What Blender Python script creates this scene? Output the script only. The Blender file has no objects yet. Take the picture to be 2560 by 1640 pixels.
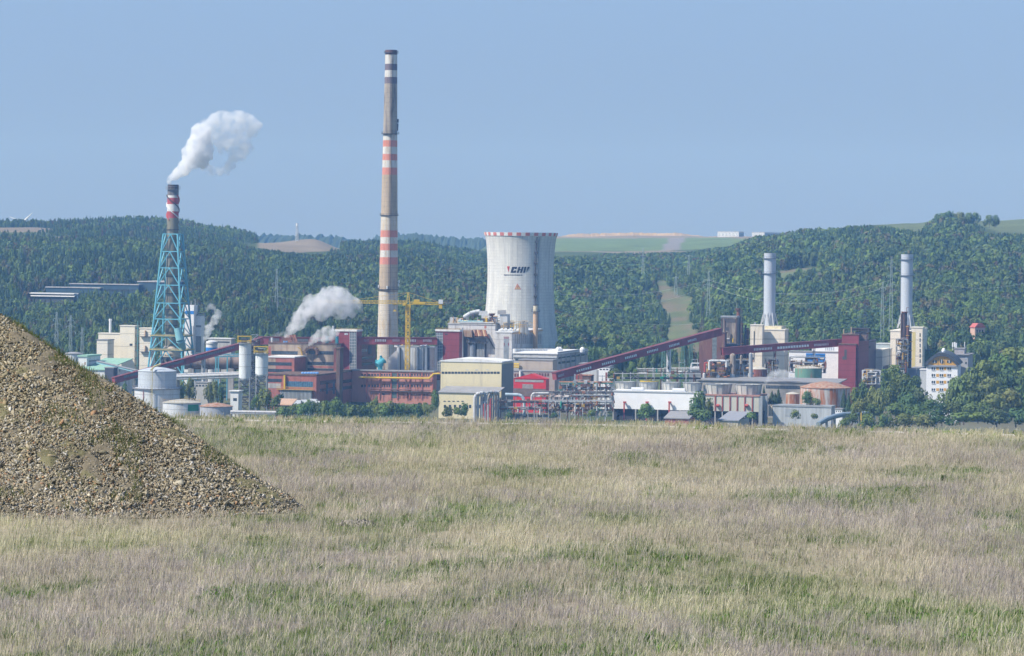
import bpy, math, random
import numpy as np
random.seed(7)
rng = np.random.default_rng(11)
SC = bpy.context.scene
COL = SC.collection
R = math.radians
# ---------------------------------------------------------------- picture geometry
F = 8533.33          # focal length in photo pixels (2560 wide)
YH = 600.0           # eye level in the photo
ZC = 8.0             # eye height above the meadow
ROLL = R(0.7)
CR, SR = math.cos(ROLL), math.sin(ROLL)
GZ = -80.0           # ground level of the works
YAW = R(14)

def ray(px, py):
    dx, dy = px - 1280.0, py - YH
    return (CR * dx + SR * dy) / F, -(-SR * dx + CR * dy) / F

def W(px, py, Y):
    u, v = ray(px, py)
    return (u * Y, Y, ZC + v * Y)

def mpp(Y):
    return Y / F

# ---------------------------------------------------------------- materials
MATS = {}
def mat(key, col, rough=0.75, var=0.18, scale=0.6, streak=None, spec=0.25, metal=0.0, stain=None, stain_amt=0.0, courses=None):
    """Procedural paint / concrete / metal: mottled base colour, optional vertical streaks, stains and horizontal courses."""
    if key in MATS: return MATS[key]
    m = bpy.data.materials.new(key); m.use_nodes = True
    nt = m.node_tree; N = nt.nodes; L = nt.links
    b = N['Principled BSDF']
    b.inputs['Roughness'].default_value = rough
    b.inputs['Metallic'].default_value = metal
    b.inputs['Specular IOR Level'].default_value = spec
    tc = N.new('ShaderNodeTexCoord')
    mp = N.new('ShaderNodeMapping'); L.new(tc.outputs['Object'], mp.inputs['Vector'])
    if streak: mp.inputs['Scale'].default_value = (1, 1, streak)
    nz = N.new('ShaderNodeTexNoise'); nz.inputs['Scale'].default_value = scale; nz.inputs['Detail'].default_value = 6; nz.inputs['Roughness'].default_value = 0.65
    L.new(mp.outputs['Vector'], nz.inputs['Vector'])
    rp = N.new('ShaderNodeValToRGB')
    lo = [max(0, c * (1 - var)) for c in col]; hi = [min(1, c * (1 + var)) for c in col]
    rp.color_ramp.elements[0].position = 0.3; rp.color_ramp.elements[1].position = 0.7
    rp.color_ramp.elements[0].color = (*lo, 1); rp.color_ramp.elements[1].color = (*hi, 1)
    L.new(nz.outputs['Fac'], rp.inputs['Fac'])
    out = rp.outputs['Color']
    if stain:
        mp2 = N.new('ShaderNodeMapping'); mp2.inputs['Scale'].default_value = (1, 1, 0.12); L.new(tc.outputs['Object'], mp2.inputs['Vector'])
        n2 = N.new('ShaderNodeTexNoise'); n2.inputs['Scale'].default_value = scale * 1.3; n2.inputs['Detail'].default_value = 5; n2.inputs['Roughness'].default_value = 0.7
        L.new(mp2.outputs['Vector'], n2.inputs['Vector'])
        r2 = N.new('ShaderNodeValToRGB'); a = 0.62 - 0.3 * stain_amt
        r2.color_ramp.elements[0].position = a; r2.color_ramp.elements[1].position = min(1, a + 0.16)
        L.new(n2.outputs['Fac'], r2.inputs['Fac'])
        mx = N.new('ShaderNodeMixRGB'); mx.inputs['Color2'].default_value = (*stain, 1)
        L.new(r2.outputs['Color'], mx.inputs['Fac']); L.new(out, mx.inputs['Color1']); out = mx.outputs['Color']
    if courses:
        sp = N.new('ShaderNodeSeparateXYZ'); L.new(tc.outputs['Object'], sp.inputs['Vector'])
        md = N.new('ShaderNodeMath'); md.operation = 'FRACT'; dv = N.new('ShaderNodeMath'); dv.operation = 'DIVIDE'; dv.inputs[1].default_value = courses
        L.new(sp.outputs['Z'], dv.inputs[0]); L.new(dv.outputs[0], md.inputs[0])
        lt = N.new('ShaderNodeMath'); lt.operation = 'LESS_THAN'; lt.inputs[1].default_value = 0.09; L.new(md.outputs[0], lt.inputs[0])
        ml = N.new('ShaderNodeMath'); ml.operation = 'MULTIPLY'; ml.inputs[1].default_value = 0.35; L.new(lt.outputs[0], ml.inputs[0])
        mx = N.new('ShaderNodeMixRGB'); mx.inputs['Color2'].default_value = (*[c * 0.35 for c in col], 1)
        L.new(ml.outputs[0], mx.inputs['Fac']); L.new(out, mx.inputs['Color1']); out = mx.outputs['Color']
    L.new(out, b.inputs['Base Color'])
    MATS[key] = m
    return m

def attr_mat(key, rough=0.9, transl=0.0, rand=0.0, attr='Col', bump=None):
    """Base colour from the mesh's own colour attribute (leaf, stone, blade colours), optional per-object variation and leaf translucency."""
    if key in MATS: return MATS[key]
    m = bpy.data.materials.new(key); m.use_nodes = True
    nt = m.node_tree; N = nt.nodes; L = nt.links
    b = N['Principled BSDF']; b.inputs['Roughness'].default_value = rough; b.inputs['Specular IOR Level'].default_value = 0.15
    at = N.new('ShaderNodeAttribute'); at.attribute_name = attr
    out = at.outputs['Color']
    if rand:
        oi = N.new('ShaderNodeObjectInfo')
        hs = N.new('ShaderNodeHueSaturation')
        mr = N.new('ShaderNodeMapRange'); mr.inputs['To Min'].default_value = 0.5 - rand * 0.13; mr.inputs['To Max'].default_value = 0.5 + rand * 0.06
        L.new(oi.outputs['Random'], mr.inputs['Value']); L.new(mr.outputs[0], hs.inputs['Hue'])
        m2 = N.new('ShaderNodeMath'); m2.operation = 'MULTIPLY'; m2.inputs[1].default_value = 7.31; L.new(oi.outputs['Random'], m2.inputs[0])
        fr = N.new('ShaderNodeMath'); fr.operation = 'FRACT'; L.new(m2.outputs[0], fr.inputs[0])
        m3 = N.new('ShaderNodeMapRange'); m3.inputs['To Min'].default_value = 1 - rand * 0.4; m3.inputs['To Max'].default_value = 1 + rand * 0.4
        L.new(fr.outputs[0], m3.inputs['Value']); L.new(m3.outputs[0], hs.inputs['Value'])
        L.new(out, hs.inputs['Color']); out = hs.outputs['Color']
    L.new(out, b.inputs['Base Color'])
    if bump:
        nz = N.new('ShaderNodeTexNoise'); nz.inputs['Scale'].default_value = bump[0]; nz.inputs['Detail'].default_value = 8
        tc = N.new('ShaderNodeTexCoord'); L.new(tc.outputs['Object'], nz.inputs['Vector'])
        bp = N.new('ShaderNodeBump'); bp.inputs['Strength'].default_value = bump[1]; bp.inputs['Distance'].default_value = bump[2]
        L.new(nz.outputs['Fac'], bp.inputs['Height']); L.new(bp.outputs['Normal'], b.inputs['Normal'])
    if transl:
        tr = N.new('ShaderNodeBsdfTranslucent'); L.new(out, tr.inputs['Color'])
        mx = N.new('ShaderNodeMixShader'); mx.inputs['Fac'].default_value = transl
        L.new(b.outputs[0], mx.inputs[1]); L.new(tr.outputs[0], mx.inputs[2])
        L.new(mx.outputs[0], N['Material Output'].inputs['Surface'])
    MATS[key] = m
    return m

# ---------------------------------------------------------------- mesh builder
class G:
    def __init__(s): s.v = []; s.f = []; s.mi = []; s.m = 0; s.uv = None
    def _add(s, vs, fs):
        n = len(s.v); s.v.extend(vs)
        for f in fs: s.f.append(tuple(i + n for i in f)); s.mi.append(s.m)
        return s
    def box(s, x0, x1, y0, y1, z0, z1):
        vs = [(x, y, z) for z in (z0, z1) for y in (y0, y1) for x in (x0, x1)]
        return s._add(vs, [(0, 2, 3, 1), (4, 5, 7, 6), (0, 1, 5, 4), (1, 3, 7, 5), (3, 2, 6, 7), (2, 0, 4, 6)])
    def tube(s, p0, p1, r0, r1=None, n=10, caps=True):
        if r1 is None: r1 = r0
        a = np.array(p0, float); b = np.array(p1, float); d = b - a; L = np.linalg.norm(d)
        if L < 1e-6: return s
        d /= L
        h = np.array((0, 0, 1.0)) if abs(d[2]) < 0.9 else np.array((1.0, 0, 0))
        e = np.cross(d, h); e /= np.linalg.norm(e); g = np.cross(e, d)
        vs = []
        off = math.pi / n
        for c, r in ((a, r0), (b, r1)):
            for k in range(n):
                t = 2 * math.pi * k / n + off
                vs.append(tuple(c + r * (math.cos(t) * e + math.sin(t) * g)))
        fs = [(k, n + k, n + (k + 1) % n, (k + 1) % n) for k in range(n)]
        if caps: fs += [tuple(range(n)), tuple(range(2 * n - 1, n - 1, -1))]
        return s._add(vs, fs)
    def beam(s, p0, p1, w): return s.tube(p0, p1, w * 0.7071, n=4)
    def path(s, pts, r, n=8):
        for a, b in zip(pts[:-1], pts[1:]): s.tube(a, b, r, n=n)
        return s
    def lathe(s, cx, cy, prof, n=32, mats=None, cap_top=True, lean=(0, 0)):
        z0 = prof[0][1]
        vs = []
        for r, z in prof:
            for k in range(n):
                t = 2 * math.pi * k / n
                vs.append((cx + r * math.cos(t), cy + r * math.sin(t), z))
        b = len(s.v); s.v.extend(vs)
        for i in range(len(prof) - 1):
            for k in range(n):
                s.f.append((b + i * n + k, b + i * n + (k + 1) % n, b + (i + 1) * n + (k + 1) % n, b + (i + 1) * n + k))
                s.mi.append(mats[i] if mats else s.m)
        if cap_top:
            i = len(prof) - 1
            s.f.append(tuple(b + i * n + k for k in range(n))); s.mi.append(mats[-1] if mats else s.m)
        return s
    def quad(s, a, b, c, d): return s._add([a, b, c, d], [(0, 1, 2, 3)])
    def prism(s, pts, y0, y1):
        """polygon in (x, z), extruded along y"""
        n = len(pts)
        vs = [(x, y0, z) for x, z in pts] + [(x, y1, z) for x, z in pts]
        fs = [tuple(range(n)), tuple(range(2 * n - 1, n - 1, -1))] + [(k, n + k, n + (k + 1) % n, (k + 1) % n) for k in range(n)]
        return s._add(vs, fs)
    def hexa(s, a, b):
        """solid between two quads (4 points each)"""
        return s._add(list(a) + list(b), [(0, 1, 2, 3), (7, 6, 5, 4), (0, 4, 5, 1), (1, 5, 6, 2), (2, 6, 7, 3), (3, 7, 4, 0)])

ROOTS = {}
def thing(name, label, cat, loc, yaw=0.0, group=None):
    o = bpy.data.objects.new(name, None); COL.objects.link(o)
    o.empty_display_size = 1.0
    o.location = loc; o.rotation_euler = (0, 0, yaw)
    o['label'] = label; o['category'] = cat; o['kind'] = 'thing'
    if group: o['group'] = group
    ROOTS[o.name] = (np.array(loc, float), yaw)
    return o

def root_of(p):
    while p.parent is not None: p = p.parent
    return p

def obj(name, g, m, parent=None, world=True, smooth=False, label=None):
    """one mesh object; vertices in world space unless world=False (then in the parent thing's own frame)"""
    v = np.array(g.v, float).reshape(-1, 3)
    if parent is not None and world:
        loc, yaw = ROOTS[root_of(parent).name]
        v = v - loc
        if yaw:
            c, s_ = math.cos(-yaw), math.sin(-yaw)
            v = np.stack([v[:, 0] * c - v[:, 1] * s_, v[:, 0] * s_ + v[:, 1] * c, v[:, 2]], 1)
    me = bpy.data.meshes.new(name)
    me.from_pydata(v.tolist(), [], g.f)
    ms = m if isinstance(m, (list, tuple)) else [m]
    for q in ms: me.materials.append(q)
    if len(ms) > 1: me.polygons.foreach_set('material_index', g.mi)
    if smooth: me.polygons.foreach_set('use_smooth', [True] * len(me.polygons))
    me.update()
    o = bpy.data.objects.new(name, me); COL.objects.link(o)
    if parent is not None: o.parent = parent
    if label: o['label'] = label
    return o

def tag(o, label, cat, group=None, kind=None):
    if label: o['label'] = label
    if cat: o['category'] = cat
    if group: o['group'] = group
    if kind: o['kind'] = kind
    return o

def np_mesh(name, v, quads, m, col=None, smooth=False, tris=None):
    """big mesh from numpy: v (n,3), quads (k,4); col (n,3) linear colour per vertex"""
    me = bpy.data.meshes.new(name)
    v = np.ascontiguousarray(v, np.float32)
    me.vertices.add(len(v)); me.vertices.foreach_set('co', v.ravel())
    q = np.ascontiguousarray(quads, np.int32)
    k = q.shape[1]
    me.loops.add(q.size); me.loops.foreach_set('vertex_index', q.ravel())
    me.polygons.add(len(q)); me.polygons.foreach_set('loop_start', np.arange(len(q), dtype=np.int32) * k)
    try: me.polygons.foreach_set('loop_total', np.full(len(q), k, np.int32))
    except Exception: pass
    if smooth: me.polygons.foreach_set('use_smooth', np.ones(len(q), bool))
    me.update(calc_edges=True)
    if col is not None:
        a = me.color_attributes.new('Col', 'FLOAT_COLOR', 'POINT')
        c = np.ones((len(v), 4), np.float32); c[:, :3] = col
        a.data.foreach_set('color', c.ravel())
    me.materials.append(m)
    return me

# ---------------------------------------------------------------- numpy noise
def _hash(ix, iy, seed):
    h = (ix.astype(np.int64) * 374761393 + iy.astype(np.int64) * 668265263 + seed * 974711) & 0x7fffffff
    h = ((h ^ (h >> 13)) * 1274126177) & 0x7fffffff
    return ((h ^ (h >> 16)) & 0xffff) / 65535.0
def vnoise(x, y, seed=0):
    x = np.asarray(x, float); y = np.asarray(y, float)
    ix, iy = np.floor(x), np.floor(y); fx, fy = x - ix, y - iy
    fx = fx * fx * (3 - 2 * fx); fy = fy * fy * (3 - 2 * fy)
    a = _hash(ix, iy, seed); b = _hash(ix + 1, iy, seed); c = _hash(ix, iy + 1, seed); d = _hash(ix + 1, iy + 1, seed)
    return (a * (1 - fx) + b * fx) * (1 - fy) + (c * (1 - fx) + d * fx) * fy
def fbm(x, y, seed=0, oct=4):
    s = 0; a = 0.5; t = 0
    for k in range(oct):
        s = s + a * vnoise(x * 2 ** k, y * 2 ** k, seed + k * 17); t += a; a *= 0.5
    return s / t
# ---------------------------------------------------------------- camera, sky, sun
cd = bpy.data.cameras.new('camera'); cam = bpy.data.objects.new('camera', cd); COL.objects.link(cam)
cd.sensor_width = 36; cd.lens = 36 * F / 2560; cd.shift_y = -(820 - YH) / 2560
cam.location = (0, 0, ZC); cam.rotation_euler = (R(90), -ROLL, 0)
cam.rotation_mode = 'XYZ'
from mathutils import Matrix
cam.matrix_world = Matrix.Translation((0, 0, ZC)) @ Matrix.Rotation(R(90), 4, 'X') @ Matrix.Rotation(ROLL, 4, 'Z')
cd.clip_start = 1; cd.clip_end = 40000
SC.camera = cam
SUN_EL, SUN_AZ = R(48), math.atan2(-0.91, -0.41)     # azimuth from +Y towards +X
wd = bpy.data.worlds.new('World'); SC.world = wd; wd.use_nodes = True
wn = wd.node_tree.nodes; wl = wd.node_tree.links
sky = wn.new('ShaderNodeTexSky'); sky.sky_type = 'NISHITA'; sky.sun_disc = False
sky.sun_elevation = SUN_EL; sky.sun_rotation = SUN_AZ; sky.altitude = 1500
sky.air_density = 1.0; sky.dust_density = 0.5; sky.ozone_density = 3.0
bg = wn['Background']; bg.inputs['Strength'].default_value = 0.148
stc = wn.new('ShaderNodeTexCoord'); sva = wn.new('ShaderNodeVectorMath'); sva.operation = 'ADD'; sva.inputs[1].default_value = (0, 0, 0.30)
svn = wn.new('ShaderNodeVectorMath'); svn.operation = 'NORMALIZE'
svm = wn.new('ShaderNodeVectorMath'); svm.operation = 'MULTIPLY'; svm.inputs[1].default_value = (1, 1, 0.25)
wl.new(stc.outputs['Generated'], svm.inputs[0]); wl.new(svm.outputs[0], sva.inputs[0]); wl.new(sva.outputs[0], svn.inputs[0]); wl.new(svn.outputs[0], sky.inputs['Vector'])
tint = wn.new('ShaderNodeMixRGB'); tint.blend_type = 'MULTIPLY'; tint.inputs['Fac'].default_value = 1.0; tint.inputs['Color2'].default_value = (1.24, 1.06, 0.955, 1)
wl.new(sky.outputs['Color'], tint.inputs['Color1'])
ssp = wn.new('ShaderNodeSeparateXYZ'); wl.new(stc.outputs['Generated'], ssp.inputs[0])
smr = wn.new('ShaderNodeMapRange'); smr.inputs['From Max'].default_value = 0.075; wl.new(ssp.outputs['Z'], smr.inputs['Value'])
sgr = wn.new('ShaderNodeMixRGB'); sgr.inputs['Color1'].default_value = (0.93, 0.845, 0.775, 1); sgr.inputs['Color2'].default_value = (1.08, 1.085, 1.02, 1); wl.new(smr.outputs[0], sgr.inputs['Fac'])
smx = wn.new('ShaderNodeMixRGB'); smx.blend_type = 'MULTIPLY'; smx.inputs['Fac'].default_value = 1.0
wl.new(tint.outputs['Color'], smx.inputs['Color1']); wl.new(sgr.outputs['Color'], smx.inputs['Color2']); 
smz = wn.new('ShaderNodeMapRange'); smz.inputs['From Min'].default_value = 0.1; smz.inputs['From Max'].default_value = 0.5; wl.new(ssp.outputs['Z'], smz.inputs['Value'])
sgz = wn.new('ShaderNodeMixRGB'); sgz.inputs['Color1'].default_value = (1, 1, 1, 1); sgz.inputs['Color2'].default_value = (0.62, 0.80, 0.97, 1); wl.new(smz.outputs[0], sgz.inputs['Fac'])
smy = wn.new('ShaderNodeMixRGB'); smy.blend_type = 'MULTIPLY'; smy.inputs['Fac'].default_value = 1.0
wl.new(smx.outputs['Color'], smy.inputs['Color1']); wl.new(sgz.outputs['Color'], smy.inputs['Color2']); wl.new(smy.outputs['Color'], bg.inputs['Color'])
sl = bpy.data.lights.new('sun', 'SUN'); sl.energy = 5.0; sl.angle = R(0.55); sl.color = (1.0, 0.955, 0.88)
so = bpy.data.objects.new('sun', sl); COL.objects.link(so)
sd = np.array((math.sin(SUN_AZ) * math.cos(SUN_EL), math.cos(SUN_AZ) * math.cos(SUN_EL), math.sin(SUN_EL)))
from mathutils import Vector
so.rotation_euler = Vector(sd).to_track_quat('Z', 'Y').to_euler()
so.location = tuple(sd * 400)
SC.view_settings.view_transform = 'Standard'; SC.view_settings.look = 'None'; SC.view_settings.gamma = 1.0; SC.view_settings.exposure = 0.3
SC.cycles.use_denoising = True
SC.cycles.max_bounces = 10; SC.cycles.diffuse_bounces = 2; SC.cycles.glossy_bounces = 2; SC.cycles.transmission_bounces = 4
SC.cycles.volume_bounces = 8; SC.cycles.transparent_max_bounces = 8
SC.cycles.use_adaptive_sampling = True; SC.cycles.adaptive_threshold = 0.02

# ---------------------------------------------------------------- the land
# per image column: (distance, canopy or ground line in the photo, tree height there)
PROF = [
 (-500, [(1950, 915, 9), (2400, 742, 9), (2900, 640, 9), (3300, 588, 3), (3500, 572, 1), (3800, 556, 9), (4400, 600, 0)]),
 (60,   [(1950, 905, 9), (2400, 742, 9), (2900, 612, 9), (3300, 584, 3), (3500, 566, 1), (3800, 553, 9), (4400, 600, 0)]),
 (300,  [(1950, 895, 9), (2400, 740, 9), (2900, 608, 9), (3250, 590, 4), (3500, 572, 9), (3800, 548, 9), (4400, 600, 0)]),
 (430,  [(1950, 892, 9), (2400, 740, 9), (2900, 614, 9), (3250, 598, 0), (3500, 575, 9), (3800, 551, 9), (4400, 605, 0)]),
 (560,  [(1950, 890, 9), (2400, 755, 9), (2900, 624, 9), (3250, 608, 6), (3600, 590, 4), (3850, 570, 9), (4400, 615, 0)]),
 (660,  [(1950, 890, 9), (2400, 755, 9), (2900, 640, 9), (3350, 618, 0), (3600, 604, 2), (3900, 591, 9), (4400, 630, 0)]),
 (780,  [(1950, 888, 9), (2400, 752, 9), (2900, 652, 9), (3350, 628, 0), (3650, 601, 0), (3950, 601, 0), (4400, 640, 0)]),
 (860,  [(1950, 888, 9), (2400, 752, 9), (2900, 652, 9), (3350, 626, 3), (3650, 607, 8), (3950, 615, 5), (4400, 650, 0)]),
 (1040, [(1950, 885, 9), (2400, 748, 9), (2900, 662, 9), (3400, 622, 4), (3700, 605, 9), (4000, 630, 5), (4600, 660, 0)]),
 (1160, [(1950, 885, 9), (2400, 748, 9), (2900, 690, 9), (3400, 648, 5), (3800, 620, 7), (4200, 632, 4), (4800, 640, 0)]),
 (1260, [(1950, 885, 9), (2400, 770, 9), (2900, 676, 9), (3400, 645, 4), (4000, 632, 0), (5000, 600, 0), (5400, 590, 0), (6200, 600, 0)]),
 (1420, [(1950, 880, 9), (2400, 780, 9), (2900, 662, 9), (3400, 640, 2), (4000, 626, 0), (5000, 598, 0), (5400, 588, 0), (6200, 600, 0)]),
 (1600, [(1950, 885, 9), (2400, 800, 9), (2900, 690, 9), (3400, 642, 7), (4000, 628, 0), (5000, 596, 0), (5400, 583, 0), (6200, 600, 0)]),
 (1700, [(1950, 885, 4), (2400, 800, 3), (2900, 705, 3), (3400, 642, 7), (4000, 625, 0), (5000, 594, 0), (5400, 583, 0), (6200, 600, 0)]),
 (1800, [(1950, 888, 8), (2400, 760, 9), (2900, 650, 9), (3300, 632, 9), (4000, 614, 0), (5000, 592, 0), (5400, 592, 0), (6200, 605, 0)]),
 (1900, [(1950, 888, 9), (2400, 750, 9), (2900, 632, 9), (3300, 597, 9), (4000, 597, 0), (5000, 592, 0), (5400, 594, 0), (6200, 610, 0)]),
 (2040, [(1950, 888, 9), (2400, 735, 9), (2900, 622, 9), (3300, 575, 9), (3700, 585, 3), (5000, 600, 0)]),
 (2180, [(1950, 888, 9), (2400, 720, 9), (2900, 598, 9), (3200, 569, 8), (3600, 564, 0), (5000, 600, 0)]),
 (2280, [(1950, 885, 9), (2400, 715, 9), (2900, 596, 9), (3200, 572, 3), (3600, 559, 0), (5000, 600, 0)]),
 (2370, [(1950, 880, 9), (2400, 710, 9), (2900, 590, 9), (3250, 535, 10), (3600, 545, 0), (5000, 600, 0)]),
 (2470, [(1950, 880, 9), (2400, 715, 9), (2900, 602, 9), (3200, 578, 2), (3600, 551, 0), (5000, 600, 0)]),
 (2600, [(1950, 880, 9), (2400, 720, 9), (2900, 606, 9), (3200, 580, 2), (3600, 545, 0), (5000, 600, 0)]),
 (3100, [(1950, 880, 9), (2400, 720, 9), (2900, 606, 9), (3200, 580, 2), (3600, 540, 0), (5000, 600, 0)]),
]
_gY = np.concatenate([np.linspace(150, 700, 10, endpoint=False), np.linspace(700, 1900, 9, endpoint=False), np.arange(1900, 4600, 25.0), np.arange(4600, 9001, 200.0)])
_cols = []; _hts = []
for px, pts in PROF:
    Ys = [150, 182, 240, 330, 480, 700, 1830]; Zs = [-6, -14, -24, -36, -55, GZ, GZ]
    for (Y, py, h) in pts:
        Ys.append(Y); Zs.append(W(px, py, Y)[2] - h)
    Ys += [Ys[-1] + 1200, 9000]; Zs += [Zs[-1] - 20, -60]
    _cols.append(np.interp(_gY, Ys, Zs))
    _hts.append(np.interp(_gY, [p[0] for p in pts], [p[2] for p in pts]))
_cols = np.array(_cols); _hts = np.array(_hts)
_pu = np.array([(p - 1280) / F for p, _ in PROF])
# smooth along distance a little
for _ in range(2):
    k = _cols.copy(); k[:, 22:-2] = (_cols[:, 21:-3] + 2 * _cols[:, 22:-2] + _cols[:, 23:-1]) / 4; _cols = k

def tree_h(x, y):
    u = np.clip(x / np.maximum(y, 1), _pu[0], _pu[-1])
    i = np.clip(np.searchsorted(_pu, u) - 1, 0, len(_pu) - 2); t = (u - _pu[i]) / (_pu[i + 1] - _pu[i])
    yy = np.clip(y, _gY[0], _gY[-1]); j = np.clip(np.searchsorted(_gY, yy) - 1, 0, len(_gY) - 2); s = (yy - _gY[j]) / (_gY[j + 1] - _gY[j])
    return (_hts[i, j] * (1 - s) + _hts[i, j + 1] * s) * (1 - t) + (_hts[i + 1, j] * (1 - s) + _hts[i + 1, j + 1] * s) * t

def land_z(x, y):
    x = np.asarray(x, float); y = np.asarray(y, float)
    u = np.clip(x / np.maximum(y, 1), _pu[0], _pu[-1])
    i = np.clip(np.searchsorted(_pu, u) - 1, 0, len(_pu) - 2)
    t = (u - _pu[i]) / (_pu[i + 1] - _pu[i]); t = t * t * (3 - 2 * t)
    yy = np.clip(y, _gY[0], _gY[-1])
    j = np.clip(np.searchsorted(_gY, yy) - 1, 0, len(_gY) - 2)
    s = (yy - _gY[j]) / (_gY[j + 1] - _gY[j])
    z = (_cols[i, j] * (1 - s) + _cols[i, j + 1] * s) * (1 - t) + (_cols[i + 1, j] * (1 - s) + _cols[i + 1, j + 1] * s) * t
    hill = np.clip((y - 2150) / 400, 0, 1)
    return z + hill * (fbm(x / 130, y / 130, 5, 3) - 0.5) * 6

def project(x, y, z):
    u, v = x / y, (z - ZC) / y
    X, Yy = u * F, -v * F
    return 1280 + CR * X - SR * Yy, YH + SR * X + CR * Yy

def inpoly(px, py, poly):
    c = np.zeros(np.shape(px), bool); n = len(poly)
    for i in range(n):
        x0, y0 = poly[i]; x1, y1 = poly[(i + 1) % n]
        hit = ((y0 > py) != (y1 > py)) & (px < (x1 - x0) * (py - y0) / (y1 - y0 + 1e-9) + x0)
        c ^= hit
    return c

# open land in the photo: (kind, y range in distance, outline as seen)
OPEN = [
 ('tan',  (3150, 3700), [(-400, 560), (118, 560), (150, 566), (120, 580), (-400, 582)]),
 ('tan',  (3050, 3500), [(128, 592), (170, 590), (172, 600), (128, 600)]),
 ('tan',  (2950, 3450), [(252, 594), (330, 594), (400, 602), (405, 609), (330, 602), (252, 600)]),
 ('tan',  (3000, 4100), [(640, 606), (700, 601), (745, 596), (800, 592), (860, 608), (905, 622), (820, 628), (720, 632), (650, 620)]),
 ('tan',  (3900, 4600), [(1380, 627), (1560, 629), (1650, 624), (1730, 630), (1700, 641), (1560, 640), (1380, 640)]),
 ('field',(3700, 5250), [(1380, 596), (1640, 596), (1820, 594), (1885, 600), (1850, 610), (1780, 622), (1640, 627), (1380, 628)]),
 ('tan',  (4900, 9000), [(1300, 570), (1900, 570), (1900, 595), (1640, 595), (1300, 597)]),
 ('grass',(1900, 3250), [(1640, 702), (1664, 702), (1676, 720), (1700, 742), (1735, 744), (1722, 800), (1752, 838), (1752, 900), (1650, 905), (1668, 838), (1676, 800), (1646, 775)]),
 ('grass',(2300, 3200), [(1925, 690), (1950, 678), (2060, 664), (2042, 706), (1985, 712), (1960, 735), (1940, 720)]),
 ('grass',(3230, 9000), [(2185, 572), (2210, 555), (2335, 540), (2335, 598), (2290, 592)]),
 ('grass',(3090, 9000), [(2425, 552), (2460, 540), (2900, 520), (2900, 588), (2560, 590), (2500, 583)]),
 ('tan',  (3000, 3500), [(1120, 640), (1155, 636), (1175, 648), (1140, 652)]),
]
def land_kind(x, y, z):
    px, py = project(x, y, z)
    k = np.zeros(np.shape(px), int)          # 0 wooded
    for kind, (y0, y1), poly in OPEN:
        m = inpoly(px, py, poly) & (y > y0) & (y < y1)
        k[m] = {'tan': 1, 'field': 2, 'grass': 3}[kind]
    k[(y > 4000) & (k == 0) & (px > 1240)] = 1
    k[(y < 1925)] = 4
    return k

us = np.concatenate([np.linspace(-0.55, -0.2, 12, endpoint=False), np.linspace(-0.2, 0.2, 321), np.linspace(0.2, 0.55, 13)[1:]])
gy = np.concatenate([np.linspace(150, 700, 24, endpoint=False), np.linspace(700, 1900, 40, endpoint=False), np.arange(1900, 4000, 12.0), np.arange(4000, 6000, 40.0), np.arange(6000, 6801, 200.0)])
U, Y = np.meshgrid(us, gy)
X = U * Y; Z = land_z(X, Y)
K = land_kind(X, Y, Z)
base = np.array([(0.06, 0.085, 0.032), (0.205, 0.172, 0.13), (0.115, 0.165, 0.070), (0.108, 0.134, 0.062), (0.13, 0.125, 0.085)])
C = base[K]
n1 = fbm(X / 40, Y / 40, 3)[..., None]; n2 = fbm(X / 300, Y / 60, 9)[..., None]
C = C * (0.65 + 0.45 * n1 + 0.3 * n2)
gm = (K == 4)
grassy = np.clip((fbm(X / 60, Y / 60, 21) - 0.42) * 6, 0, 1)[..., None] * gm[..., None]
C = C * (1 - grassy) + np.array((0.075, 0.105, 0.04)) * grassy
br = np.clip((fbm(X / 28, Y / 45, 23) - 0.45) * 5, 0, 1)[..., None] * (K == 3)[..., None] * (Y < 3000)[..., None]
C = C * (1 - 0.75 * br) + np.array((0.17, 0.13, 0.09)) * 0.75 * br
tw = ((K == 2) & (np.abs((X - (0.0475 * 4500 + (Y - 4500) * 0.055))) < 11))
C[tw] = (0.20, 0.19, 0.19)
nu, ny = len(us), len(gy)
ids = np.arange(nu * ny).reshape(ny, nu)
q = np.stack([ids[:-1, :-1].ravel(), ids[:-1, 1:].ravel(), ids[1:, 1:].ravel(), ids[1:, :-1].ravel()], 1)
me = np_mesh('terrain', np.stack([X.ravel(), Y.ravel(), Z.ravel()], 1), q, attr_mat('land', 0.95, bump=(0.3, 0.6, 1.0)), C.reshape(-1, 3), smooth=True)
o = bpy.data.objects.new('terrain', me); COL.objects.link(o); tag(o, 'green valley floor rising into wooded hills and bare spoil fields', None, None, 'structure')

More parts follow.
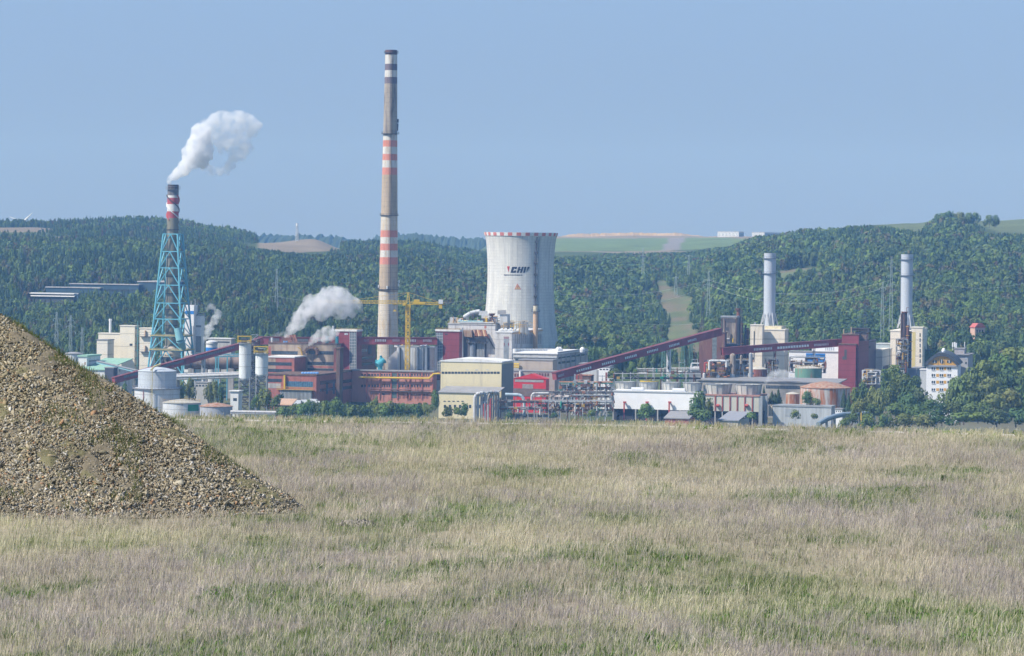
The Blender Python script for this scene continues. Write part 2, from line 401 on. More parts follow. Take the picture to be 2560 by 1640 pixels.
# far blue ridge with its own wooded crest
def ridge(name, label, Y0, crest, depth, colr, seed, rough):
    pxs = np.linspace(crest[0][0], crest[-1][0], 700)
    cy = np.interp(pxs, [c[0] for c in crest], [c[1] for c in crest])
    zt = np.array([W(a, b, Y0)[2] for a, b in zip(pxs, cy)])
    xt = np.array([W(a, b, Y0)[0] for a, b in zip(pxs, cy)])
    rows = []
    for f_, dz in ((-1.0, -0.95), (-0.8, -0.74), (-0.62, -0.55), (-0.5, -0.43), (-0.4, -0.33), (-0.3, -0.24), (-0.22, -0.16), (-0.14, -0.09), (-0.07, -0.04), (0, 0), (0.2, -0.1), (1.0, -0.9)):
        hgt = (zt + 70); bumps = (fbm(pxs / 6.0, pxs * 0 + seed + f_ * 9.3, seed, 4) - 0.4) * rough
        rows.append(np.stack([xt, np.full_like(xt, Y0 + f_ * depth), zt + dz * hgt + bumps * (1 if abs(f_) < 0.4 else 0.6) * (1 + 0.3 * np.sin(pxs * f_))], 1))
    v = np.concatenate(rows); n = len(pxs)
    ids = np.arange(len(v)).reshape(len(rows), n)
    q = np.stack([ids[:-1, :-1].ravel(), ids[:-1, 1:].ravel(), ids[1:, 1:].ravel(), ids[1:, :-1].ravel()], 1)
    c = np.array(colr)[None] * (0.6 + 0.8 * fbm(v[:, 0] / 14, v[:, 2] / 4, seed + 3))[:, None]
    me = np_mesh(name, v, q, attr_mat('land', 0.95), c, smooth=False)
    o = bpy.data.objects.new(name, me); COL.objects.link(o); tag(o, label, None, None, 'structure')
ridge('far_hills', 'distant blue wooded ridge on the horizon between chimney and cooling tower', 6150,
      [(500, 600), (640, 590), (700, 588), (800, 590), (860, 594), (905, 602), (935, 596), (960, 589), (1050, 586), (1100, 592), (1160, 598), (1230, 598), (1330, 604), (1500, 612)], 700, (0.04, 0.06, 0.03), 31, 13)
ridge('spoil_bank', 'bare sandy spoil bank along the top of the green field', 5500,
      [(1330, 600), (1385, 598), (1410, 589), (1440, 585), (1520, 583), (1580, 581.5), (1640, 583), (1700, 582.5), (1722, 587), (1760, 591), (1850, 592), (2000, 596)], 250, (0.36, 0.265, 0.17), 41, 2.5)

# ---------------------------------------------------------------- trees
def crown_template(kind, nq, seed, leaf):
    r = np.random.default_rng(seed)
    if kind == 'conifer':
        t = 1 - np.sqrt(r.random(nq)) ; t = np.clip(t, 0, 0.98)
        rad = (1 - t) ** 0.85 * (0.55 + 0.45 * r.random(nq)) * (0.8 + 0.2 * np.sin(t * 40))
        a = r.random(nq) * 2 * np.pi
        p = np.stack([rad * np.cos(a), rad * np.sin(a), 0.08 + 0.92 * t], 1)
        nrm = np.stack([np.cos(a), np.sin(a), np.full(nq, 0.5)], 1)
    else:
        # several overlapping lobes
        nl = 9 if kind == 'broad' else 7
        lc = []; lr = []
        for i in range(nl):
            a = r.random() * 2 * np.pi; rr = 0.55 * math.sqrt(r.random()); zz = 0.32 + 0.5 * r.random()
            rr *= 1.15 - 0.75 * max(0, zz - 0.45) / 0.4 * 0.8
            lc.append((rr * math.cos(a), rr * math.sin(a), zz)); lr.append(0.26 + 0.2 * r.random())
        lc.append((0, 0, 0.72)); lr.append(0.3); lc = np.array(lc); lr = np.array(lr)
        w = lr ** 2; i = r.choice(len(lr), nq, p=w / w.sum())
        d = r.normal(size=(nq, 3)); d /= np.linalg.norm(d, axis=1)[:, None]
        s = lr[i] * (0.72 + 0.36 * r.random(nq))
        p = lc[i] + d * s[:, None] * np.array((1, 1, 0.75 if kind == 'broad' else 1.0))
        if kind == 'slim': p[:, :2] *= 0.8
        p[:, 2] = np.clip(p[:, 2], 0.1, 1.05)
        nrm = d.copy(); nrm[:, 2] += 0.25
    nrm = nrm + r.normal(size=(nq, 3)) * 0.15
    nrm /= np.linalg.norm(nrm, axis=1)[:, None]
    h = r.normal(size=(nq, 3)); e = np.cross(nrm, h); e /= np.linalg.norm(e, axis=1)[:, None]; g_ = np.cross(nrm, e)
    sz = leaf * (0.6 + 0.8 * r.random(nq))[:, None]
    asp = (0.6 + 0.5 * r.random(nq))[:, None]
    v = np.stack([p - e * sz - g_ * sz * asp * 0.6, p + e * sz * 0.8 - g_ * sz * asp, p + e * sz + g_ * sz * asp * 0.7, p - e * sz * 0.7 + g_ * sz * asp], 1)
    f_ = 0.88 + 0.24 * r.random(nq)
    return v, f_        # (nq,4,3), per-leaf brightness

LEAF = attr_mat('leaf', 0.8, transl=0.28)
LEAFR = attr_mat('leaf_single', 0.8, transl=0.18, rand=0.35)
BARK = mat('bark', (0.11, 0.085, 0.06), 0.9, 0.3, 1.5)
SPEC = {'broad': [crown_template('broad', 260, 100 + i, 0.084) for i in range(5)],
        'slim': [crown_template('slim', 220, 200 + i, 0.086) for i in range(4)],
        'conifer': [crown_template('conifer', 210, 300 + i, 0.115) for i in range(4)]}
SPECF = {'broad': [crown_template('broad', 110, 100 + i, 0.125) for i in range(5)],
         'slim': [crown_template('slim', 96, 200 + i, 0.125) for i in range(4)],
         'conifer': [crown_template('conifer', 90, 300 + i, 0.16) for i in range(4)]}
GREENS = 1.8 * np.array([(0.050, 0.082, 0.026), (0.036, 0.062, 0.024), (0.070, 0.108, 0.030), (0.042, 0.073, 0.034), (0.060, 0.084, 0.032), (0.082, 0.115, 0.034), (0.068, 0.066, 0.036), (0.030, 0.050, 0.024)])

# forest: trees standing so close that the slopes read as one mass
def forest_points(y0, y1, sp):
    ys = np.arange(y0, y1, sp)
    P = []
    for yy in ys:
        xs = np.concatenate([np.arange(-0.168 * yy, 0.0, sp * 0.72), np.arange(0.0, 0.168 * yy, sp)])
        P.append(np.stack([xs, np.full_like(xs, yy)], 1))
    P = np.concatenate(P); P += rng.uniform(-0.7, 0.7, P.shape) * sp
    return P
HALLS = [(-20, 705, 440, 752)]
def forest_ok(P):
    x, y = P[:, 0], P[:, 1]; z = land_z(x, y)
    k = land_kind(x, y, z)
    px, py = project(x, y, z)
    ok = (k == 0)
    dens = fbm(x / 70, y / 70, 77)
    th = tree_h(x, y)
    ok &= th > 2.2
    ok &= ~((th < 7) & (dens < 0.62 - 0.06 * th))
    ok &= ~((px > 55) & (px < 420) & (y > 2432) & (y < 2520))          # clearing of the halls in the wood
    ok &= ~((px > 66) & (px < 196) & (y > 2362) & (y < 2436))
    ok &= ~((px > 2410) & (px < 2490) & (y > 2060) & (y < 2108))
    # ground of the works itself
    ok &= ~((y < 2075) & (px > 1215) & (px < 1395))
    return ok, z
fverts, fcols = [], []
SINGLES = []
def add_trees(P, z, SP, near):
    px, py = project(P[:, 0], P[:, 1], z)
    n = len(P); sel = rng.random(n)
    con = fbm(P[:, 0] / 110, P[:, 1] / 110, 55)
    left = np.clip((1300 - px) / 1300, 0, 1)
    hue = fbm(P[:, 0] / 45, P[:, 1] / 45, 66); big = 0.72 + 0.66 * fbm(P[:, 0] / 160, P[:, 1] / 110, 67, 3)
    for kind in ('broad', 'slim', 'conifer'):
        cp = np.clip((con - 0.50) * 3 + left * 0.35 - 0.10 + 0.15 * (P[:, 1] > 2900) * (px < 1250), 0, 0.75)
        if kind == 'conifer': m = sel < cp
        elif kind == 'slim': m = (sel >= cp) & (sel < cp + (1 - cp) * 0.35)
        else: m = sel >= cp + (1 - cp) * 0.35
        ii = np.where(m)[0]
        if not len(ii): continue
        T = SP[kind]; tv = rng.integers(0, len(T), len(ii))
        for t in range(len(T)):
            jj = ii[tv == t]
            if not len(jj): continue
            v, fb = T[t]; nq = len(v)
            h = tree_h(P[jj, 0], P[jj, 1]) * rng.uniform(0.85, 1.45, len(jj)) * (1.1 if kind == 'conifer' else 1)
            rr = h * {'broad': rng.uniform(0.42, 0.78, len(jj)), 'slim': rng.uniform(0.30, 0.42, len(jj)), 'conifer': rng.uniform(0.19, 0.28, len(jj))}[kind]
            rr = rr * np.clip(1.0 - 0.34 * left[jj] * 2, 0.66, 1.0)
            a = rng.random(len(jj)) * 2 * np.pi; ca, sa = np.cos(a), np.sin(a)
            x = v[None, ..., 0] * ca[:, None, None] - v[None, ..., 1] * sa[:, None, None]
            y = v[None, ..., 0] * sa[:, None, None] + v[None, ..., 1] * ca[:, None, None]
            o_ = np.stack([x * rr[:, None, None] + P[jj, 0][:, None, None], y * rr[:, None, None] + P[jj, 1][:, None, None], np.broadcast_to(v[None, ..., 2], x.shape) * h[:, None, None] + z[jj][:, None, None] - 0.5], -1)
            ci = np.clip((hue[jj] * 8 + rng.normal(0, 1.3, len(jj))).astype(int), 0, 7)
            c = GREENS[ci] * rng.uniform(0.8, 1.2, (len(jj), 1))
            if kind == 'conifer': c = np.array((0.055, 0.092, 0.042)) * rng.uniform(0.7, 1.7, (len(jj), 1))
            red = rng.random(len(jj)) < 0.012
            c[red] = (0.115, 0.085, 0.055)
            c = c * big[jj][:, None]
            cc = c[:, None, None, :] * fb[None, :, None, None] * np.ones((1, 1, 4, 1))
            fverts.append(o_.reshape(-1, 3).astype(np.float32)); fcols.append(cc.reshape(-1, 3).astype(np.float32))
for (y0, y1, sp, SP) in ((1940, 2400, 7.2, SPEC), (2400, 3000, 7.6, SPECF), (3000, 3950, 8.2, SPECF)):
    P = forest_points(y0, y1, sp); ok, z = forest_ok(P)
    P, z = P[ok], z[ok]
    if y0 == 1940:
        # the front row of the wood is kept apart as single trees
        px, py = project(P[:, 0], P[:, 1], z)
        front = np.zeros(len(P), bool)
        for a in range(-20, 2600, 20):
            m = np.where((px >= a) & (px < a + 20))[0]
            if len(m): front[m[np.argsort(P[m, 1])[:1]]] = True
        SINGLES = list(zip(P[front, 0], P[front, 1], z[front]))
        P, z = P[~front], z[~front]
    add_trees(P, z, SP, y0 == 1940)
fv = np.concatenate(fverts); fc = np.concatenate(fcols)
print('forest quads', len(fv) // 4)
me = np_mesh('forest', fv, np.arange(len(fv)).reshape(-1, 4), LEAF, fc)
o = bpy.data.objects.new('forest', me); COL.objects.link(o)
tag(o, 'mixed green woodland covering the slopes behind the works', 'forest', None, 'stuff')
del fv, fc, fverts, fcols

# single trees: trunk and crown each
def crown_mesh(kind, nq, seed, leaf, colr):
    v, fb = crown_template(kind, nq, seed, leaf)
    c = np.array(colr)[None, None] * fb[:, None, None] * np.ones((1, 4, 1))
    return np_mesh('crown', v.reshape(-1, 3), np.arange(nq * 4).reshape(-1, 4), LEAFR, c.reshape(-1, 3))
def trunk_mesh(kind, seed):
    r = random.Random(seed); g = G()
    top = 0.9 if kind == 'conifer' else 0.6
    w = 0.022 if kind == 'bush' else 0.03
    g.tube((0, 0, -0.04), (0.01, 0.0, top * 0.5), w * 1.3, w * 0.9, 7); g.tube((0.01, 0, top * 0.5), (0, 0.01, top), w * 0.9, w * 0.3, 6)
    if kind != 'conifer':
        for i in range(6):
            a = r.random() * 6.28; z0 = 0.2 + 0.35 * r.random(); l = 0.3 + 0.25 * r.random()
            g.tube((0, 0, z0), (l * math.cos(a), l * math.sin(a), z0 + 0.22), w * 0.5, w * 0.15, 5)
    me = bpy.data.meshes.new('trunk'); me.from_pydata(g.v, [], g.f); me.materials.append(BARK); return me
TM = {}
for kind, base_, nq, leaf, cols in (('broad', 'broad', 900, 0.052, [(0.052, 0.085, 0.028), (0.066, 0.100, 0.030), (0.042, 0.070, 0.028), (0.075, 0.100, 0.034)]),
                               ('slim', 'slim', 760, 0.052, [(0.060, 0.098, 0.030), (0.050, 0.080, 0.030), (0.075, 0.105, 0.035)]),
                               ('conifer', 'conifer', 420, 0.085, [(0.026, 0.045, 0.024), (0.032, 0.054, 0.026)]),
                               ('bush', 'broad', 620, 0.062, [(0.060, 0.092, 0.028), (0.048, 0.078, 0.026), (0.080, 0.112, 0.034)])):
    TM[kind] = [(crown_mesh(base_, nq, 500 + 10 * i + len(kind), leaf, tuple(1.95 * q for q in c)), trunk_mesh(kind, i)) for i, c in enumerate(cols)]
NTREE = 0
def tree(kind, x, y, z, h, r, label, group=None, name=None):
    """Empty at the foot > trunk, crown; the meshes of a kind are shared"""
    global NTREE
    NTREE += 1
    o = bpy.data.objects.new(name or {'conifer': 'conifer_tree', 'bush': 'bush', 'slim': 'birch_tree', 'broad': 'leafy_tree'}[kind], None); COL.objects.link(o)
    o.location = (x, y, z); o.scale = (r, r, h); o.rotation_euler = (0, 0, random.random() * 6.28)
    o.empty_display_size = 0.3
    tag(o, label, 'bush' if kind == 'bush' else 'tree', group)
    cm, tm = random.choice(TM[kind])
    for nm, me in (('crown', cm), ('trunk', tm)):
        c = bpy.data.objects.new(nm, me); COL.objects.link(c); c.parent = o
    return o
for (x, y, z) in SINGLES:
    px, py = project(x, y, z)
    k = 'conifer' if random.random() < (0.3 if px < 1200 else 0.12) else ('slim' if random.random() < 0.35 else 'broad')
    h = random.uniform(8.5, 13.5); r = h * {'broad': 0.46, 'slim': 0.33, 'conifer': 0.22}[k]
    lab = {'conifer': 'dark pointed conifer at the front edge of the wood behind the works', 'slim': 'slender light green tree at the front edge of the wood behind the works', 'broad': 'rounded leafy tree at the front edge of the wood behind the works'}[k]
    tree(k, x, y, z, h, r, lab, {'conifer': 'conifers along the front edge of the wood', 'slim': 'slender trees along the front edge of the wood', 'broad': 'leafy trees along the front edge of the wood'}[k])

# ---------------------------------------------------------------- haze
hz = G(); hz.box(-3300, 3300, -120, 6850, -92, 190)
hm = bpy.data.materials.new('haze_air'); hm.use_nodes = True
hn = hm.node_tree.nodes; hl = hm.node_tree.links
hn.remove(hn['Principled BSDF'])
pv = hn.new('ShaderNodeVolumePrincipled'); pv.inputs['Density'].default_value = 0.000102; pv.inputs['Color'].default_value = (0.22, 0.47, 0.92, 1); pv.inputs['Absorption Color'].default_value = (1, 1, 1, 1); pv.inputs['Anisotropy'].default_value = 0.0
hl.new(pv.outputs[0], hn['Material Output'].inputs['Volume'])
ho = obj('haze', hz, hm); ho['kind'] = 'stuff'; ho['label'] = 'thin blue daylight haze over the valley'
# ================================================================ THE WORKS
C_, S_ = math.cos(YAW), math.sin(YAW)
WHITE = mat('white_paint', (0.66, 0.67, 0.68), 0.6, 0.1, 0.25, 0.3, stain=(0.42, 0.42, 0.42), stain_amt=0.25)
CREAM = mat('cream_cladding', (0.74, 0.68, 0.56), 0.7, 0.06, 0.3, 0.2, courses=7.0)
CREAM2 = mat('pale_cladding', (0.72, 0.67, 0.58), 0.7, 0.06, 0.3, 0.2, courses=6.0)
YELLOW = mat('yellow_render', (0.66, 0.585, 0.39), 0.8, 0.05, 0.2, 0.4, stain=(0.5, 0.45, 0.33), stain_amt=0.2)
REDCLAD = mat('dark_red_cladding', (0.235, 0.05, 0.065), 0.6, 0.14, 0.3, 0.3, courses=3.2)
REDGAL = mat('dark_red_gallery', (0.29, 0.07, 0.08), 0.6, 0.22, 0.35, stain=(0.17, 0.06, 0.055), stain_amt=0.3)
MAROON = mat('maroon_roof', (0.17, 0.055, 0.065), 0.7, 0.2, 0.3)
BRICKRED = mat('red_panel', (0.36, 0.135, 0.115), 0.8, 0.2, 0.5, stain=(0.25, 0.10, 0.08), stain_amt=0.35)
PINK = mat('pink_render', (0.47, 0.215, 0.175), 0.8, 0.12, 0.3, 0.3, stain=(0.36, 0.16, 0.14), stain_amt=0.35)
PINKD = mat('pink_pilaster', (0.40, 0.13, 0.11), 0.8, 0.12, 0.4)
BEIGE = mat('beige_concrete', (0.36, 0.29, 0.225), 0.85, 0.2, 0.35, 0.4, stain=(0.24, 0.17, 0.13), stain_amt=0.45)
CONC = mat('concrete', (0.42, 0.41, 0.40), 0.85, 0.14, 0.3, 0.3, stain=(0.26, 0.25, 0.24), stain_amt=0.35)
CONCB = mat('panel_concrete', (0.58, 0.57, 0.57), 0.85, 0.12, 0.3, 0.3, stain=(0.30, 0.28, 0.27), stain_amt=0.35, courses=5.0)
DARKC = mat('dark_steel', (0.075, 0.075, 0.085), 0.7, 0.3, 0.6, stain=(0.15, 0.08, 0.05), stain_amt=0.2)
GREYM = mat('grey_metal', (0.30, 0.32, 0.34), 0.5, 0.15, 0.5, stain=(0.22, 0.18, 0.15), stain_amt=0.2)
GREYL = mat('light_grey_metal', (0.48, 0.50, 0.52), 0.5, 0.1, 0.4, 0.3, stain=(0.34, 0.33, 0.32), stain_amt=0.25)
STACKG = mat('stack_paint', (0.46, 0.50, 0.56), 0.5, 0.05, 0.15, 0.2)
SILO = mat('silo_concrete', (0.62, 0.65, 0.67), 0.75, 0.1, 0.35, 0.25, stain=(0.36, 0.38, 0.40), stain_amt=0.3, courses=6.0)
TANKW = mat('tank_white', (0.56, 0.58, 0.60), 0.6, 0.08, 0.3, 0.3, stain=(0.40, 0.38, 0.37), stain_amt=0.3, courses=6.0)
TANKG = mat('tank_grey', (0.46, 0.50, 0.55), 0.55, 0.08, 0.35, 0.2, courses=2.4)
RUST = mat('rusty_steel', (0.30, 0.13, 0.075), 0.9, 0.35, 0.5, 0.3, stain=(0.45, 0.38, 0.32), stain_amt=0.35)
RUSTD = mat('dark_rust', (0.20, 0.09, 0.065), 0.9, 0.35, 0.6, 0.3, stain=(0.07, 0.05, 0.05), stain_amt=0.4)
RUSTW = mat('rust_streaked', (0.52, 0.50, 0.48), 0.85, 0.12, 0.35, 0.05, stain=(0.40, 0.15, 0.06), stain_amt=0.62)
RUSTROOF = mat('rusty_tank_roof', (0.36, 0.26, 0.20), 0.9, 0.2, 0.5, stain=(0.30, 0.13, 0.07), stain_amt=0.6)
TAN = mat('tan_steel', (0.52, 0.36, 0.23), 0.8, 0.12, 0.3, 0.3)
BROWNT = mat('brown_wall', (0.17, 0.085, 0.075), 0.85, 0.22, 0.4, 0.2, stain=(0.30, 0.20, 0.13), stain_amt=0.3)
DARKBR = mat('dark_brown_wall', (0.12, 0.075, 0.065), 0.85, 0.25, 0.4, 0.3, stain=(0.22, 0.16, 0.11), stain_amt=0.4)
TEAL = mat('teal_steel', (0.14, 0.41, 0.52), 0.55, 0.08, 0.5)
TEALD = mat('teal_machine', (0.07, 0.33, 0.40), 0.6, 0.2, 0.6)
YEL = mat('yellow_steel', (0.62, 0.42, 0.035), 0.55, 0.12, 0.5)
YELD = mat('ochre_rail', (0.46, 0.29, 0.07), 0.7, 0.3, 0.8)
GREENT = mat('green_tank', (0.135, 0.27, 0.21), 0.7, 0.15, 0.4, 0.15, stain=(0.28, 0.18, 0.11), stain_amt=0.35)
GREENR = mat('green_roof', (0.27, 0.45, 0.355), 0.6, 0.08, 0.3)
GREENM = mat('green_machine', (0.03, 0.26, 0.19), 0.6, 0.2, 0.5)
BRED = mat('bright_red_cladding', (0.56, 0.035, 0.045), 0.5, 0.08, 0.3)
OLIVE = mat('olive_stack', (0.205, 0.195, 0.15), 0.8, 0.12, 0.25, 0.3)
ROOFW = mat('pale_roof', (0.68, 0.68, 0.68), 0.8, 0.1, 0.2, stain=(0.5, 0.5, 0.5), stain_amt=0.3)
ROOFG = mat('grey_roof', (0.27, 0.27, 0.28), 0.85, 0.15, 0.2)
GLASS = mat('dark_glazing', (0.045, 0.06, 0.08), 0.25, 0.5, 0.6, spec=0.5)
GLASSB = mat('blue_glazing', (0.07, 0.15, 0.24), 0.25, 0.55, 0.9, spec=0.5)
GLASSL = mat('pale_glazing', (0.42, 0.47, 0.52), 0.35, 0.4, 1.2, spec=0.5)
GLAZG = mat('greenish_glazing', (0.09, 0.13, 0.13), 0.3, 0.35, 0.9, spec=0.5)
BLUEP = mat('blue_panel', (0.03, 0.19, 0.55), 0.5, 0.1, 0.3)
BLUEL = mat('light_blue_vent', (0.17, 0.36, 0.70), 0.5, 0.1, 0.3)
ORANGE = mat('orange_render', (0.60, 0.34, 0.08), 0.8, 0.06, 0.3)
HOTW = mat('white_render', (0.80, 0.81, 0.84), 0.8, 0.05, 0.3)
DROOF = mat('dark_roof', (0.06, 0.07, 0.085), 0.6, 0.2, 0.3)
PIPEW = mat('lagged_pipe', (0.52, 0.52, 0.53), 0.5, 0.15, 0.8, stain=(0.35, 0.25, 0.2), stain_amt=0.3)
PIPER = mat('rust_pipe', (0.27, 0.13, 0.10), 0.8, 0.3, 0.8)
PIPEB = mat('red_painted_pipe', (0.40, 0.075, 0.065), 0.6, 0.2, 0.5)
SHUT = mat('grey_shutter', (0.30, 0.27, 0.27), 0.6, 0.2, 0.8)
GALV = mat('galvanised_steel', (0.36, 0.42, 0.42), 0.55, 0.1, 0.6)
PYLG = mat('green_pylon_paint', (0.12, 0.24, 0.19), 0.6, 0.1, 0.6)

class B:
    """a block of the works, turned like its neighbours: front-right corner at (pr, Y), left end at pl, far right end at ps"""
    def __init__(s, name, label, cat, pl, pr, ps, pt, Y, m, pb=None, roof=None, roof_t=0.5, over=0.25, yaw=YAW, group=None, parent=None, wall='wall', min_d=6.0):
        s.c, s.s = math.cos(yaw), math.sin(yaw)
        u, v = ray(pr, pt); s.Cx, s.Cy = u * Y, Y
        ztop = ZC + v * Y
        zb = W(pr, pb, Y)[2] if pb else GZ - 1
        ul = ray(pl, pt)[0]; s.w = (s.Cx - ul * Y) / (s.c + ul * s.s)
        us_ = ray(ps, pt)[0]; s.d = max((us_ * Y - s.Cx) / (s.s - us_ * s.c), min_d)
        s.zb = zb; s.h = ztop - zb
        s.root = parent or thing(name, label, cat, (s.Cx, s.Cy, zb), -yaw, group)
        if parent:
            # same frame as the parent thing: shift local coordinates
            loc, _ = ROOTS[parent.name]
            dx, dy = s.Cx - loc[0], s.Cy - loc[1]
            s.ox, s.oy, s.oz = dx * s.c - dy * s.s, dx * s.s + dy * s.c, zb - loc[2]
        else: s.ox = s.oy = s.oz = 0.0
        g = G(); s.lbox(g, -s.w, 0, 0, s.d, 0, s.h); s.wall = obj(wall, g, m, s.root, world=False)
        if roof:
            g = G(); s.lbox(g, -s.w - over, over, -over, s.d + over, s.h + 0.01, s.h + roof_t); s.roof = obj('roof', g, roof, s.root, world=False)
    def lbox(s, g, x0, x1, y0, y1, z0, z1): g.box(x0 + s.ox, x1 + s.ox, y0 + s.oy, y1 + s.oy, z0 + s.oz, z1 + s.oz)
    def fx(s, px, py):
        u, v = ray(px, py); x = (u * s.Cy - s.Cx) / (s.c + u * s.s); y = s.Cy - x * s.s
        return x, ZC + v * y - s.zb
    def sy(s, px, py):
        u, v = ray(px, py); t = (u * s.Cy - s.Cx) / (s.s - u * s.c); y = s.Cy + t * s.c
        return t, ZC + v * y - s.zb
    def front(s, name, p0, p1, q0, q1, m, proud=0.08, into=0.15, parent=None, label=None, g=None):
        x0, z1 = s.fx(p0, q0); x1, _ = s.fx(p1, q0); _, z0 = s.fx(p0, q1)
        k = g or G(); s.lbox(k, x0, x1, -proud, into, z0, z1)
        if g is None: return obj(name, k, m, parent or s.root, world=False, label=label)
    def side(s, name, p0, p1, q0, q1, m, proud=0.08, into=0.15, parent=None, label=None, g=None):
        y0, z1 = s.sy(p0, q0); y1, _ = s.sy(p1, q0); _, z0 = s.sy(p0, q1)
        k = g or G(); s.lbox(k, -into, proud, y0, y1, z0, z1)
        if g is None: return obj(name, k, m, parent or s.root, world=False, label=label)
    def windows(s, p0, p1, q0, q1, n, m=None, gap=0.35, proud=0.07, frame=None, name='window', side=False):
        """n separate windows between p0 and p1; frame colour adds a surround as a sub-part"""
        st = (p1 - p0) / n
        for i in range(n):
            a, b = p0 + i * st + st * gap / 2, p0 + (i + 1) * st - st * gap / 2
            o = (s.side if side else s.front)(name, a, b, q0, q1, m or GLASS, proud)
            if frame:
                (s.side if side else s.front)('frame', a - 0.35, b + 0.35, q1 - 0.1, q1 + 0.7, frame, proud + 0.1, parent=o)
    def band(s, p0, p1, q0, q1, m=None, mull=None, n=8, side=False, name='window_band'):
        """a strip window with its mullions as one sub-part"""
        f = s.side if side else s.front
        o = f(name, p0, p1, q0, q1, m or GLASS, 0.06)
        if mull:
            k = G(); st = (p1 - p0) / n
            for i in range(n + 1): f('x', p0 + i * st - 0.22, p0 + i * st + 0.22, q0, q1, mull, 0.12, g=k)
            obj('frame', k, mull, o, world=False)
        return o
    def rail(s, hgt=1.1, m=None, front=True, inset=0.1, side=True, step=2.5):
        k = G(); z = s.h + 0.5
        def run(ax, ay, bx, by):
            L = math.hypot(bx - ax, by - ay); n = max(2, int(L / step))
            for i in range(n + 1):
                t = i / n; x, y = ax + (bx - ax) * t + s.ox, ay + (by - ay) * t + s.oy
                k.beam((x, y, z - 0.5 + s.oz), (x, y, z + hgt + s.oz), 0.12)
            for q in (0.5, 1.0): k.beam((ax + s.ox, ay + s.oy, z + hgt * q + s.oz), (bx + s.ox, by + s.oy, z + hgt * q + s.oz), 0.12)
        run(-s.w, 0.1, 0, 0.1)
        if side: run(-0.1, 0, -0.1, s.d)
        return obj('railing', k, m or YELD, s.root, world=False)
    def top(s, name, p0, p1, q0, y0, y1, m, label=None):
        """a box standing on the roof, y0..y1 m behind the front"""
        x0, z1 = s.fx(p0, q0); x1, _ = s.fx(p1, q0)
        k = G(); s.lbox(k, x0, x1, y0, y1, s.h - 0.1, z1); return obj(name, k, m, s.root, world=False, label=label)
    def pt(s, px, py, y=0.0):
        """local point at depth y behind the front seen at (px, py)"""
        u, v = ray(px, py)
        # solve C + x t + y n
        Cx, Cy = s.Cx + y * s.s, s.Cy + y * s.c
        x = (u * Cy - Cx) / (s.c + u * s.s); Y = Cy - x * s.s
        return (x + s.ox, y + s.oy, ZC + v * Y - s.zb + s.oz)

def cyl_thing(name, label, cat, pc, r_px, pt, Y, m, pb=None, n=36, group=None, part='shell', roof=None, roof_h=0.0, roof_over=0.0, roof_name='roof'):
    x, y, zt = W(pc, pt, Y); zb = W(pc, pb, Y)[2] if pb else GZ - 1
    r = r_px * mpp(Y)
    o = thing(name, label, cat, (x, y + r, zb), 0, group)
    g = G(); g.lathe(x, y + r, [(r, zb), (r, zt)], n); obj(part, g, m, o, smooth=False)
    if roof:
        g = G(); g.lathe(x, y + r, [(r + roof_over, zt + 0.02), (r + roof_over, zt + 0.25), (r * 0.55, zt + roof_h * 0.65 + 0.25), (0.3, zt + roof_h + 0.25)], n); obj(roof_name, g, roof, o)
    return o, (x, y + r, zb, zt, r)

def ring(g, cx, cy, z, r, w=0.9, t=0.25, n=28, rail=1.1):
    """walkway round a shaft with its handrail"""
    g.lathe(cx, cy, [(r, z), (r + w, z), (r + w, z + t), (r, z + t)], n, cap_top=False)
    for k in range(n):
        a, b = 2 * math.pi * k / n, 2 * math.pi * (k + 1) / n
        p = (cx + (r + w) * math.cos(a), cy + (r + w) * math.sin(a)); q = (cx + (r + w) * math.cos(b), cy + (r + w) * math.sin(b))
        g.beam((*p, z + rail), (*q, z + rail), 0.1)
        if k % 2 == 0: g.beam((*p, z), (*p, z + rail), 0.1)

def ladder(g, x, y, z0, z1, w=0.5):
    for dx in (-w / 2, w / 2): g.beam((x + dx, y, z0), (x + dx, y, z1), 0.09)
    k = z0
    while k < z1: g.beam((x - w / 2, y, k), (x + w / 2, y, k), 0.05); k += 1.2

def lattice(g, p0, p1, w0, w1, t, panels, tri=False):
    """square (or triangular) lattice girder between two points"""
    a = np.array(p0, float); b = np.array(p1, float); d = (b - a); L = np.linalg.norm(d); d /= L
    h = np.array((0, 0, 1.0)) if abs(d[2]) < 0.9 else np.array((C_, -S_, 0))
    e = np.cross(d, h); e /= np.linalg.norm(e); f = np.cross(e, d)
    cs = [(-1, -1), (1, -1), (1, 1), (-1, 1)] if not tri else [(-1, -1), (1, -1), (0, 1)]
    def P(k, i):
        w = (w0 + (w1 - w0) * k / panels) / 2
        return a + d * L * k / panels + e * cs[i][0] * w + f * cs[i][1] * w
    n = len(cs)
    for i in range(n): g.beam(P(0, i), P(panels, i), t)
    for k in range(panels):
        for i in range(n):
            j = (i + 1) % n
            g.beam(P(k, i), P(k, j), t * 0.6)
            if k % 2: g.beam(P(k, i), P(k + 1, j), t * 0.6)
            else: g.beam(P(k, j), P(k + 1, i), t * 0.6)

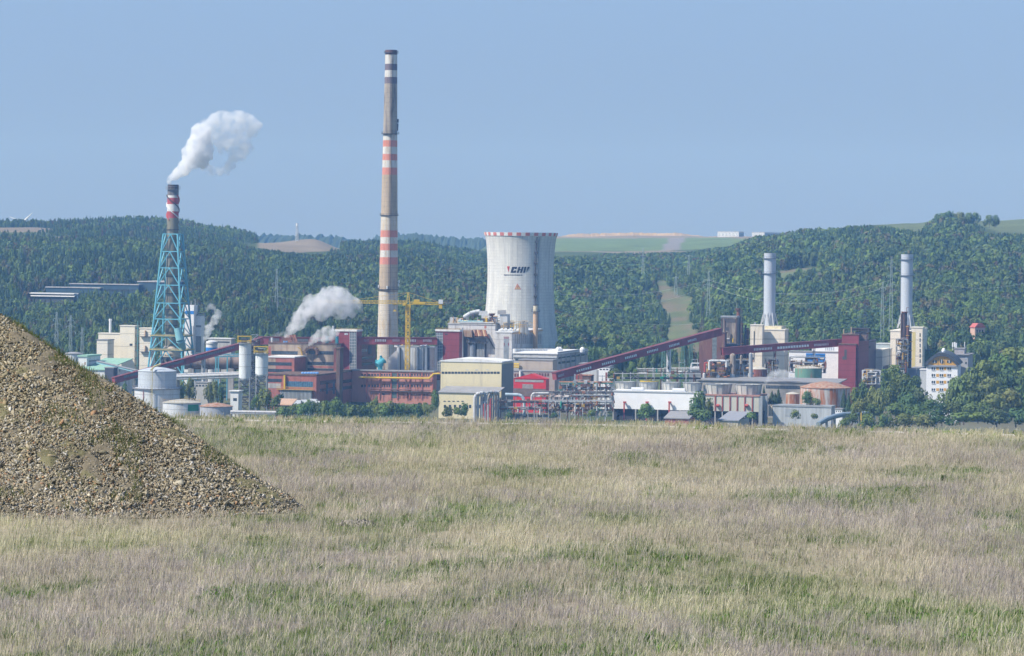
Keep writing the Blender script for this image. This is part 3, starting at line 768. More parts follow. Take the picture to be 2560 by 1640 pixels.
# ---------------------------------------------------------------- the tall striped chimney
Yc = 1880
def tallchimney():
    pts = [(978, 125), (968.5, 893)]
    x, y, zt = W(978, 125, Yc); zb = GZ - 1
    x2 = W(969, 893, Yc)[0]; x = (x + x2) / 2
    r_of = lambda py: (15.0 + (26.5 - 15.0) * ((py - 125) / 770.0) ** 1.12) * mpp(Yc)
    zof = lambda py: W(973, py, Yc)[2]
    o = thing('striped_chimney', 'tall slender concrete chimney with faded red and white bands and sooty top', 'chimney', (x, y, zb))
    bands = [(125, 'S'), (137, 'W'), (160, 'K'), (176, 'W'), (193, 'K'), (209, 'D'), (338, 'W'), (351, 'R'), (367, 'W'), (385, 'R'), (401, 'W'), (419, 'R'), (437, 'T'), (539, 'C'), (576, 'R'), (593, 'W'), (609, 'R'), (626, 'W'), (643, 'R'), (661, 'T'), (730, 'C'), (1000, 'C')]
    ms = {'S': mat('chimney_sooty_cap', (0.13, 0.075, 0.075), 0.9, 0.3, 0.5, 0.3), 'W': mat('chimney_white', (0.56, 0.54, 0.50), 0.8, 0.12, 0.5, 0.08, stain=(0.40, 0.31, 0.22), stain_amt=0.35),
          'K': mat('chimney_soot_band', (0.155, 0.125, 0.14), 0.9, 0.25, 0.5, 0.15), 'D': mat('chimney_sooty_concrete', (0.33, 0.285, 0.235), 0.9, 0.3, 0.45, 0.08, stain=(0.14, 0.12, 0.115), stain_amt=0.42, courses=2.6),
          'R': mat('chimney_red', (0.56, 0.235, 0.18), 0.8, 0.1, 0.4, 0.1, stain=(0.42, 0.15, 0.11), stain_amt=0.35), 'T': mat('chimney_brown_concrete', (0.42, 0.335, 0.245), 0.85, 0.14, 0.5, 0.07, stain=(0.30, 0.25, 0.20), stain_amt=0.4, courses=2.6),
          'C': mat('chimney_concrete', (0.54, 0.49, 0.42), 0.85, 0.14, 0.5, 0.07, stain=(0.47, 0.35, 0.21), stain_amt=0.45, courses=2.6)}
    keys = list(ms); prof, mi = [], []
    for (p0, k), (p1, _) in zip(bands[:-1], bands[1:]):
        n = max(1, int((p1 - p0) / 40))
        for i in range(n):
            prof.append((p0 + (p1 - p0) * i / n)); mi.append(keys.index(k))
    prof.append(1000)
    P = [(r_of(p) if p < 900 else r_of(900), zof(p)) for p in prof]
    P[-1] = (P[-1][0], zb)
    g = G(); g.lathe(x, y, P[::-1], 40, mats=[m for m in mi[::-1]] + [0], cap_top=False)
    # flue opening
    rt, ztop = P[0]
    g.m = 0; g.lathe(x, y, [(rt, ztop), (rt - 0.6, ztop), (rt - 0.6, ztop - 8)], 40, mats=[0, 0, 0])
    obj('shaft', g, [ms[k] for k in keys], o, smooth=True)
    for py, w in ((133, 0.7), (335, 1.1), (539, 0.7), (724, 0.9)):
        g = G(); ring(g, x, y, zof(py), r_of(py) - 0.05, w); obj('platform', g, DARKC, o)
    g = G(); r0 = r_of(400)
    for t in (-0.55,):
        a = math.atan2(-1, 0.12)
        for p0, p1 in zip(range(140, 900, 20), range(160, 920, 20)):
            q0 = (x + (r_of(p0) + 0.35) * math.cos(a), y + (r_of(p0) + 0.35) * math.sin(a), zof(p0)); q1 = (x + (r_of(p1) + 0.35) * math.cos(a), y + (r_of(p1) + 0.35) * math.sin(a), zof(p1))
            for dx in (-0.45, 0.45): g.beam((q0[0] + dx, q0[1], q0[2]), (q1[0] + dx, q1[1], q1[2]), 0.14)
            for k in range(4): 
                t_ = k / 4; g.beam((q0[0] - 0.45, q0[1], q0[2] + (q1[2] - q0[2]) * t_), (q0[0] + 0.45, q0[1], q0[2] + (q1[2] - q0[2]) * t_), 0.09)
    obj('ladder', g, DARKC, o)
    for py, dpx in ((302, 19), (313, 18.5), (322, 18)):
        g = G(); z = zof(py); xx = x + dpx * mpp(Yc); g.tube((xx, y - 0.6, z - 1.0), (xx, y - 0.6, z + 1.0), 0.5, n=8); g.beam((x + r_of(py) - 0.3, y, z), (xx, y - 0.4, z), 0.2); obj('antenna', g, DARKC, o)
    for py, dpx in ((712, 26), (703, 27), (716, -24), (718, -2)):
        g = G(); z = zof(py); xx = x + dpx * mpp(Yc); yy = y - (2 if abs(dpx) > 10 else r_of(py) + 0.5)
        g.tube((xx, yy, z - 0.8), (xx, yy, z + 0.8), 0.45, n=8); g.beam((x + (r_of(py) - 0.3) * (1 if dpx > 0 else -1) * (abs(dpx) > 10), yy + 0.5, z), (xx, yy, z), 0.15); obj('antenna', g, WHITE, o)
tallchimney()

# ---------------------------------------------------------------- cooling tower
Yt = 1985
def cooling_tower():
    s = mpp(Yt)
    xc = W(1302, 640, Yt)[0]; yc = Yt + 22
    zof = lambda py: ZC + ray(1302, py)[1] * Yt
    prof_px = [(958, 124), (940, 119), (900, 107.5), (870, 100), (840, 94.5), (800, 89.2), (760, 86), (720, 84), (690, 83.4), (660, 83.8), (630, 85.5), (610, 87.2), (596, 89.5), (590, 91)]
    prof = [(r * s, zof(p)) for p, r in prof_px]
    o = thing('cooling_tower', 'pale concrete hyperbolic cooling tower with red and white rim and black lettering', 'cooling tower', (xc, yc, GZ - 1))
    n = 96
    # shell with its own UV for the shuttering grid
    m = bpy.data.materials.new('tower_concrete'); m.use_nodes = True; nt = m.node_tree; N = nt.nodes; L = nt.links; b = N['Principled BSDF']; b.inputs['Roughness'].default_value = 0.85
    uv = N.new('ShaderNodeUVMap'); br = N.new('ShaderNodeTexBrick'); br.offset = 0; br.inputs['Scale'].default_value = 1.0
    br.inputs['Color1'].default_value = (0.66, 0.655, 0.62, 1); br.inputs['Color2'].default_value = (0.61, 0.605, 0.575, 1); br.inputs['Mortar'].default_value = (0.36, 0.37, 0.37, 1)
    br.inputs['Mortar Size'].default_value = 0.016; br.inputs['Brick Width'].default_value = 0.62; br.inputs['Row Height'].default_value = 0.62
    mp = N.new('ShaderNodeMapping'); mp.inputs['Scale'].default_value = (28.0, 0.36, 1); L.new(uv.outputs[0], mp.inputs['Vector']); L.new(mp.outputs[0], br.inputs['Vector'])
    tc = N.new('ShaderNodeTexCoord'); m2 = N.new('ShaderNodeMapping'); m2.inputs['Scale'].default_value = (1, 1, 0.06); L.new(tc.outputs['Object'], m2.inputs['Vector'])
    nz = N.new('ShaderNodeTexNoise'); nz.inputs['Scale'].default_value = 0.4; nz.inputs['Detail'].default_value = 8; L.new(m2.outputs[0], nz.inputs['Vector'])
    rp = N.new('ShaderNodeValToRGB'); rp.color_ramp.elements[0].position = 0.35; rp.color_ramp.elements[0].color = (0.80, 0.80, 0.82, 1); rp.color_ramp.elements[1].position = 0.62; rp.color_ramp.elements[1].color = (1, 1, 1, 1)
    L.new(nz.outputs['Fac'], rp.inputs['Fac'])
    mx = N.new('ShaderNodeMixRGB'); mx.blend_type = 'MULTIPLY'; mx.inputs['Fac'].default_value = 1; L.new(br.outputs['Color'], mx.inputs['Color1']); L.new(rp.outputs[0], mx.inputs['Color2']); L.new(mx.outputs[0], b.inputs['Base Color'])
    inner = [(r - 0.5, z) for r, z in prof]
    g = G(); g.lathe(xc, yc, prof, n, cap_top=False); nf = len(g.f)
    g.lathe(xc, yc, inner[::-1], n, cap_top=False); g.lathe(xc, yc, [prof[-1], inner[-1]], n, cap_top=False)
    sh = obj('shell', g, m, o, smooth=True)
    ul = sh.data.uv_layers.new(name='UVMap'); k = 0
    vv = g.v
    dat = np.zeros((len(sh.data.loops), 2), np.float32)
    for p in sh.data.polygons:
        ang = [math.atan2(vv[i][1] - yc, vv[i][0] - xc) / (2 * math.pi) for i in p.vertices]
        if max(ang) - min(ang) > 0.5: ang = [a + 1 if a < 0 else a for a in ang]
        for li, a, i in zip(p.loop_indices, ang, p.vertices): dat[li] = (a, vv[i][2] + 100)
    ul.data.foreach_set('uv', dat.ravel())
    # rim band
    zr0, zr1 = zof(590) + 0.02, zof(581); r0 = 91 * s + 0.25; r1 = 92.6 * s + 0.25
    g = G(); g.lathe(xc, yc, [(r0 - 0.9, zr0), (r0, zr0), (r1, zr1), (r1 - 0.9, zr1)], n, cap_top=False); obj('rim', g, mat('rim_white', (0.72, 0.71, 0.69), 0.8, 0.08, 0.4), o)
    g = G(); seg = 26
    for k in range(seg):
        a0 = 2 * math.pi * k / seg; a1 = a0 + math.pi / seg
        st = 4
        for q in range(st):
            t0, t1 = a0 + (a1 - a0) * q / st, a0 + (a1 - a0) * (q + 1) / st
            P = lambda rr, t, z: (xc + rr * math.cos(t), yc + rr * math.sin(t), z)
            g.hexa([P(r0 + 0.05, t0, zr0 + 0.1), P(r0 + 0.05, t1, zr0 + 0.1), P(r1 + 0.05, t1, zr1 - 0.05), P(r1 + 0.05, t0, zr1 - 0.05)], [P(r0 - 0.2, t0, zr0 + 0.1), P(r0 - 0.2, t1, zr0 + 0.1), P(r1 - 0.2, t1, zr1 - 0.05), P(r1 - 0.2, t0, zr1 - 0.05)])
    obj('rim_stripe', g, mat('rim_red', (0.58, 0.19, 0.16), 0.8, 0.1, 0.4), o)
    # X columns under the shell
    g = G(); rb = prof[0][0]; zb = prof[0][1]
    for k in range(32):
        a, b2 = 2 * math.pi * k / 32, 2 * math.pi * (k + 1) / 32
        for t0, t1 in ((a, b2), (b2, a)): g.beam((xc + (rb + 1.5) * math.cos(t0), yc + (rb + 1.5) * math.sin(t0), GZ - 1), (xc + rb * math.cos(t1), yc + rb * math.sin(t1), zb + 0.3), 0.7)
    obj('column', g, CONC, o)
    # ladder and riser down the shaded side
    def rad(z): return float(np.interp(z, [q[1] for q in prof], [q[0] for q in prof]))
    a = math.atan2(-math.sqrt(1 - 0.43 ** 2), 0.43)
    zs = np.linspace(zof(905), zof(592), 24)
    pth = [(xc + (rad(z) + 0.7) * math.cos(a), yc + (rad(z) + 0.7) * math.sin(a), z) for z in zs]
    g = G(); g.path(pth, 0.38, 7)
    for p in pth[::2]: g.box(p[0] - 0.9, p[0] + 0.9, p[1] - 0.6, p[1] + 0.8, p[2] - 0.25, p[2] + 0.9)
    obj('ladder_cage', g, DARKC, o)
    g = G(); a2 = a + 0.09
    pth = [(xc + (rad(z) + 0.5) * math.cos(a2), yc + (rad(z) + 0.5) * math.sin(a2), z) for z in zs]
    g.path(pth, 0.3, 6); obj('riser_pipe', g, GREYM, o)
    # lettering, painted on the shell
    def onshell(px, py, off):
        u, v = ray(px, py)
        # camera ray against the local cylinder radius
        y = yc - 20; 
        for _ in range(6):
            z = ZC + v * y; r = rad(z) + off
            dx = u * y - xc; y = yc - math.sqrt(max(r * r - dx * dx, 0))
        return (u * y, y, ZC + v * y)
    def paint(polys, m, name, lab=None, parent=o):
        g = G()
        for poly in polys:
            n_ = len(poly); f0 = [onshell(a, b, 0.10) for a, b in poly]; f1 = [onshell(a, b, -0.15) for a, b in poly]
            g._add(f0 + f1, [tuple(range(n_))[::-1], tuple(range(n_, 2 * n_))] + [(i, (i + 1) % n_, n_ + (i + 1) % n_, n_ + i) for i in range(n_)])
        return obj(name, g, m, parent, label=lab)
    T = lambda pts: [(1240 + a / 17.11, 645 + b / 17.11) for a, b in pts]
    INK = mat('logo_ink', (0.022, 0.026, 0.05), 0.7, 0.1, 0.5); LR = mat('logo_red', (0.42, 0.06, 0.075), 0.7, 0.1, 0.5)
    paint([T([(468, 355), (590, 355), (530, 605)])], LR, 'logo_wedge')
    paint([T([(690, 375), (800, 375), (710, 630), (620, 630)]), T([(800, 375), (905, 375), (885, 440), (778, 440)]), T([(885, 440), (880, 470), (790, 470), (795, 440)]), T([(732, 565), (860, 565), (840, 630), (710, 630)]), T([(785, 530), (875, 530), (860, 565), (775, 565)])], INK, 'logo_letter')
    paint([T([(965, 375), (1050, 375), (970, 630), (885, 630)]), T([(1105, 375), (1190, 375), (1105, 630), (1022, 630)]), T([(1015, 480), (1090, 480), (1075, 525), (1000, 525)])], INK, 'logo_letter')
    paint([T([(1225, 375), (1300, 375), (1235, 630), (1158, 630)])], INK, 'logo_letter')
    paint([T([(1350, 375), (1455, 375), (1400, 460), (1300, 600)])], INK, 'logo_letter')
    # the small line of writing under it, too fine to read from here
    r = random.Random(5); polys = []; x = 352
    for wlen, w in ((11, 17), (7, 19), (11, 17), (3, 16)):
        for i in range(wlen):
            h = 62 if i == 0 else r.choice((42, 46, 50)); k = r.randrange(3)
            b = 752
            polys.append(T([(x, b - h), (x + 5, b - h), (x + 5, b), (x, b)]))
            if k < 2: polys.append(T([(x + 5, b - h), (x + w * 0.72, b - h), (x + w * 0.72, b - h + 10), (x + 5, b - h + 10)]))
            if k == 1: polys.append(T([(x + 5, b - 10), (x + w * 0.72, b - 10), (x + w * 0.72, b), (x + 5, b)]))
            if k == 2: polys.append(T([(x + w * 0.5, b - h), (x + w * 0.72, b - h), (x + w * 0.72, b), (x + w * 0.5, b)]))
            x += w + 5
        x += 22
    paint(polys, INK, 'logo_caption')
    tri = paint([T([(912, 1085), (1080, 1345), (795, 1345)])], mat('sign_red', (0.50, 0.17, 0.12), 0.8), 'warning_triangle')
    paint_y = [T([(912, 1150), (1035, 1322), (835, 1322)])]
    g = G()
    for poly, off, mm in ((paint_y[0], 0.16, 'sign_yellow'),):
        f0 = [onshell(a, b, off) for a, b in poly]; f1 = [onshell(a, b, 0.02) for a, b in poly]
        g._add(f0 + f1, [(2, 1, 0), (3, 4, 5), (0, 1, 4, 3), (1, 2, 5, 4), (2, 0, 3, 5)])
    obj('sign_face', g, mat('sign_yellow', (0.62, 0.45, 0.18), 0.8), tri)
    g = G()
    for poly in (T([(895, 1190), (920, 1190), (920, 1290), (895, 1290)]), T([(930, 1190), (950, 1190), (950, 1290), (930, 1290)])):
        f0 = [onshell(a, b, 0.2) for a, b in poly]; f1 = [onshell(a, b, 0.1) for a, b in poly]
        g.hexa(f0, f1)
    obj('sign_symbol', g, mat('sign_red', (0.5, 0.17, 0.12)), tri)
cooling_tower()

# ---------------------------------------------------------------- chimney in the blue lattice frame
Yb = 1830
def lattice_chimney():
    s = mpp(Yb)
    xc = W(427, 650, Yb)[0]; yc = Yb + 8
    zof = lambda py: ZC + ray(427, py)[1] * Yb
    o = thing('smoking_chimney', 'olive steel chimney with red and white top inside a tall sky blue lattice frame', 'chimney', (xc, yc, GZ - 1))
    ms = [OLIVE, mat('flue_cap', (0.07, 0.06, 0.07), 0.9, 0.2, 0.5), mat('flue_grey', (0.16, 0.155, 0.165), 0.8, 0.3, 0.6), mat('flue_white', (0.60, 0.60, 0.60), 0.7, 0.08, 0.4), mat('flue_red', (0.36, 0.075, 0.085), 0.7, 0.12, 0.4)]
    bands = [(1000, 16.5, 0), (838, 16, 0), (700, 14.8, 0), (545, 14.6, 4), (528, 14.6, 3), (510, 14.6, 4), (494, 14.5, 3), (488, 14.2, 2), (474, 14, 1), (461, 13.8, 1)]
    g = G(); g.lathe(xc, yc, [(r * s, zof(p) if p < 1000 else GZ - 1) for p, r, _ in bands], 32, mats=[b[2] for b in bands], cap_top=False)
    zt, rt = zof(461), 13.8 * s
    g.lathe(xc, yc, [(rt, zt), (rt - 0.35, zt), (rt - 0.35, zt - 5)], 32, mats=[1, 1, 1])
    obj('flue', g, ms, o, smooth=True)
    # helical strakes on the banded part
    for k, mm in ((0, DARKC), (1, mat('strake_red', (0.42, 0.10, 0.10), 0.7)), (2, WHITE)):
        g = G(); pts = []
        for i in range(40):
            t = i / 39; py = 489 + t * 62; a = -2.9 + k * 2.09 + t * 5.0
            r0 = 14.5 * s
            pts.append((xc + r0 * math.cos(a), yc + r0 * math.sin(a), zof(py), a))
        for p, q in zip(pts[:-1], pts[1:]):
            def E(p, rr, dz): return (xc + rr * math.cos(p[3]), yc + rr * math.sin(p[3]), p[2] + dz)
            g.hexa([E(p, 14.3 * s, 0), E(p, 17.0 * s, 0), E(p, 17.0 * s, 0.55), E(p, 14.3 * s, 0.55)], [E(q, 14.3 * s, 0), E(q, 17.0 * s, 0), E(q, 17.0 * s, 0.55), E(q, 14.3 * s, 0.55)])
        obj('strake', g, mm, o)
    g = G(); ring(g, xc, yc, zof(473), 14 * s, 0.9, rail=1.6); obj('platform', g, GREYM, o)
    g = G()
    for py in (575, 632, 692, 735, 775, 815): g.lathe(xc, yc, [(15.6 * s, zof(py)), (16.2 * s, zof(py)), (16.2 * s, zof(py) + 0.4), (15.6 * s, zof(py) + 0.4)], 28, cap_top=False)
    obj('collar', g, DARKC, o)
    # frame
    lv = [585, 629, 670, 713, 758, 798, 842, 877, 935, 1005]
    L_ = {585: (406, 442.5), 877: (376, 456.5), 1005: (362, 463)}
    def half(py):
        w = np.interp(py, [585, 877, 1005], [36.5, 80.5, 101.0]) * s / C_ / 2
        return w
    cx = W(427.5, 700, Yb)[0]; cy = Yb + 8
    def corner(py, i):
        w = half(py); z = ZC + ray(427, py)[1] * Yb if py < 1005 else GZ - 1
        lx, ly = ((-1, -1), (1, -1), (1, 1), (-1, 1))[i]
        c0 = (424.2 + (py - 585) * (416.5 - 424.2) / 292.0)
        xx = cx + (c0 - 424.2) * 0 
        return (cx + lx * w * C_ + ly * w * S_, cy - lx * w * S_ + ly * w * C_, z)
    for i in range(4):
        g = G()
        for a, b in zip(lv[:-1], lv[1:]): g.tube(corner(a, i), corner(b, i), 0.5, n=7)
        obj('leg', g, TEAL, o)
    for k, (a, b) in enumerate(zip(lv[:-1], lv[1:])):
        g = G()
        for i in range(4):
            j = (i + 1) % 4
            A, Bp, A2, B2 = [np.array(q) for q in (corner(a, i), corner(a, j), corner(b, i), corner(b, j))]
            g.beam(A, Bp, 0.5); m_ = (A + Bp) / 2
            g.beam(m_, A2, 0.46); g.beam(m_, B2, 0.46)
        obj('brace', g, TEAL, o)
    for py in (842, 877):
        g = G(); w = half(py) + 0.6; z = corner(py, 0)[2]
        P = [(cx + lx * w * C_ + ly * w * S_, cy - lx * w * S_ + ly * w * C_) for lx, ly in ((-1, -1), (1, -1), (1, 1), (-1, 1))]
        for p, q in zip(P, P[1:] + P[:1]):
            g.beam((*p, z + 1.2), (*q, z + 1.2), 0.16); g.beam((*p, z + 0.5), (*q, z + 0.5), 0.5)
        obj('gangway', g, mat('gangway_yellow', (0.48, 0.42, 0.2), 0.7, 0.2, 0.6), o)
    g = G(); zz = [np.interp(t, [0, 1], [corner(585, 1)[2], corner(935, 1)[2]]) for t in np.linspace(0, 1, 20)]
    a = corner(600, 0); ladder(g, xc - 2.6, yc - 3.8, zof(838), zof(560), 0.6); obj('ladder', g, DARKC, o)
    # duct elbow on the frame
    g = G(); p = W(444, 820, Yb - 6); g.tube(p, (p[0] + 1.5, p[1], p[2] - 6.5), 2.0, 2.3, 12); g.tube((p[0] + 1.5, p[1], p[2] - 6.5), (p[0] + 3, p[1] + 4, p[2] - 11), 2.3, 1.4, 12); obj('duct_elbow', g, mat('duct_blue', (0.22, 0.46, 0.50), 0.6, 0.1, 0.4), o)
    # furnace dome standing in the foot of the frame
    f = thing('furnace_dome', 'cream furnace dome with pipes inside the foot of the blue frame', 'furnace', (xc, yc, GZ - 1))
    g = G(); rr = 23 * s; zb = zof(890)
    g.lathe(xc, yc, [(rr * 0.98, GZ - 1), (rr, zb), (rr * 0.93, zof(875)), (rr * 0.72, zof(866)), (rr * 0.4, zof(860)), (3.4, zof(852))], 30); obj('dome', g, mat('furnace_cream', (0.52, 0.44, 0.35), 0.7, 0.2, 0.5, stain=(0.28, 0.24, 0.22), stain_amt=0.4), f, smooth=True)
    rr_ = random.Random(3)
    for k in range(16):
        g = G(); a = -2.9 + k * 0.17; R0 = rr + 0.6
        x1, y1 = xc + R0 * math.cos(a), yc + R0 * math.sin(a); z1 = zof(rr_.uniform(886, 908))
        g.tube((x1, y1, z1), (x1 + rr_.uniform(-3, 3), y1 - 0.5, z1 - rr_.uniform(2, 7)), rr_.uniform(0.2, 0.6), n=8); obj('pipe', g, rr_.choice((PIPEW, DARKC, TAN, DARKC, GREYM)), f)
    g = G()
    for py in (893, 912): g.lathe(xc, yc, [(rr, zof(py)), (rr + 1.6, zof(py)), (rr + 1.6, zof(py) + 0.5), (rr, zof(py) + 0.5)], 28, cap_top=False)
    obj('gangway', g, mat('gangway_tan', (0.42, 0.38, 0.30), 0.8), f)
lattice_chimney()

# ---------------------------------------------------------------- two gas turbine stacks on their blocks
def turbine(pc0, pc1, top, Y, blk, label, blab, levels, extra):
    s = mpp(Y); xc = W((pc0 + pc1) / 2, (top + 800) / 2, Y)[0]; yc = Y + 14; Yc2 = yc
    zof = lambda py: ZC + ray((pc0 + pc1) / 2, py)[1] * Y
    b = B('turbine_house', blab, 'building', *blk)
    zroof = b.zb + b.h
    o = thing('turbine_stack', label, 'chimney', (xc, yc, zroof + 0.5))
    r = 15.2 * s
    g = G(); zt = zof(top); zf = zof(levels[-1])
    g.lathe(xc, yc, [(r * 0.97, zof(levels[-1] + 30)), (r * 0.97, zf), (r, zof(top + 18)), (r * 1.02, zof(top + 2)), (r * 1.04, zt)], 36, cap_top=False)
    g.lathe(xc, yc, [(r * 1.04, zt), (r - 0.5, zt), (r - 0.5, zt - 6)], 36); obj('shaft', g, STACKG, o, smooth=True)
    for py in levels[:2]:
        g = G(); ring(g, xc, yc, zof(py), r, 0.8, n=24); obj('platform', g, mat('walkway_steel', (0.16, 0.19, 0.24), 0.6), o)
    for k in range(8):
        a = 2 * math.pi * (k + 0.5) / 8; g = G()
        g.beam((xc + r * math.cos(a), yc + r * math.sin(a), zf + 2), (xc + r * 1.55 * math.cos(a), yc + r * 1.55 * math.sin(a), zof(levels[-1] + 24)), 0.4)
        a2 = a + 0.4; g.beam((xc + r * math.cos(a2), yc + r * math.sin(a2), zf + 1), (xc + r * 1.55 * math.cos(a), yc + r * 1.55 * math.sin(a), zof(levels[-1] + 24)), 0.3)
        obj('brace', g, mat('brace_pale', (0.56, 0.57, 0.58), 0.6), o)
    g = G(); ladder(g, xc - r - 0.5, yc - 1, zf, zt, 0.7); obj('ladder', g, DARKC, o)
    return b, o, zroof
TYP = mat('turbine_cream', (0.74, 0.67, 0.57), 0.75, 0.05, 0.25, 0.3, stain=(0.55, 0.48, 0.34), stain_amt=0.25, courses=9.0)
bA, oA, zA = turbine(1914, 1944, 633, 1870, (1906, 1962, 1971, 826, 1870, TYP, None, CREAM2, 0.6), 'pale grey steel stack on the cream block beside the rusty towers', 'cream windowless block under the left of the two grey stacks', (647, 685, 792), None)
k = B('x', '', '', 1876, 1906, 1911, 814, 1864, TYP, parent=bA.root, wall='stair_tower', roof=CREAM2)
k.front('window', 1884.5, 1887, 828, 905, GLASS, 0.08)
g = G(); p = W(1893, 826, 1872); bA.top('roof_unit', 1908, 1950, 815, 5, 20, mat('roof_unit_cream', (0.60, 0.54, 0.38), 0.8)); bA.top('stack_base', 1909, 1944, 817, 6, 22, CREAM)
g = G(); bA.top('vent', 1884, 1888, 806, 1, 3, GREYM)
bB, oB, zB = turbine(2259, 2289, 636, 1900, (2226, 2280, 2318, 829, 1900, TYP, None, CREAM2, 0.6), 'pale grey steel stack behind the dark rusty column', 'cream windowless block under the right of the two grey stacks', (650, 690, 797), None)
k = B('x', '', '', 2278, 2306.5, 2312, 820, 1890, TYP, parent=bB.root, wall='stair_tower', roof=CREAM2)
for q in range(6): k.front('window', 2299, 2301.5, 833 + q * 13, 842 + q * 13, GLASS, 0.1)
k.front('yellow_panel', 2281, 2289, 830, 925, mat('yellow_panel', (0.60, 0.50, 0.22), 0.75, 0.1, 0.4, 0.3), 0.05)
# ---------------------------------------------------------------- left part of the works
# round grey tanks and green roofed sheds
cyl_thing('storage_tank', 'low white round tank at the foot of the wood beside the green roofed shed', 'tank', 181, 22, 885, 1840, TANKW, roof=ROOFG, roof_h=0.8, roof_over=0.4)
b = B('green_roof_shed', 'white gatehouse block with flat green roof left of the cream hall', 'building', 196, 217, 251, 892, 1790, WHITE, roof=GREENR, roof_t=0.8, over=0.5)
b.side('window_band', 222, 248, 901, 905, SHUT)
b.front('door', 211, 214, 905, 912, RUST)
b2 = B('green_roof_hall', 'long low white hall with pale green sloping roof', 'building', 196, 262, 330, 926, 1778, WHITE)
def mono(bb, y0, y1, z_low, z_high, m, name='roof'):
    g = G(); x0, x1 = bb.ox - bb.w - 0.5, bb.ox + 0.5
    g.hexa([(x0, bb.oy + y0, bb.oz + bb.h + z_low), (x1, bb.oy + y0, bb.oz + bb.h + z_low), (x1, bb.oy + y1, bb.oz + bb.h + z_high), (x0, bb.oy + y1, bb.oz + bb.h + z_high)], [(x0, bb.oy + y0, bb.oz + bb.h + z_low - 0.4), (x1, bb.oy + y0, bb.oz + bb.h + z_low - 0.4), (x1, bb.oy + y1, bb.oz + bb.h + z_high - 0.4), (x0, bb.oy + y1, bb.oz + bb.h + z_high - 0.4)])
    return obj(name, g, m, bb.root, world=False)
mono(b2, -0.6, b2.d + 0.4, 0.45, 5.0, GREENR)
b = B('slate_shed', 'dark slate grey crusher shed below the green roofs', 'building', 262, 284, 289, 921, 1752, mat('slate_cladding', (0.07, 0.075, 0.10), 0.7, 0.2, 0.5), roof=ROOFG)
b.front('opening', 268, 282, 942, 985, DARKC)
# the cream hall and its higher bay
b = B('cream_hall', 'large stepped cream clad hall with thin white flue on its roof', 'building', 246, 337, 341, 836, 1862, CREAM, roof=CREAM2)
k = B('x', '', '', 300, 337, 341, 816, 1861.5, CREAM, parent=b.root, wall='tall_bay', roof=CREAM2)
k2 = B('x', '', '', 242, 269, 285, 851, 1848, CREAM2, parent=b.root, wall='annex', roof=ROOFG)
k.front('window', 324, 331, 859, 864, GLASS, 0.1)
g = G(); p0 = b.pt(275.5, 836, 8); p1 = b.pt(276, 797, 8); g.tube(p0, p1, 0.75, n=12); g.tube((p1[0] - 0.9, p1[1], p1[2] - 0.6), (p1[0] + 0.9, p1[1], p1[2] - 0.6), 0.5, n=8); obj('flue', g, WHITE, b.root, world=False)
g = G(); w0, _ = 0.6, 0
for z in range(2, int(k.h), 4): g.box(k.ox + 0.1, k.ox + 1.6, k.oy + 0.5, k.oy + 5.5, k.oz + z, k.oz + z + 0.25)
for yy in (0.5, 5.5):
    g.beam((k.ox + 1.5, k.oy + yy, k.oz), (k.ox + 1.5, k.oy + yy, k.oz + k.h + 3), 0.3)
obj('fire_stair', g, mat('stair_green', (0.10, 0.27, 0.27), 0.7), b.root, world=False)
b = B('cream_tower', 'narrow cream clad tower with tan pipes beside the blue lattice', 'building', 349, 379, 386, 822, 1858, CREAM2, roof=CREAM)
for q in (842, 880):
    g = G(); x0, z = b.fx(352, q); x1, _ = b.fx(383, q); g.box(x0, x1 + 2, -1.5, -0.02, z, z + 0.3); g.beam((x0, -1.5, z + 1.2), (x1 + 2, -1.5, z + 1.2), 0.12); obj('gangway', g, DARKC, b.root, world=False)
    g = G(); x0, z = b.fx(364, q - 4); g.tube((x0, -0.6, z - 1), (x0, -0.6, z + 2.6), 0.5); obj('vent_pipe', g, TAN, b.root, world=False)
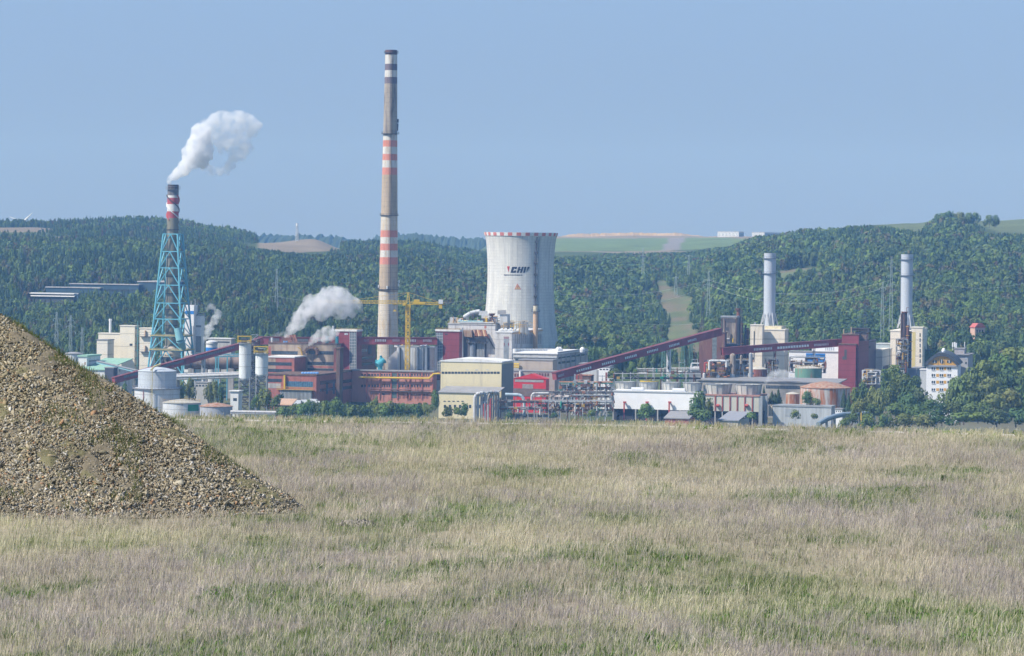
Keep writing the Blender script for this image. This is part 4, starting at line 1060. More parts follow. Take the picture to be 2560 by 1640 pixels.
# inclined blue belt across the green roofs
def gallery(name, label, a, c, Ya, Yc_, hgt, wid, m, roofm=None, wins=(), winm=None, win=(0.35, 0.75), cat='conveyor', posts=(), postm=None, roof_t=0.35, group=None, win_n=8, mull=None):
    """covered belt bridge between two points seen at a and c (bottom edge of its near side)"""
    A = np.array(W(a[0], a[1], Ya)); D = np.array(W(c[0], c[1], Yc_)); d = D - A; L = np.linalg.norm(d); d /= L
    n = np.array((-d[1], d[0], 0)); n /= np.linalg.norm(n)
    if n[1] < 0: n = -n
    up = np.cross(d, n); up = up if up[2] > 0 else -up
    o = thing(name, label, cat, (A[0], A[1], GZ - 1), 0, group)
    P = lambda t, y, z: tuple(A + d * t * L + n * y + up * z)
    def blk(g, t0, t1, y0, y1, z0, z1): g.hexa([P(t0, y0, z0), P(t1, y0, z0), P(t1, y0, z1), P(t0, y0, z1)], [P(t0, y1, z0), P(t1, y1, z0), P(t1, y1, z1), P(t0, y1, z1)])
    g = G(); blk(g, 0, 1, 0, wid, 0, hgt); obj('housing', g, m, o)
    if roofm:
        g = G(); blk(g, -0.002, 1.002, -0.3, wid + 0.3, hgt + 0.01, hgt + roof_t); obj('roof', g, roofm, o)
    for t0, t1 in wins:
        g = G(); blk(g, t0, t1, -0.08, 0.1, hgt * win[0], hgt * win[1]); w = obj('window_strip', g, winm or GLASSL, o)
        if mull:
            g = G()
            for i in range(win_n + 1):
                t = t0 + (t1 - t0) * i / win_n; e = 0.16 / L
                blk(g, t - e, t + e, -0.14, 0.1, hgt * win[0], hgt * win[1])
            obj('frame', g, mull, w)
    for t, w, pm in posts:
        g = G(); q0 = P(t, 0.4, 0.1); q1 = P(t, wid - 0.4, 0.1)
        g.beam(q0, (q0[0], q0[1], GZ - 1), w); g.beam(q1, (q1[0], q1[1], GZ - 1), w)
        z = q0[2]; st = 5.0; k = 0
        while z - st > GZ: 
            g.beam((q0[0], q0[1], z), (q1[0], q1[1], z - st), w * 0.45); g.beam((q1[0], q1[1], z), (q0[0], q0[1], z - st), w * 0.45); z -= st
        obj('trestle', g, pm, o)
    return o, P, L
GREYW = mat('weathered_window', (0.20, 0.20, 0.23), 0.5, 0.25, 0.6)
gallery('belt_conveyor', 'light blue open belt sloping over the pale green roof', (241, 908), (338, 931), 1772, 1760, 0.9, 2.2, mat('belt_blue', (0.26, 0.48, 0.56), 0.6, 0.1, 0.4), GREYM, posts=((0.55, 0.4, GREYM), (0.95, 0.4, GREYM)))
# long red conveyor rising to the silos, then level to the brick block
gallery('covered_conveyor', 'dark red covered conveyor climbing from the slate shed past the blue lattice chimney', (289, 959), (660, 858), 1745, 1800, 2.9, 3.0, REDGAL, MAROON, wins=((0.06, 0.27), (0.31, 0.455), (0.535, 0.80)), winm=GREYW, win=(0.52, 0.93), posts=((0.03, 0.5, GREYM), (0.595, 0.8, GREYL), (0.93, 0.6, GREYM)), win_n=18, mull=mat('gallery_frame', (0.13, 0.13, 0.15), 0.6))
gallery('covered_conveyor', 'level dark red gallery behind the roof of the beige and red brick block', (645, 861), (846, 864), 1812, 1812, 3.9, 3.4, REDGAL, MAROON, wins=((0.14, 0.26), (0.49, 0.62), (0.75, 0.9)), winm=GREYW, win=(0.45, 0.85), win_n=6, mull=mat('gallery_frame', (0.13, 0.13, 0.15), 0.6))
gallery('covered_conveyor', 'level dark red gallery in front of the tall striped chimney', (893, 861), (1093, 862), 1818, 1822, 3.6, 3.2, REDGAL, MAROON, wins=((0.08, 0.145), (0.22, 0.36), (0.44, 0.53), (0.6, 0.735), (0.82, 0.93)), winm=mat('gallery_glass', (0.55, 0.57, 0.62), 0.4, 0.45, 1.6), win=(0.42, 0.78), win_n=7, mull=mat('gallery_frame_red', (0.2, 0.06, 0.07), 0.6))
# white process tower behind the lattice
b = B('white_process_tower', 'tall white tower with a blue band behind the lattice chimney', 'tower', 462, 485, 490, 763, 1890, mat('bright_white_cladding', (0.74, 0.74, 0.74), 0.6, 0.05, 0.3))
b.front('blue_band', 463, 484.6, 777, 785, BLUEP, 0.1)
k = B('x', '', '', 486, 503, 506, 790, 1893, mat('bright_white_cladding', (0, 0, 0)), parent=b.root, wall='lower_tower', roof=GREYM)
k.front('shaded_joint', 486, 503, 813, 818, GREYM, 0.1)
k.front('cladding_panel', 486, 503, 840, 880, GREYM, 0.1)
for px in (472, 478, 488):
    g = G(); p = b.pt(px, 763, 2); q = b.pt(px, 752 if px < 480 else 748, 2); g.tube(p, q, 0.25); obj('mast', g, GREYM, b.root, world=False)
g = G(); p = k.pt(483, 787, 1); q = k.pt(512, 783, 1); g.beam(p, q, 0.6); g.beam((p[0], p[1], p[2] + 1), (q[0], q[1], q[2] + 1), 0.2); obj('gangway', g, DARKC, b.root, world=False)
for px in (478, 483):
    g = G(); p = b.pt(px, 815, -2); q = b.pt(px, 885, -2); g.tube(p, q, 0.5); obj('downpipe', g, GREYL, b.root, world=False)
o, (x, y, zb, zt, r) = cyl_thing('banded_tank', 'pale round tank with a blue band behind the sloping red conveyor', 'tank', 528, 14.5, 855, 1868, WHITE, roof=WHITE, roof_h=0.5)
g = G(); z0 = W(528, 878, 1868)[2]; z1 = W(528, 869, 1868)[2]; g.lathe(x, y, [(r, z0), (r + 0.08, z0), (r + 0.08, z1), (r, z1)], 36, cap_top=False); obj('blue_band', g, BLUEP, o)
g = G(); z1 = W(528, 860, 1868)[2]; g.lathe(x, y, [(r, z1), (r + 0.3, z1), (r + 0.3, z1 + 0.3), (r, z1 + 0.3)], 36, cap_top=False); obj('rim', g, GREYM, o)
b = B('grey_store', 'long low pale store at the foot of the wood behind the banded tank', 'building', 520, 578, 588, 848, 1925, CONC, roof=ROOFW)
b.front('window_band', 524, 574, 853, 856, GLASS)
# brown rotary drum and its pipe bridge
def drum():
    a = np.array(W(462, 906, 1815)); c = np.array(W(600, 906, 1815))
    o = thing('rotary_drum', 'huge brown horizontal steel drum lying behind the sloping red conveyor', 'drum', (a[0], a[1], GZ - 1))
    r = 17.5 * mpp(1815)
    g = G(); g.tube(a, c, r, n=28); obj('shell', g, mat('drum_brown', (0.25, 0.19, 0.165), 0.85, 0.25, 0.4, stain=(0.16, 0.11, 0.09), stain_amt=0.45), o, smooth=False)
    for t in (0.12, 0.36, 0.6, 0.84):
        p = a + (c - a) * t; g = G(); g.tube(p - (0.5, 0, 0), p + (0.5, 0, 0), r + 0.3, n=28); obj('tyre', g, DARKC, o)
        g = G(); g.box(p[0] - 1.5, p[0] + 1.5, p[1] - 3, p[1] + 3, GZ - 1, p[2] - r * 0.8); obj('saddle', g, CONC, o)
drum()
def bridge(name, label, p0, p1, Y, m, hgt, posts, postm, extra=None, cat='pipe bridge', n_long=4, rail=None):
    A, D = np.array(W(*p0, Y)), np.array(W(*p1, Y)); o = thing(name, label, cat, (A[0], A[1], GZ - 1))
    g = G(); 
    for dy in (0, 2.6):
        for dz in (0, hgt): g.beam(A + (0, dy, dz), D + (0, dy, dz), 0.35)
        n = max(4, int(np.linalg.norm(D - A) / 3.0))
        for i in range(n):
            q0, q1 = A + (D - A) * i / n, A + (D - A) * (i + 1) / n
            g.beam(q0 + (0, dy, 0), q0 + (0, dy, hgt), 0.2); g.beam(q0 + (0, dy, 0 if i % 2 else hgt), q1 + (0, dy, hgt if i % 2 else 0), 0.18)
    obj('truss', g, m, o)
    for t in posts:
        p = A + (D - A) * t; g = G()
        for dy in (0, 2.6): g.beam(p + (0, dy, 0), (p[0], p[1] + dy, GZ - 1), 0.5)
        obj('post', g, postm, o)
    for (dy, dz, r, pm) in extra or ():
        g = G(); g.tube(A + (0, dy, dz), D + (0, dy, dz), r, n=10); obj('pipe', g, pm, o)
    return o
bridge('pipe_bridge', 'turquoise pipe bridge above the brown drum', (536, 893), (600, 891), 1800, TEAL, 1.3, (0.05, 0.15, 0.5), TEAL, [(1.0, 0.5, 0.4, GREYM)])
bridge('pipe_bridge', 'long grey enclosed pipe bridge at the level of the silo hoppers', (436, 950), (606, 944), 1722, GREYL, 2.4, (0.02, 0.3, 0.62, 0.95), GREYL, [(-0.1, 0.4, 0.5, PIPEW), (-0.2, 1.6, 0.65, PIPEW), (1.4, 2.6, 0.5, PIPEW)])
b = B('low_workshop', 'small pale workshop under the grey pipe bridge', 'building', 470, 520, 530, 958, 1745, CONC, roof=ROOFG)
b.windows(472, 520, 962, 966, 6)
# front tanks
o, (x, y, zb, zt, r) = cyl_thing('large_storage_tank', 'large two tier pale grey tank with catwalk and yellow stair behind the rubble heap', 'tank', 387, 57, 972, 1645, TANKW)
zr = W(387, 930, 1645)[2]; r2 = 48 * mpp(1645)
g = G(); g.lathe(x, y, [(r2, zt), (r2, zr)], 40); obj('upper_drum', g, TANKG, o)
g = G(); g.lathe(x, y, [(r2 + 0.2, zr + 0.02), (r2 + 0.2, zr + 0.2), (r2 * 0.8, zr + 0.9), (r2 * 0.4, zr + 1.7), (0.3, zr + 2.1)], 40); obj('roof', g, TANKG, o)
g = G(); g.lathe(x, y, [(r - 0.05, zt - 0.4), (r + 0.9, zt - 0.4), (r + 0.9, zt + 0.01), (r - 0.05, zt + 0.01)], 40, cap_top=False)
for k in range(44):
    a, c = 2 * math.pi * k / 44, 2 * math.pi * (k + 1) / 44; P = lambda t, z: (x + (r + 0.9) * math.cos(t), y + (r + 0.9) * math.sin(t), z)
    g.beam(P(a, zt), P(a, zt + 1.2), 0.1); g.beam(P(a, zt + 1.2), P(c, zt + 1.2), 0.1); g.beam(P(a, zt + 0.6), P(c, zt + 0.6), 0.1)
obj('catwalk', g, mat('catwalk_steel', (0.22, 0.22, 0.24), 0.7), o)
g = G(); a = -1.72; xx, yy = x + (r + 1) * math.cos(a), y + (r + 1) * math.sin(a); ladder(g, xx, yy, zb, zr + 1, 0.8); g.beam((xx + 0.6, yy, zb), (xx + 0.6, yy, zr + 1.5), 0.3)
g.path([(xx, yy, zr + 1), (xx + 1, yy + 4, zr + 2.5), (xx + 4, yy + 5, zr + 3.6)], 0.45, 6); obj('stair', g, mat('pale_yellow_steel', (0.50, 0.44, 0.22), 0.7), o)
g = G(); a = -1.2; xx, yy = x + (r + 0.5) * math.cos(a), y + (r + 0.5) * math.sin(a); ladder(g, xx, yy, zb, zt + 8, 0.7); obj('ladder', g, GREYL, o)
g = G(); a = -2.1; g.tube((x + (r + .3) * math.cos(a), y + (r + .3) * math.sin(a), zb), (x + (r + .3) * math.cos(a), y + (r + .3) * math.sin(a), zt - 1), 0.15); obj('pipe', g, PIPEB, o)
o, (x, y, zb, zt, r) = cyl_thing('squat_tank', 'squat white tank with pale domed roof and a green patch', 'tank', 450, 48, 1009, 1625, TANKW, roof=mat('pale_tank_roof', (0.40, 0.38, 0.33), 0.85, 0.15, 0.4), roof_h=1.5, roof_over=0.35)
g = G(); 
for k in range(8):
    a = -1.15 + k * 0.09; P = lambda t, z, rr: (x + rr * math.cos(t), y + rr * math.sin(t), z)
    g.hexa([P(a, zt - 3.6, r), P(a + 0.09, zt - 3.6, r), P(a + 0.09, zt - 0.5, r), P(a, zt - 0.5, r)], [P(a, zt - 3.6, r + 0.12), P(a + 0.09, zt - 3.6, r + 0.12), P(a + 0.09, zt - 0.5, r + 0.12), P(a, zt - 0.5, r + 0.12)])
obj('green_patch', g, mat('patch_green', (0.03, 0.24, 0.13), 0.8), o)
g = G(); a = -2.6; ladder(g, x - r - 0.3, y - 3, zb, zt + 2.5, 0.6); obj('stair', g, YELD, o)
g = G(); 
for k in range(30):
    a, c = 2 * math.pi * k / 30, 2 * math.pi * (k + 1) / 30; P = lambda t, z: (x + (r - .3) * math.cos(t), y + (r - .3) * math.sin(t), z)
    g.beam(P(a, zt + .3), P(a, zt + 1.5), 0.08); g.beam(P(a, zt + 1.5), P(c, zt + 1.5), 0.08)
obj('railing', g, YELD, o)
o, _ = cyl_thing('squat_tank', 'squat grey tank with rusty domed roof right of the white one', 'tank', 537, 41, 1018, 1615, mat('dull_tank', (0.36, 0.37, 0.40), 0.8, 0.2, 0.4, 0.2), roof=RUSTROOF, roof_h=1.6, roof_over=0.3)
bridge('pipe_bridge', 'low grey pipe run along the ground beside the hedge', (576, 1034), (700, 1036), 1612, GREYL, 1.0, (0.1, 0.5, 0.9), GREYM, [(-0.2, 0.2, 0.45, PIPEW), (-0.3, 0.9, 0.5, PIPEW), (0.8, 1.1, 0.5, CONC)])
b = B('gate_cabin', 'small white cabin with dark window beside the silo legs', 'hut', 576, 596, 601, 979, 1668, WHITE, roof=ROOFW, over=0.6)
b.front('window', 583, 592, 995, 1002, GLASS)
# silos
def silo(pc, r_px, pt, pb, Y, label, head):
    s = mpp(Y); x, y, zt = W(pc, pt, Y); r = r_px * s; y += r; zb = W(pc, pb, Y)[2]
    o = thing('silo', label, 'silo', (x, y, GZ - 1))
    g = G(); g.lathe(x, y, [(r * 0.35, zb - 3.6), (r * 0.9, zb - 0.8), (r, zb), (r, zt)], 30); obj('barrel', g, SILO, o)
    for sx in (-1, 1):
        for sy in (-1, 1):
            g = G(); p = (x + sx * r * 0.85, y + sy * r * 0.85); g.beam((*p, GZ - 1), (*p, zb + 0.5), 0.55); obj('leg', g, GREYM, o)
    g = G(); z = zb - 1; k = 0
    while z - 4 > GZ:
        for sy in (-1, 1):
            a, c = (x - r * 0.85, y + sy * r * 0.85), (x + r * 0.85, y + sy * r * 0.85)
            g.beam((*a, z), (*c, z), 0.3); g.beam((*a, z), (*c, z - 4), 0.25); g.beam((*c, z), (*a, z - 4), 0.25)
        g.box(x - r * 0.8, x + r * 0.8, y - r * 0.8, y + r * 0.8, z - 0.15, z + 0.05); z -= 4
    obj('frame', g, DARKC, o)
    g = G(); g.lathe(x, y, [(r + 0.1, zt + 0.02), (r + 1, zt + 0.02), (r + 1, zt + 0.25), (0.2, zt + 0.25)], 24)
    obj('deck', g, GREYM, o)
    g = G(); h = head * s
    P = [(x - r - 0.6, y - r), (x + r * 0.9, y - r), (x + r * 0.9, y + r), (x - r - 0.6, y + r)]
    for p, q in zip(P, P[1:] + P[:1]):
        for zz in (0.9, 1.4): g.beam((*p, zt + zz), (*q, zt + zz), 0.2)
        g.beam((*p, zt), (*p, zt + h), 0.25)
    g.beam((*P[0], zt + h), (*P[1], zt + h), 0.3); g.beam((*P[3], zt + h), (*P[2], zt + h), 0.3); g.beam((*P[0], zt + h), (*P[3], zt + h), 0.3); g.beam((*P[1], zt + h), (*P[2], zt + h), 0.3)
    obj('head_frame', g, YEL, o)
    g = G(); g.box(x - r * 0.6, x + r * 0.3, y - r * 0.7, y + r * 0.4, zt + 0.2, zt + h * 0.75); obj('filter_box', g, DARKC, o)
    g = G(); g.tube((x + r * 0.6, y - r * 0.4, zt + 0.2), (x + r * 0.6, y - r * 0.4, zt + h * 0.4), r * 0.35, n=12); obj('filter_drum', g, mat('filter_pale', (0.5, 0.48, 0.42), 0.7), o)
    return o, x, y, r, zt, zb
o1 = silo(612, 15.3, 859, 947, 1700, 'tall pale silo on steel legs, left and higher of the pair', 18)
o2 = silo(653.5, 16, 885, 937, 1692, 'shorter pale silo with pale green filter, right of the pair', 18)
o = o2[0]; g = G(); g.lathe(o2[1], o2[2], [(o2[3] * 0.55, o2[4] + 0.3), (o2[3] * 0.55, o2[4] + 2.8)], 16); obj('green_filter', g, mat('filter_green', (0.40, 0.47, 0.36), 0.7), o)
g = G(); xm = (o1[1] + o2[1]) / 2; 
t = thing('stair_tower', 'dark open steel stair tower standing between the two silos', 'stair tower', (xm, o1[2], GZ - 1))
o1 = (o1[0], o1[1], o1[2] + 6) + o1[3:]
lattice(g, (xm, o1[2], GZ - 1), (xm, o1[2], o1[4] + 2), 3.6, 3.6, 0.3, 18); obj('frame', g, DARKC, t)
g = G()
for k in range(15): 
    z = GZ + k * 2.6; a = (xm - 1.6, o1[2] - 1.5, z); c = (xm + 1.6, o1[2] - 1.5, z + 2.6); g.beam(a, c, 0.45); g.beam((a[0], a[1], z + 1), (c[0], c[1], z + 3.6), 0.12); g.box(xm - 1.8, xm + 1.8, o1[2] - 1.8, o1[2] + 1.8, z + 2.5, z + 2.62)
obj('stair', g, GREYM, t)
for q in (0, 1):
    g = G(); g.tube((xm + 1.9 - q * 3.9, o1[2] - 2.2, GZ), (xm + 1.9 - q * 3.9, o1[2] - 2.2, o1[4] - 2), 0.25); obj('pipe', g, PIPEW if q else GREYM, t)

# ---------------------------------------------------------------- red and beige brick complex
bU = B('brick_block', 'beige and red panelled block with strip windows and white flat roof bay', 'building', 671, 841, 852, 862, 1790, BEIGE, roof=DARKBR, roof_t=0.6)
bU.band(679, 744, 877, 885.5, GLASS, DARKC, 10); bU.band(772, 834, 877, 885.5, GLASS, DARKC, 10)
bU.front('red_panel', 775, 838, 914.5, 919, BRICKRED, 0.05); bU.front('red_panel', 771, 838, 928, 933, BRICKRED, 0.05)
bU.band(769, 834, 904, 912, GLASS, DARKC, 10); bU.band(769, 834, 920.5, 927.5, GLASS, DARKC, 10)
bU.front('red_panel', 834.5, 841, 871, 940, BRICKRED, 0.06); bU.front('red_panel', 671, 677.5, 866, 900, BRICKRED, 0.06)
kU = B('x', '', '', 669, 736, 766, 895, 1775, BRICKRED, parent=bU.root, wall='red_bay', roof=ROOFW, roof_t=0.7)
kU.band(670, 729, 905, 913, GLASS, DARKC, 10); kU.band(670, 729, 922, 929.5, GLASS, DARKC, 10)
kU.front('beige_panel', 669, 689, 895.8, 904.6, BEIGE, 0.05); kU.front('beige_panel', 669, 689, 913.5, 921.5, BEIGE, 0.05)
kU.side('shaded_panel', 737, 741, 897, 940, BRICKRED, 0.05)
g = G(); 
for i in range(4):
    p = bU.pt(724 + i * 6.4, 858, 6); q = bU.pt(718 + i * 6.4, 838, 8); g = G(); g.tube(p, q, 0.75, n=10); obj('duct', g, RUSTD, bU.root, world=False)
bU.top('hopper', 696, 720, 842, 6, 14, RUSTD)
g = G(); p = bU.pt(770, 872, -0.6); lx = p
for i in range(9):
    a0, a1 = math.pi * i / 8, math.pi * (i + 1) / 8; g.tube((p[0] + 2.4 - 3.4 * math.cos(a0), p[1] - 1.0, p[2] - 2 + 2.6 * math.sin(a0)), (p[0] + 2.4 - 3.4 * math.cos(a1), p[1] - 1.0, p[2] - 2 + 2.6 * math.sin(a1)), 1.15, n=10)
obj('duct_elbow', g, DARKBR, bU.root, world=False)
g = G(); p = bU.pt(752, 872, -1.2); q = bU.pt(756, 890, -1.2); g.path([p, q], 0.5); p2 = bU.pt(744, 868, -1.2); g.path([p2, p], 0.35); obj('yellow_stair', g, YELD, bU.root, world=False)
for px, t_, r_, m_ in ((680, 844, 0.55, WHITE), (785.5, 848, 0.7, DARKBR), (789.5, 850, 0.5, CONC), (812, 841, 0.9, BRICKRED), (817, 840, 0.9, TEALD), (838, 841, 0.8, RUSTD), (842, 841, 0.9, TEALD), (826, 858, 0.8, RUST)):
    g = G(); p = bU.pt(px, 861, 4); q = bU.pt(px, t_, 4); g.tube(p, q, r_, n=12); g.tube((q[0], q[1], q[2] - 0.3), q, r_ * 1.2, n=12); obj('roof_stack', g, m_, bU.root, world=False)
for px in (711, 717): 
    g = G(); p = bU.pt(px, 861, 3); q = bU.pt(px, 852, 3); g.tube(p, q, 0.6, n=10); obj('roof_vent', g, BLUEL, bU.root, world=False)
bU.rail(1.1, mat('thin_rail', (0.16, 0.14, 0.12), 0.8), side=False)
g = G(); p = bU.pt(700, 893.5, -12); 
# lower front wing
bF = B('brick_wing', 'low red brick wing with tall blue window wall and blue roof fans', 'building', 668, 791, 899, 940, 1738, BRICKRED, roof=DARKBR, roof_t=0.7)
bF.band(717, 782, 953, 967, GLASSB, mat('blue_frame', (0.14, 0.24, 0.34), 0.6), 12)
bF.front('beige_panel', 668, 702, 958, 970, CONC, 0.06); bF.band(668, 704, 946.5, 954.5, GLASS, DARKC, 5)
bF.front('window_wall', 706, 781, 974, 996, mat('cladding_blue_grey', (0.24, 0.28, 0.34), 0.6, 0.4, 1.2, 0.2), 0.1)
g = G()
for i in range(24):
    x0, z0 = bF.fx(704 + i * 3.3, 975); _, z1 = bF.fx(704 + i * 3.3, 1002); g.tube((x0, -1.6, z1), (x0, -1.6, z0), 0.2, n=6)
obj('pipe_row', g, GREYL, bF.root, world=False)
g = G(); a, z = bF.fx(694, 972); c, _ = bF.fx(786, 972); g.box(a, c, -2.4, -0.3, z - 0.3, z); g.beam((a, -2.4, z + 1.2), (c, -2.4, z + 1.2), 0.2); g.beam((a, -2.4, z + 0.6), (c, -2.4, z + 0.6), 0.15); obj('gangway', g, YELD, bF.root, world=False)
g = G(); p = bF.pt(712, 938, -0.8); q = bF.pt(712, 972, -0.8); g.tube(p, q, 0.55, n=8); obj('yellow_pipe', g, YEL, bF.root, world=False)
for i in range(6):
    px = 757 + i * 7.2; p = bF.pt(px, 940, 5); g = G(); g.tube(p, (p[0], p[1], p[2] + 1.3), 0.55, n=10); g.lathe(p[0], p[1], [(0.4, p[2] + 1.2), (1.0, p[2] + 1.3), (0.9, p[2] + 1.9), (0.2, p[2] + 2.1)], 10); obj('roof_fan', g, BLUEL, bF.root, world=False)
for (a, c, q0, q1) in ((800, 845, 953, 962), (851, 895, 951, 959), (800, 845, 972, 980), (851, 895, 967, 975)):
    bF.side('window_band', a, c, q0, q1, GLASS)
for px in (815, 832): bF.side('door', px, px + 5, 955, 985, mat('blue_door', (0.06, 0.09, 0.15), 0.6))
for i in range(6):
    px = 846 + i * 7; p = bF.pt(px, 934, 22 + i * 4); 
g = G(); 
st = thing('brick_stack', 'square dark brown brick flue standing at the corner of the red wing', 'chimney', W(847, 990, 1752)); 
k = B('x', '', '', 841, 850, 853.5, 872, 1752, DARKBR); 
for ch in list(k.root.children): ch.parent = None
bpy.data.objects.remove(k.root); bpy.data.objects.remove(st)
st = thing('brick_flue', 'square dark brown brick flue standing at the corner of the red wing', 'chimney', (k.Cx, k.Cy, k.zb), -YAW)
k.wall.parent = st; k.wall.name = 'shaft'
g = G(); g.box(-k.w - 0.4, 0.4, -0.4, k.d + 0.4, k.h + 0.01, k.h + 0.7); obj('cap', g, DARKBR, st, world=False)
# red tower with glazed stair
def redtower(name, label, pl, pr, ps, pt, Y, glaze, red, nrow, q0, q1, cols=4):
    b = B(name, label, 'tower', pl, pr, ps, pt, Y, REDCLAD, roof=ROOFW, roof_t=1.0, over=0.4)
    st = (q1 - q0) / nrow
    for i in range(nrow):
        o = b.front('stair_window', glaze[0], glaze[1], q0 + i * st + 0.3, q0 + (i + 1) * st - 0.9, mat('stair_glass', (0.075, 0.105, 0.13), 0.35, 0.5, 0.8), 0.07)
        k = G(); w = (glaze[1] - glaze[0]) / cols
        for j in range(cols + 1): b.front('x', glaze[0] + j * w - 0.35, glaze[0] + j * w + 0.35, q0 + i * st, q0 + (i + 1) * st, WHITE, 0.16, g=k)
        b.front('x', glaze[0], glaze[1], q0 + (i + 1) * st - 0.9, q0 + (i + 1) * st + 0.1, WHITE, 0.15, g=k)
        b.front('x', glaze[0], glaze[1], q0 + (i + 0.45) * st - 0.2, q0 + (i + 0.45) * st + 0.2, WHITE, 0.13, g=k)
        obj('frame', k, mat('window_white', (0.50, 0.53, 0.56), 0.7), o, world=False)
    b.rail(1.2, YELD)
    return b
bV = redtower('red_tower', 'dark red panelled tower with glazed stair strip on its right side', 840, 891, 905, 829, 1815, (874.5, 890.5), None, 12, 830, 925)
bV.front('window', 861, 870, 833, 837, GLASSL, 0.08); bV.top('flue', 826, 829.5, 815, 3, 4.5, GREYL)
bW = B('brown_side_block', 'brown shaded block with faint window rows behind the glazed red tower', 'building', 880, 891, 940, 861, 1822, mat('shade_brown', (0.20, 0.115, 0.10), 0.85, 0.15, 0.3, 0.4), roof=DARKBR)
for q in (874, 893, 908): bW.side('window_band', 897, 918 if q < 880 else 932, q, q + 7, GLASS, 0.1)
bW.side('duct', 921, 927, 864, 885, DARKC, 0.5)

# ---------------------------------------------------------------- pink building
bY = B('pink_building', 'long two storey pink building with dark red pilasters and rows of small windows', 'building', 880, 1083, 1092, 931, 1788, PINK, roof=ROOFG, roof_t=0.6, over=0.5)
for px in (917.5, 950, 978.5, 994.5, 1025.5, 1055.5, 1082): bY.front('pilaster', px - 1.2, px + 1.2, 931.5, 998, PINKD, 0.45)
bY.front('stair_glazing', 980, 993.5, 933, 995, GLAZG, 0.08)
for q in (941, 953, 960, 970): bY.front('stair_sill', 980, 993.5, q, q + 1.2, SHUT, 0.14)
for (a, c, n) in ((919.5, 948.5, 4), (952, 977, 4), (996, 1024, 4), (1027, 1054, 4), (1057, 1075, 3), (902, 916, 2)):
    bY.windows(a, c, 934.5, 940, n, GLASS, 0.45, frame=mat('sill_pale_pink', (0.58, 0.46, 0.45), 0.8))
    bY.windows(a, c, 961.5, 968, n if n > 2 else 2, GLASS, 0.4)
for px in (999, 1009, 1019.5, 1029, 1039, 1049, 1060, 1068): bY.front('door', px - 2.6, px + 2.6, 984.5, 996, mat('door_brown', (0.22, 0.10, 0.09), 0.7), 0.1)
bY.front('canopy', 996, 1075, 977, 979, DARKC, 1.2); bY.front('window', 955, 962, 983.5, 987, GLASS)
g = G(); k = 0
for px in (930, 955, 1015, 1018, 1040): 
    x0, z1 = bY.fx(px, 948); _, z0 = bY.fx(px, 995); g.beam((x0, -0.9, z0), (x0, -0.9, z1), 0.22)
x0, z = bY.fx(920, 972); x1, _ = bY.fx(1078, 974); g.tube((x0, -0.9, z), (x1, -0.9, z), 0.25, n=6); g.tube((x0, -0.9, z - 0.9), (x1, -0.9, z - 0.9), 0.2, n=6)
obj('pipe_frame', g, mat('pipe_frame_dark', (0.18, 0.10, 0.10), 0.8), bY.root, world=False)
t = thing('yellow_pipeline', 'bright yellow gas pipe running along the pink building front', 'pipe', (bY.Cx, bY.Cy, bY.zb), -YAW)
g = G(); P = [bY.pt(897, 943, -1.6), bY.pt(930, 944, -1.6), bY.pt(1073, 946, -1.6), bY.pt(1084.5, 934.5, -1.6), bY.pt(1100, 934, -1.6)]; g.path(P, 0.48, 8); obj('pipe', g, YEL, t, world=False)
g = G()
for px in (905, 940, 975, 1010, 1045, 1070): 
    p = bY.pt(px, 947, -1.6); g.beam(p, (p[0], -0.2, p[2]), 0.25)
obj('bracket', g, DARKC, t, world=False)
b = B('link_block', 'dark red link block between the pink building and the yellow hall', 'building', 1076, 1100, 1106, 938, 1796, mat('link_red', (0.17, 0.05, 0.055), 0.8, 0.2, 0.4), roof=ROOFG)
b.front('grey_panel', 1089, 1100, 950, 985, GREYL, 0.1)
# precipitator bins
bZ = B('ash_bins', 'row of pale grey steel ash bins with dark gaps behind the pink building', 'bins', 995, 1086, 1090, 868, 1806, GREYL, roof=GREYM)
for px in (1002, 1039, 1060, 1066, 1047): bZ.front('gap', px - 1.1, px + 1.1, 869, 926, DARKC, 0.08)
for px in (1010, 1018, 1032, 1054): bZ.front('seam_strip', px - 0.4, px + 0.4, 871, 926, GREYM, 0.07)
bZ.front('dark_bin', 1069, 1086, 869, 924, mat('dark_bin', (0.12, 0.115, 0.13), 0.7, 0.2, 0.4), 0.3)
for px in (997, 1043, 1065): 
    g = G(); p = bZ.pt(px, 926, -0.9); q = bZ.pt(px, 868, -0.9); g.tube(p, q, 0.75, n=10); obj('downcomer', g, GREYL, bZ.root, world=False)
g = G(); A = [bZ.pt(995, 872, 0.2), bZ.pt(972, 893, 0.2), bZ.pt(970, 930, 0.2), bZ.pt(995, 930, 0.2)]; g.hexa(A, [(p[0], p[1] + 9, p[2]) for p in A]); obj('sloping_hopper', g, mat('hopper_pale', (0.40, 0.39, 0.40), 0.7, 0.1, 0.3), bZ.root, world=False)
rr_ = random.Random(9)
for i in range(12):
    px = 986 + i * 8; p = bZ.pt(px, 866, 2 + rr_.random() * 3); q = (p[0] + rr_.uniform(1, 3), p[1], p[2] + rr_.uniform(-0.4, 0.8)); g = G(); g.tube(p, q, rr_.uniform(0.3, 0.6), n=8); g.tube(q, (q[0], q[1], q[2] - 1.5), 0.35, n=8); obj('roof_pipe', g, rr_.choice((PIPEW, GREYM, TAN, YELD)), bZ.root, world=False)
for px in (1023, 1050): bZ.front('canopy', px - 5, px + 5, 924, 926, DARKC, 1.5)
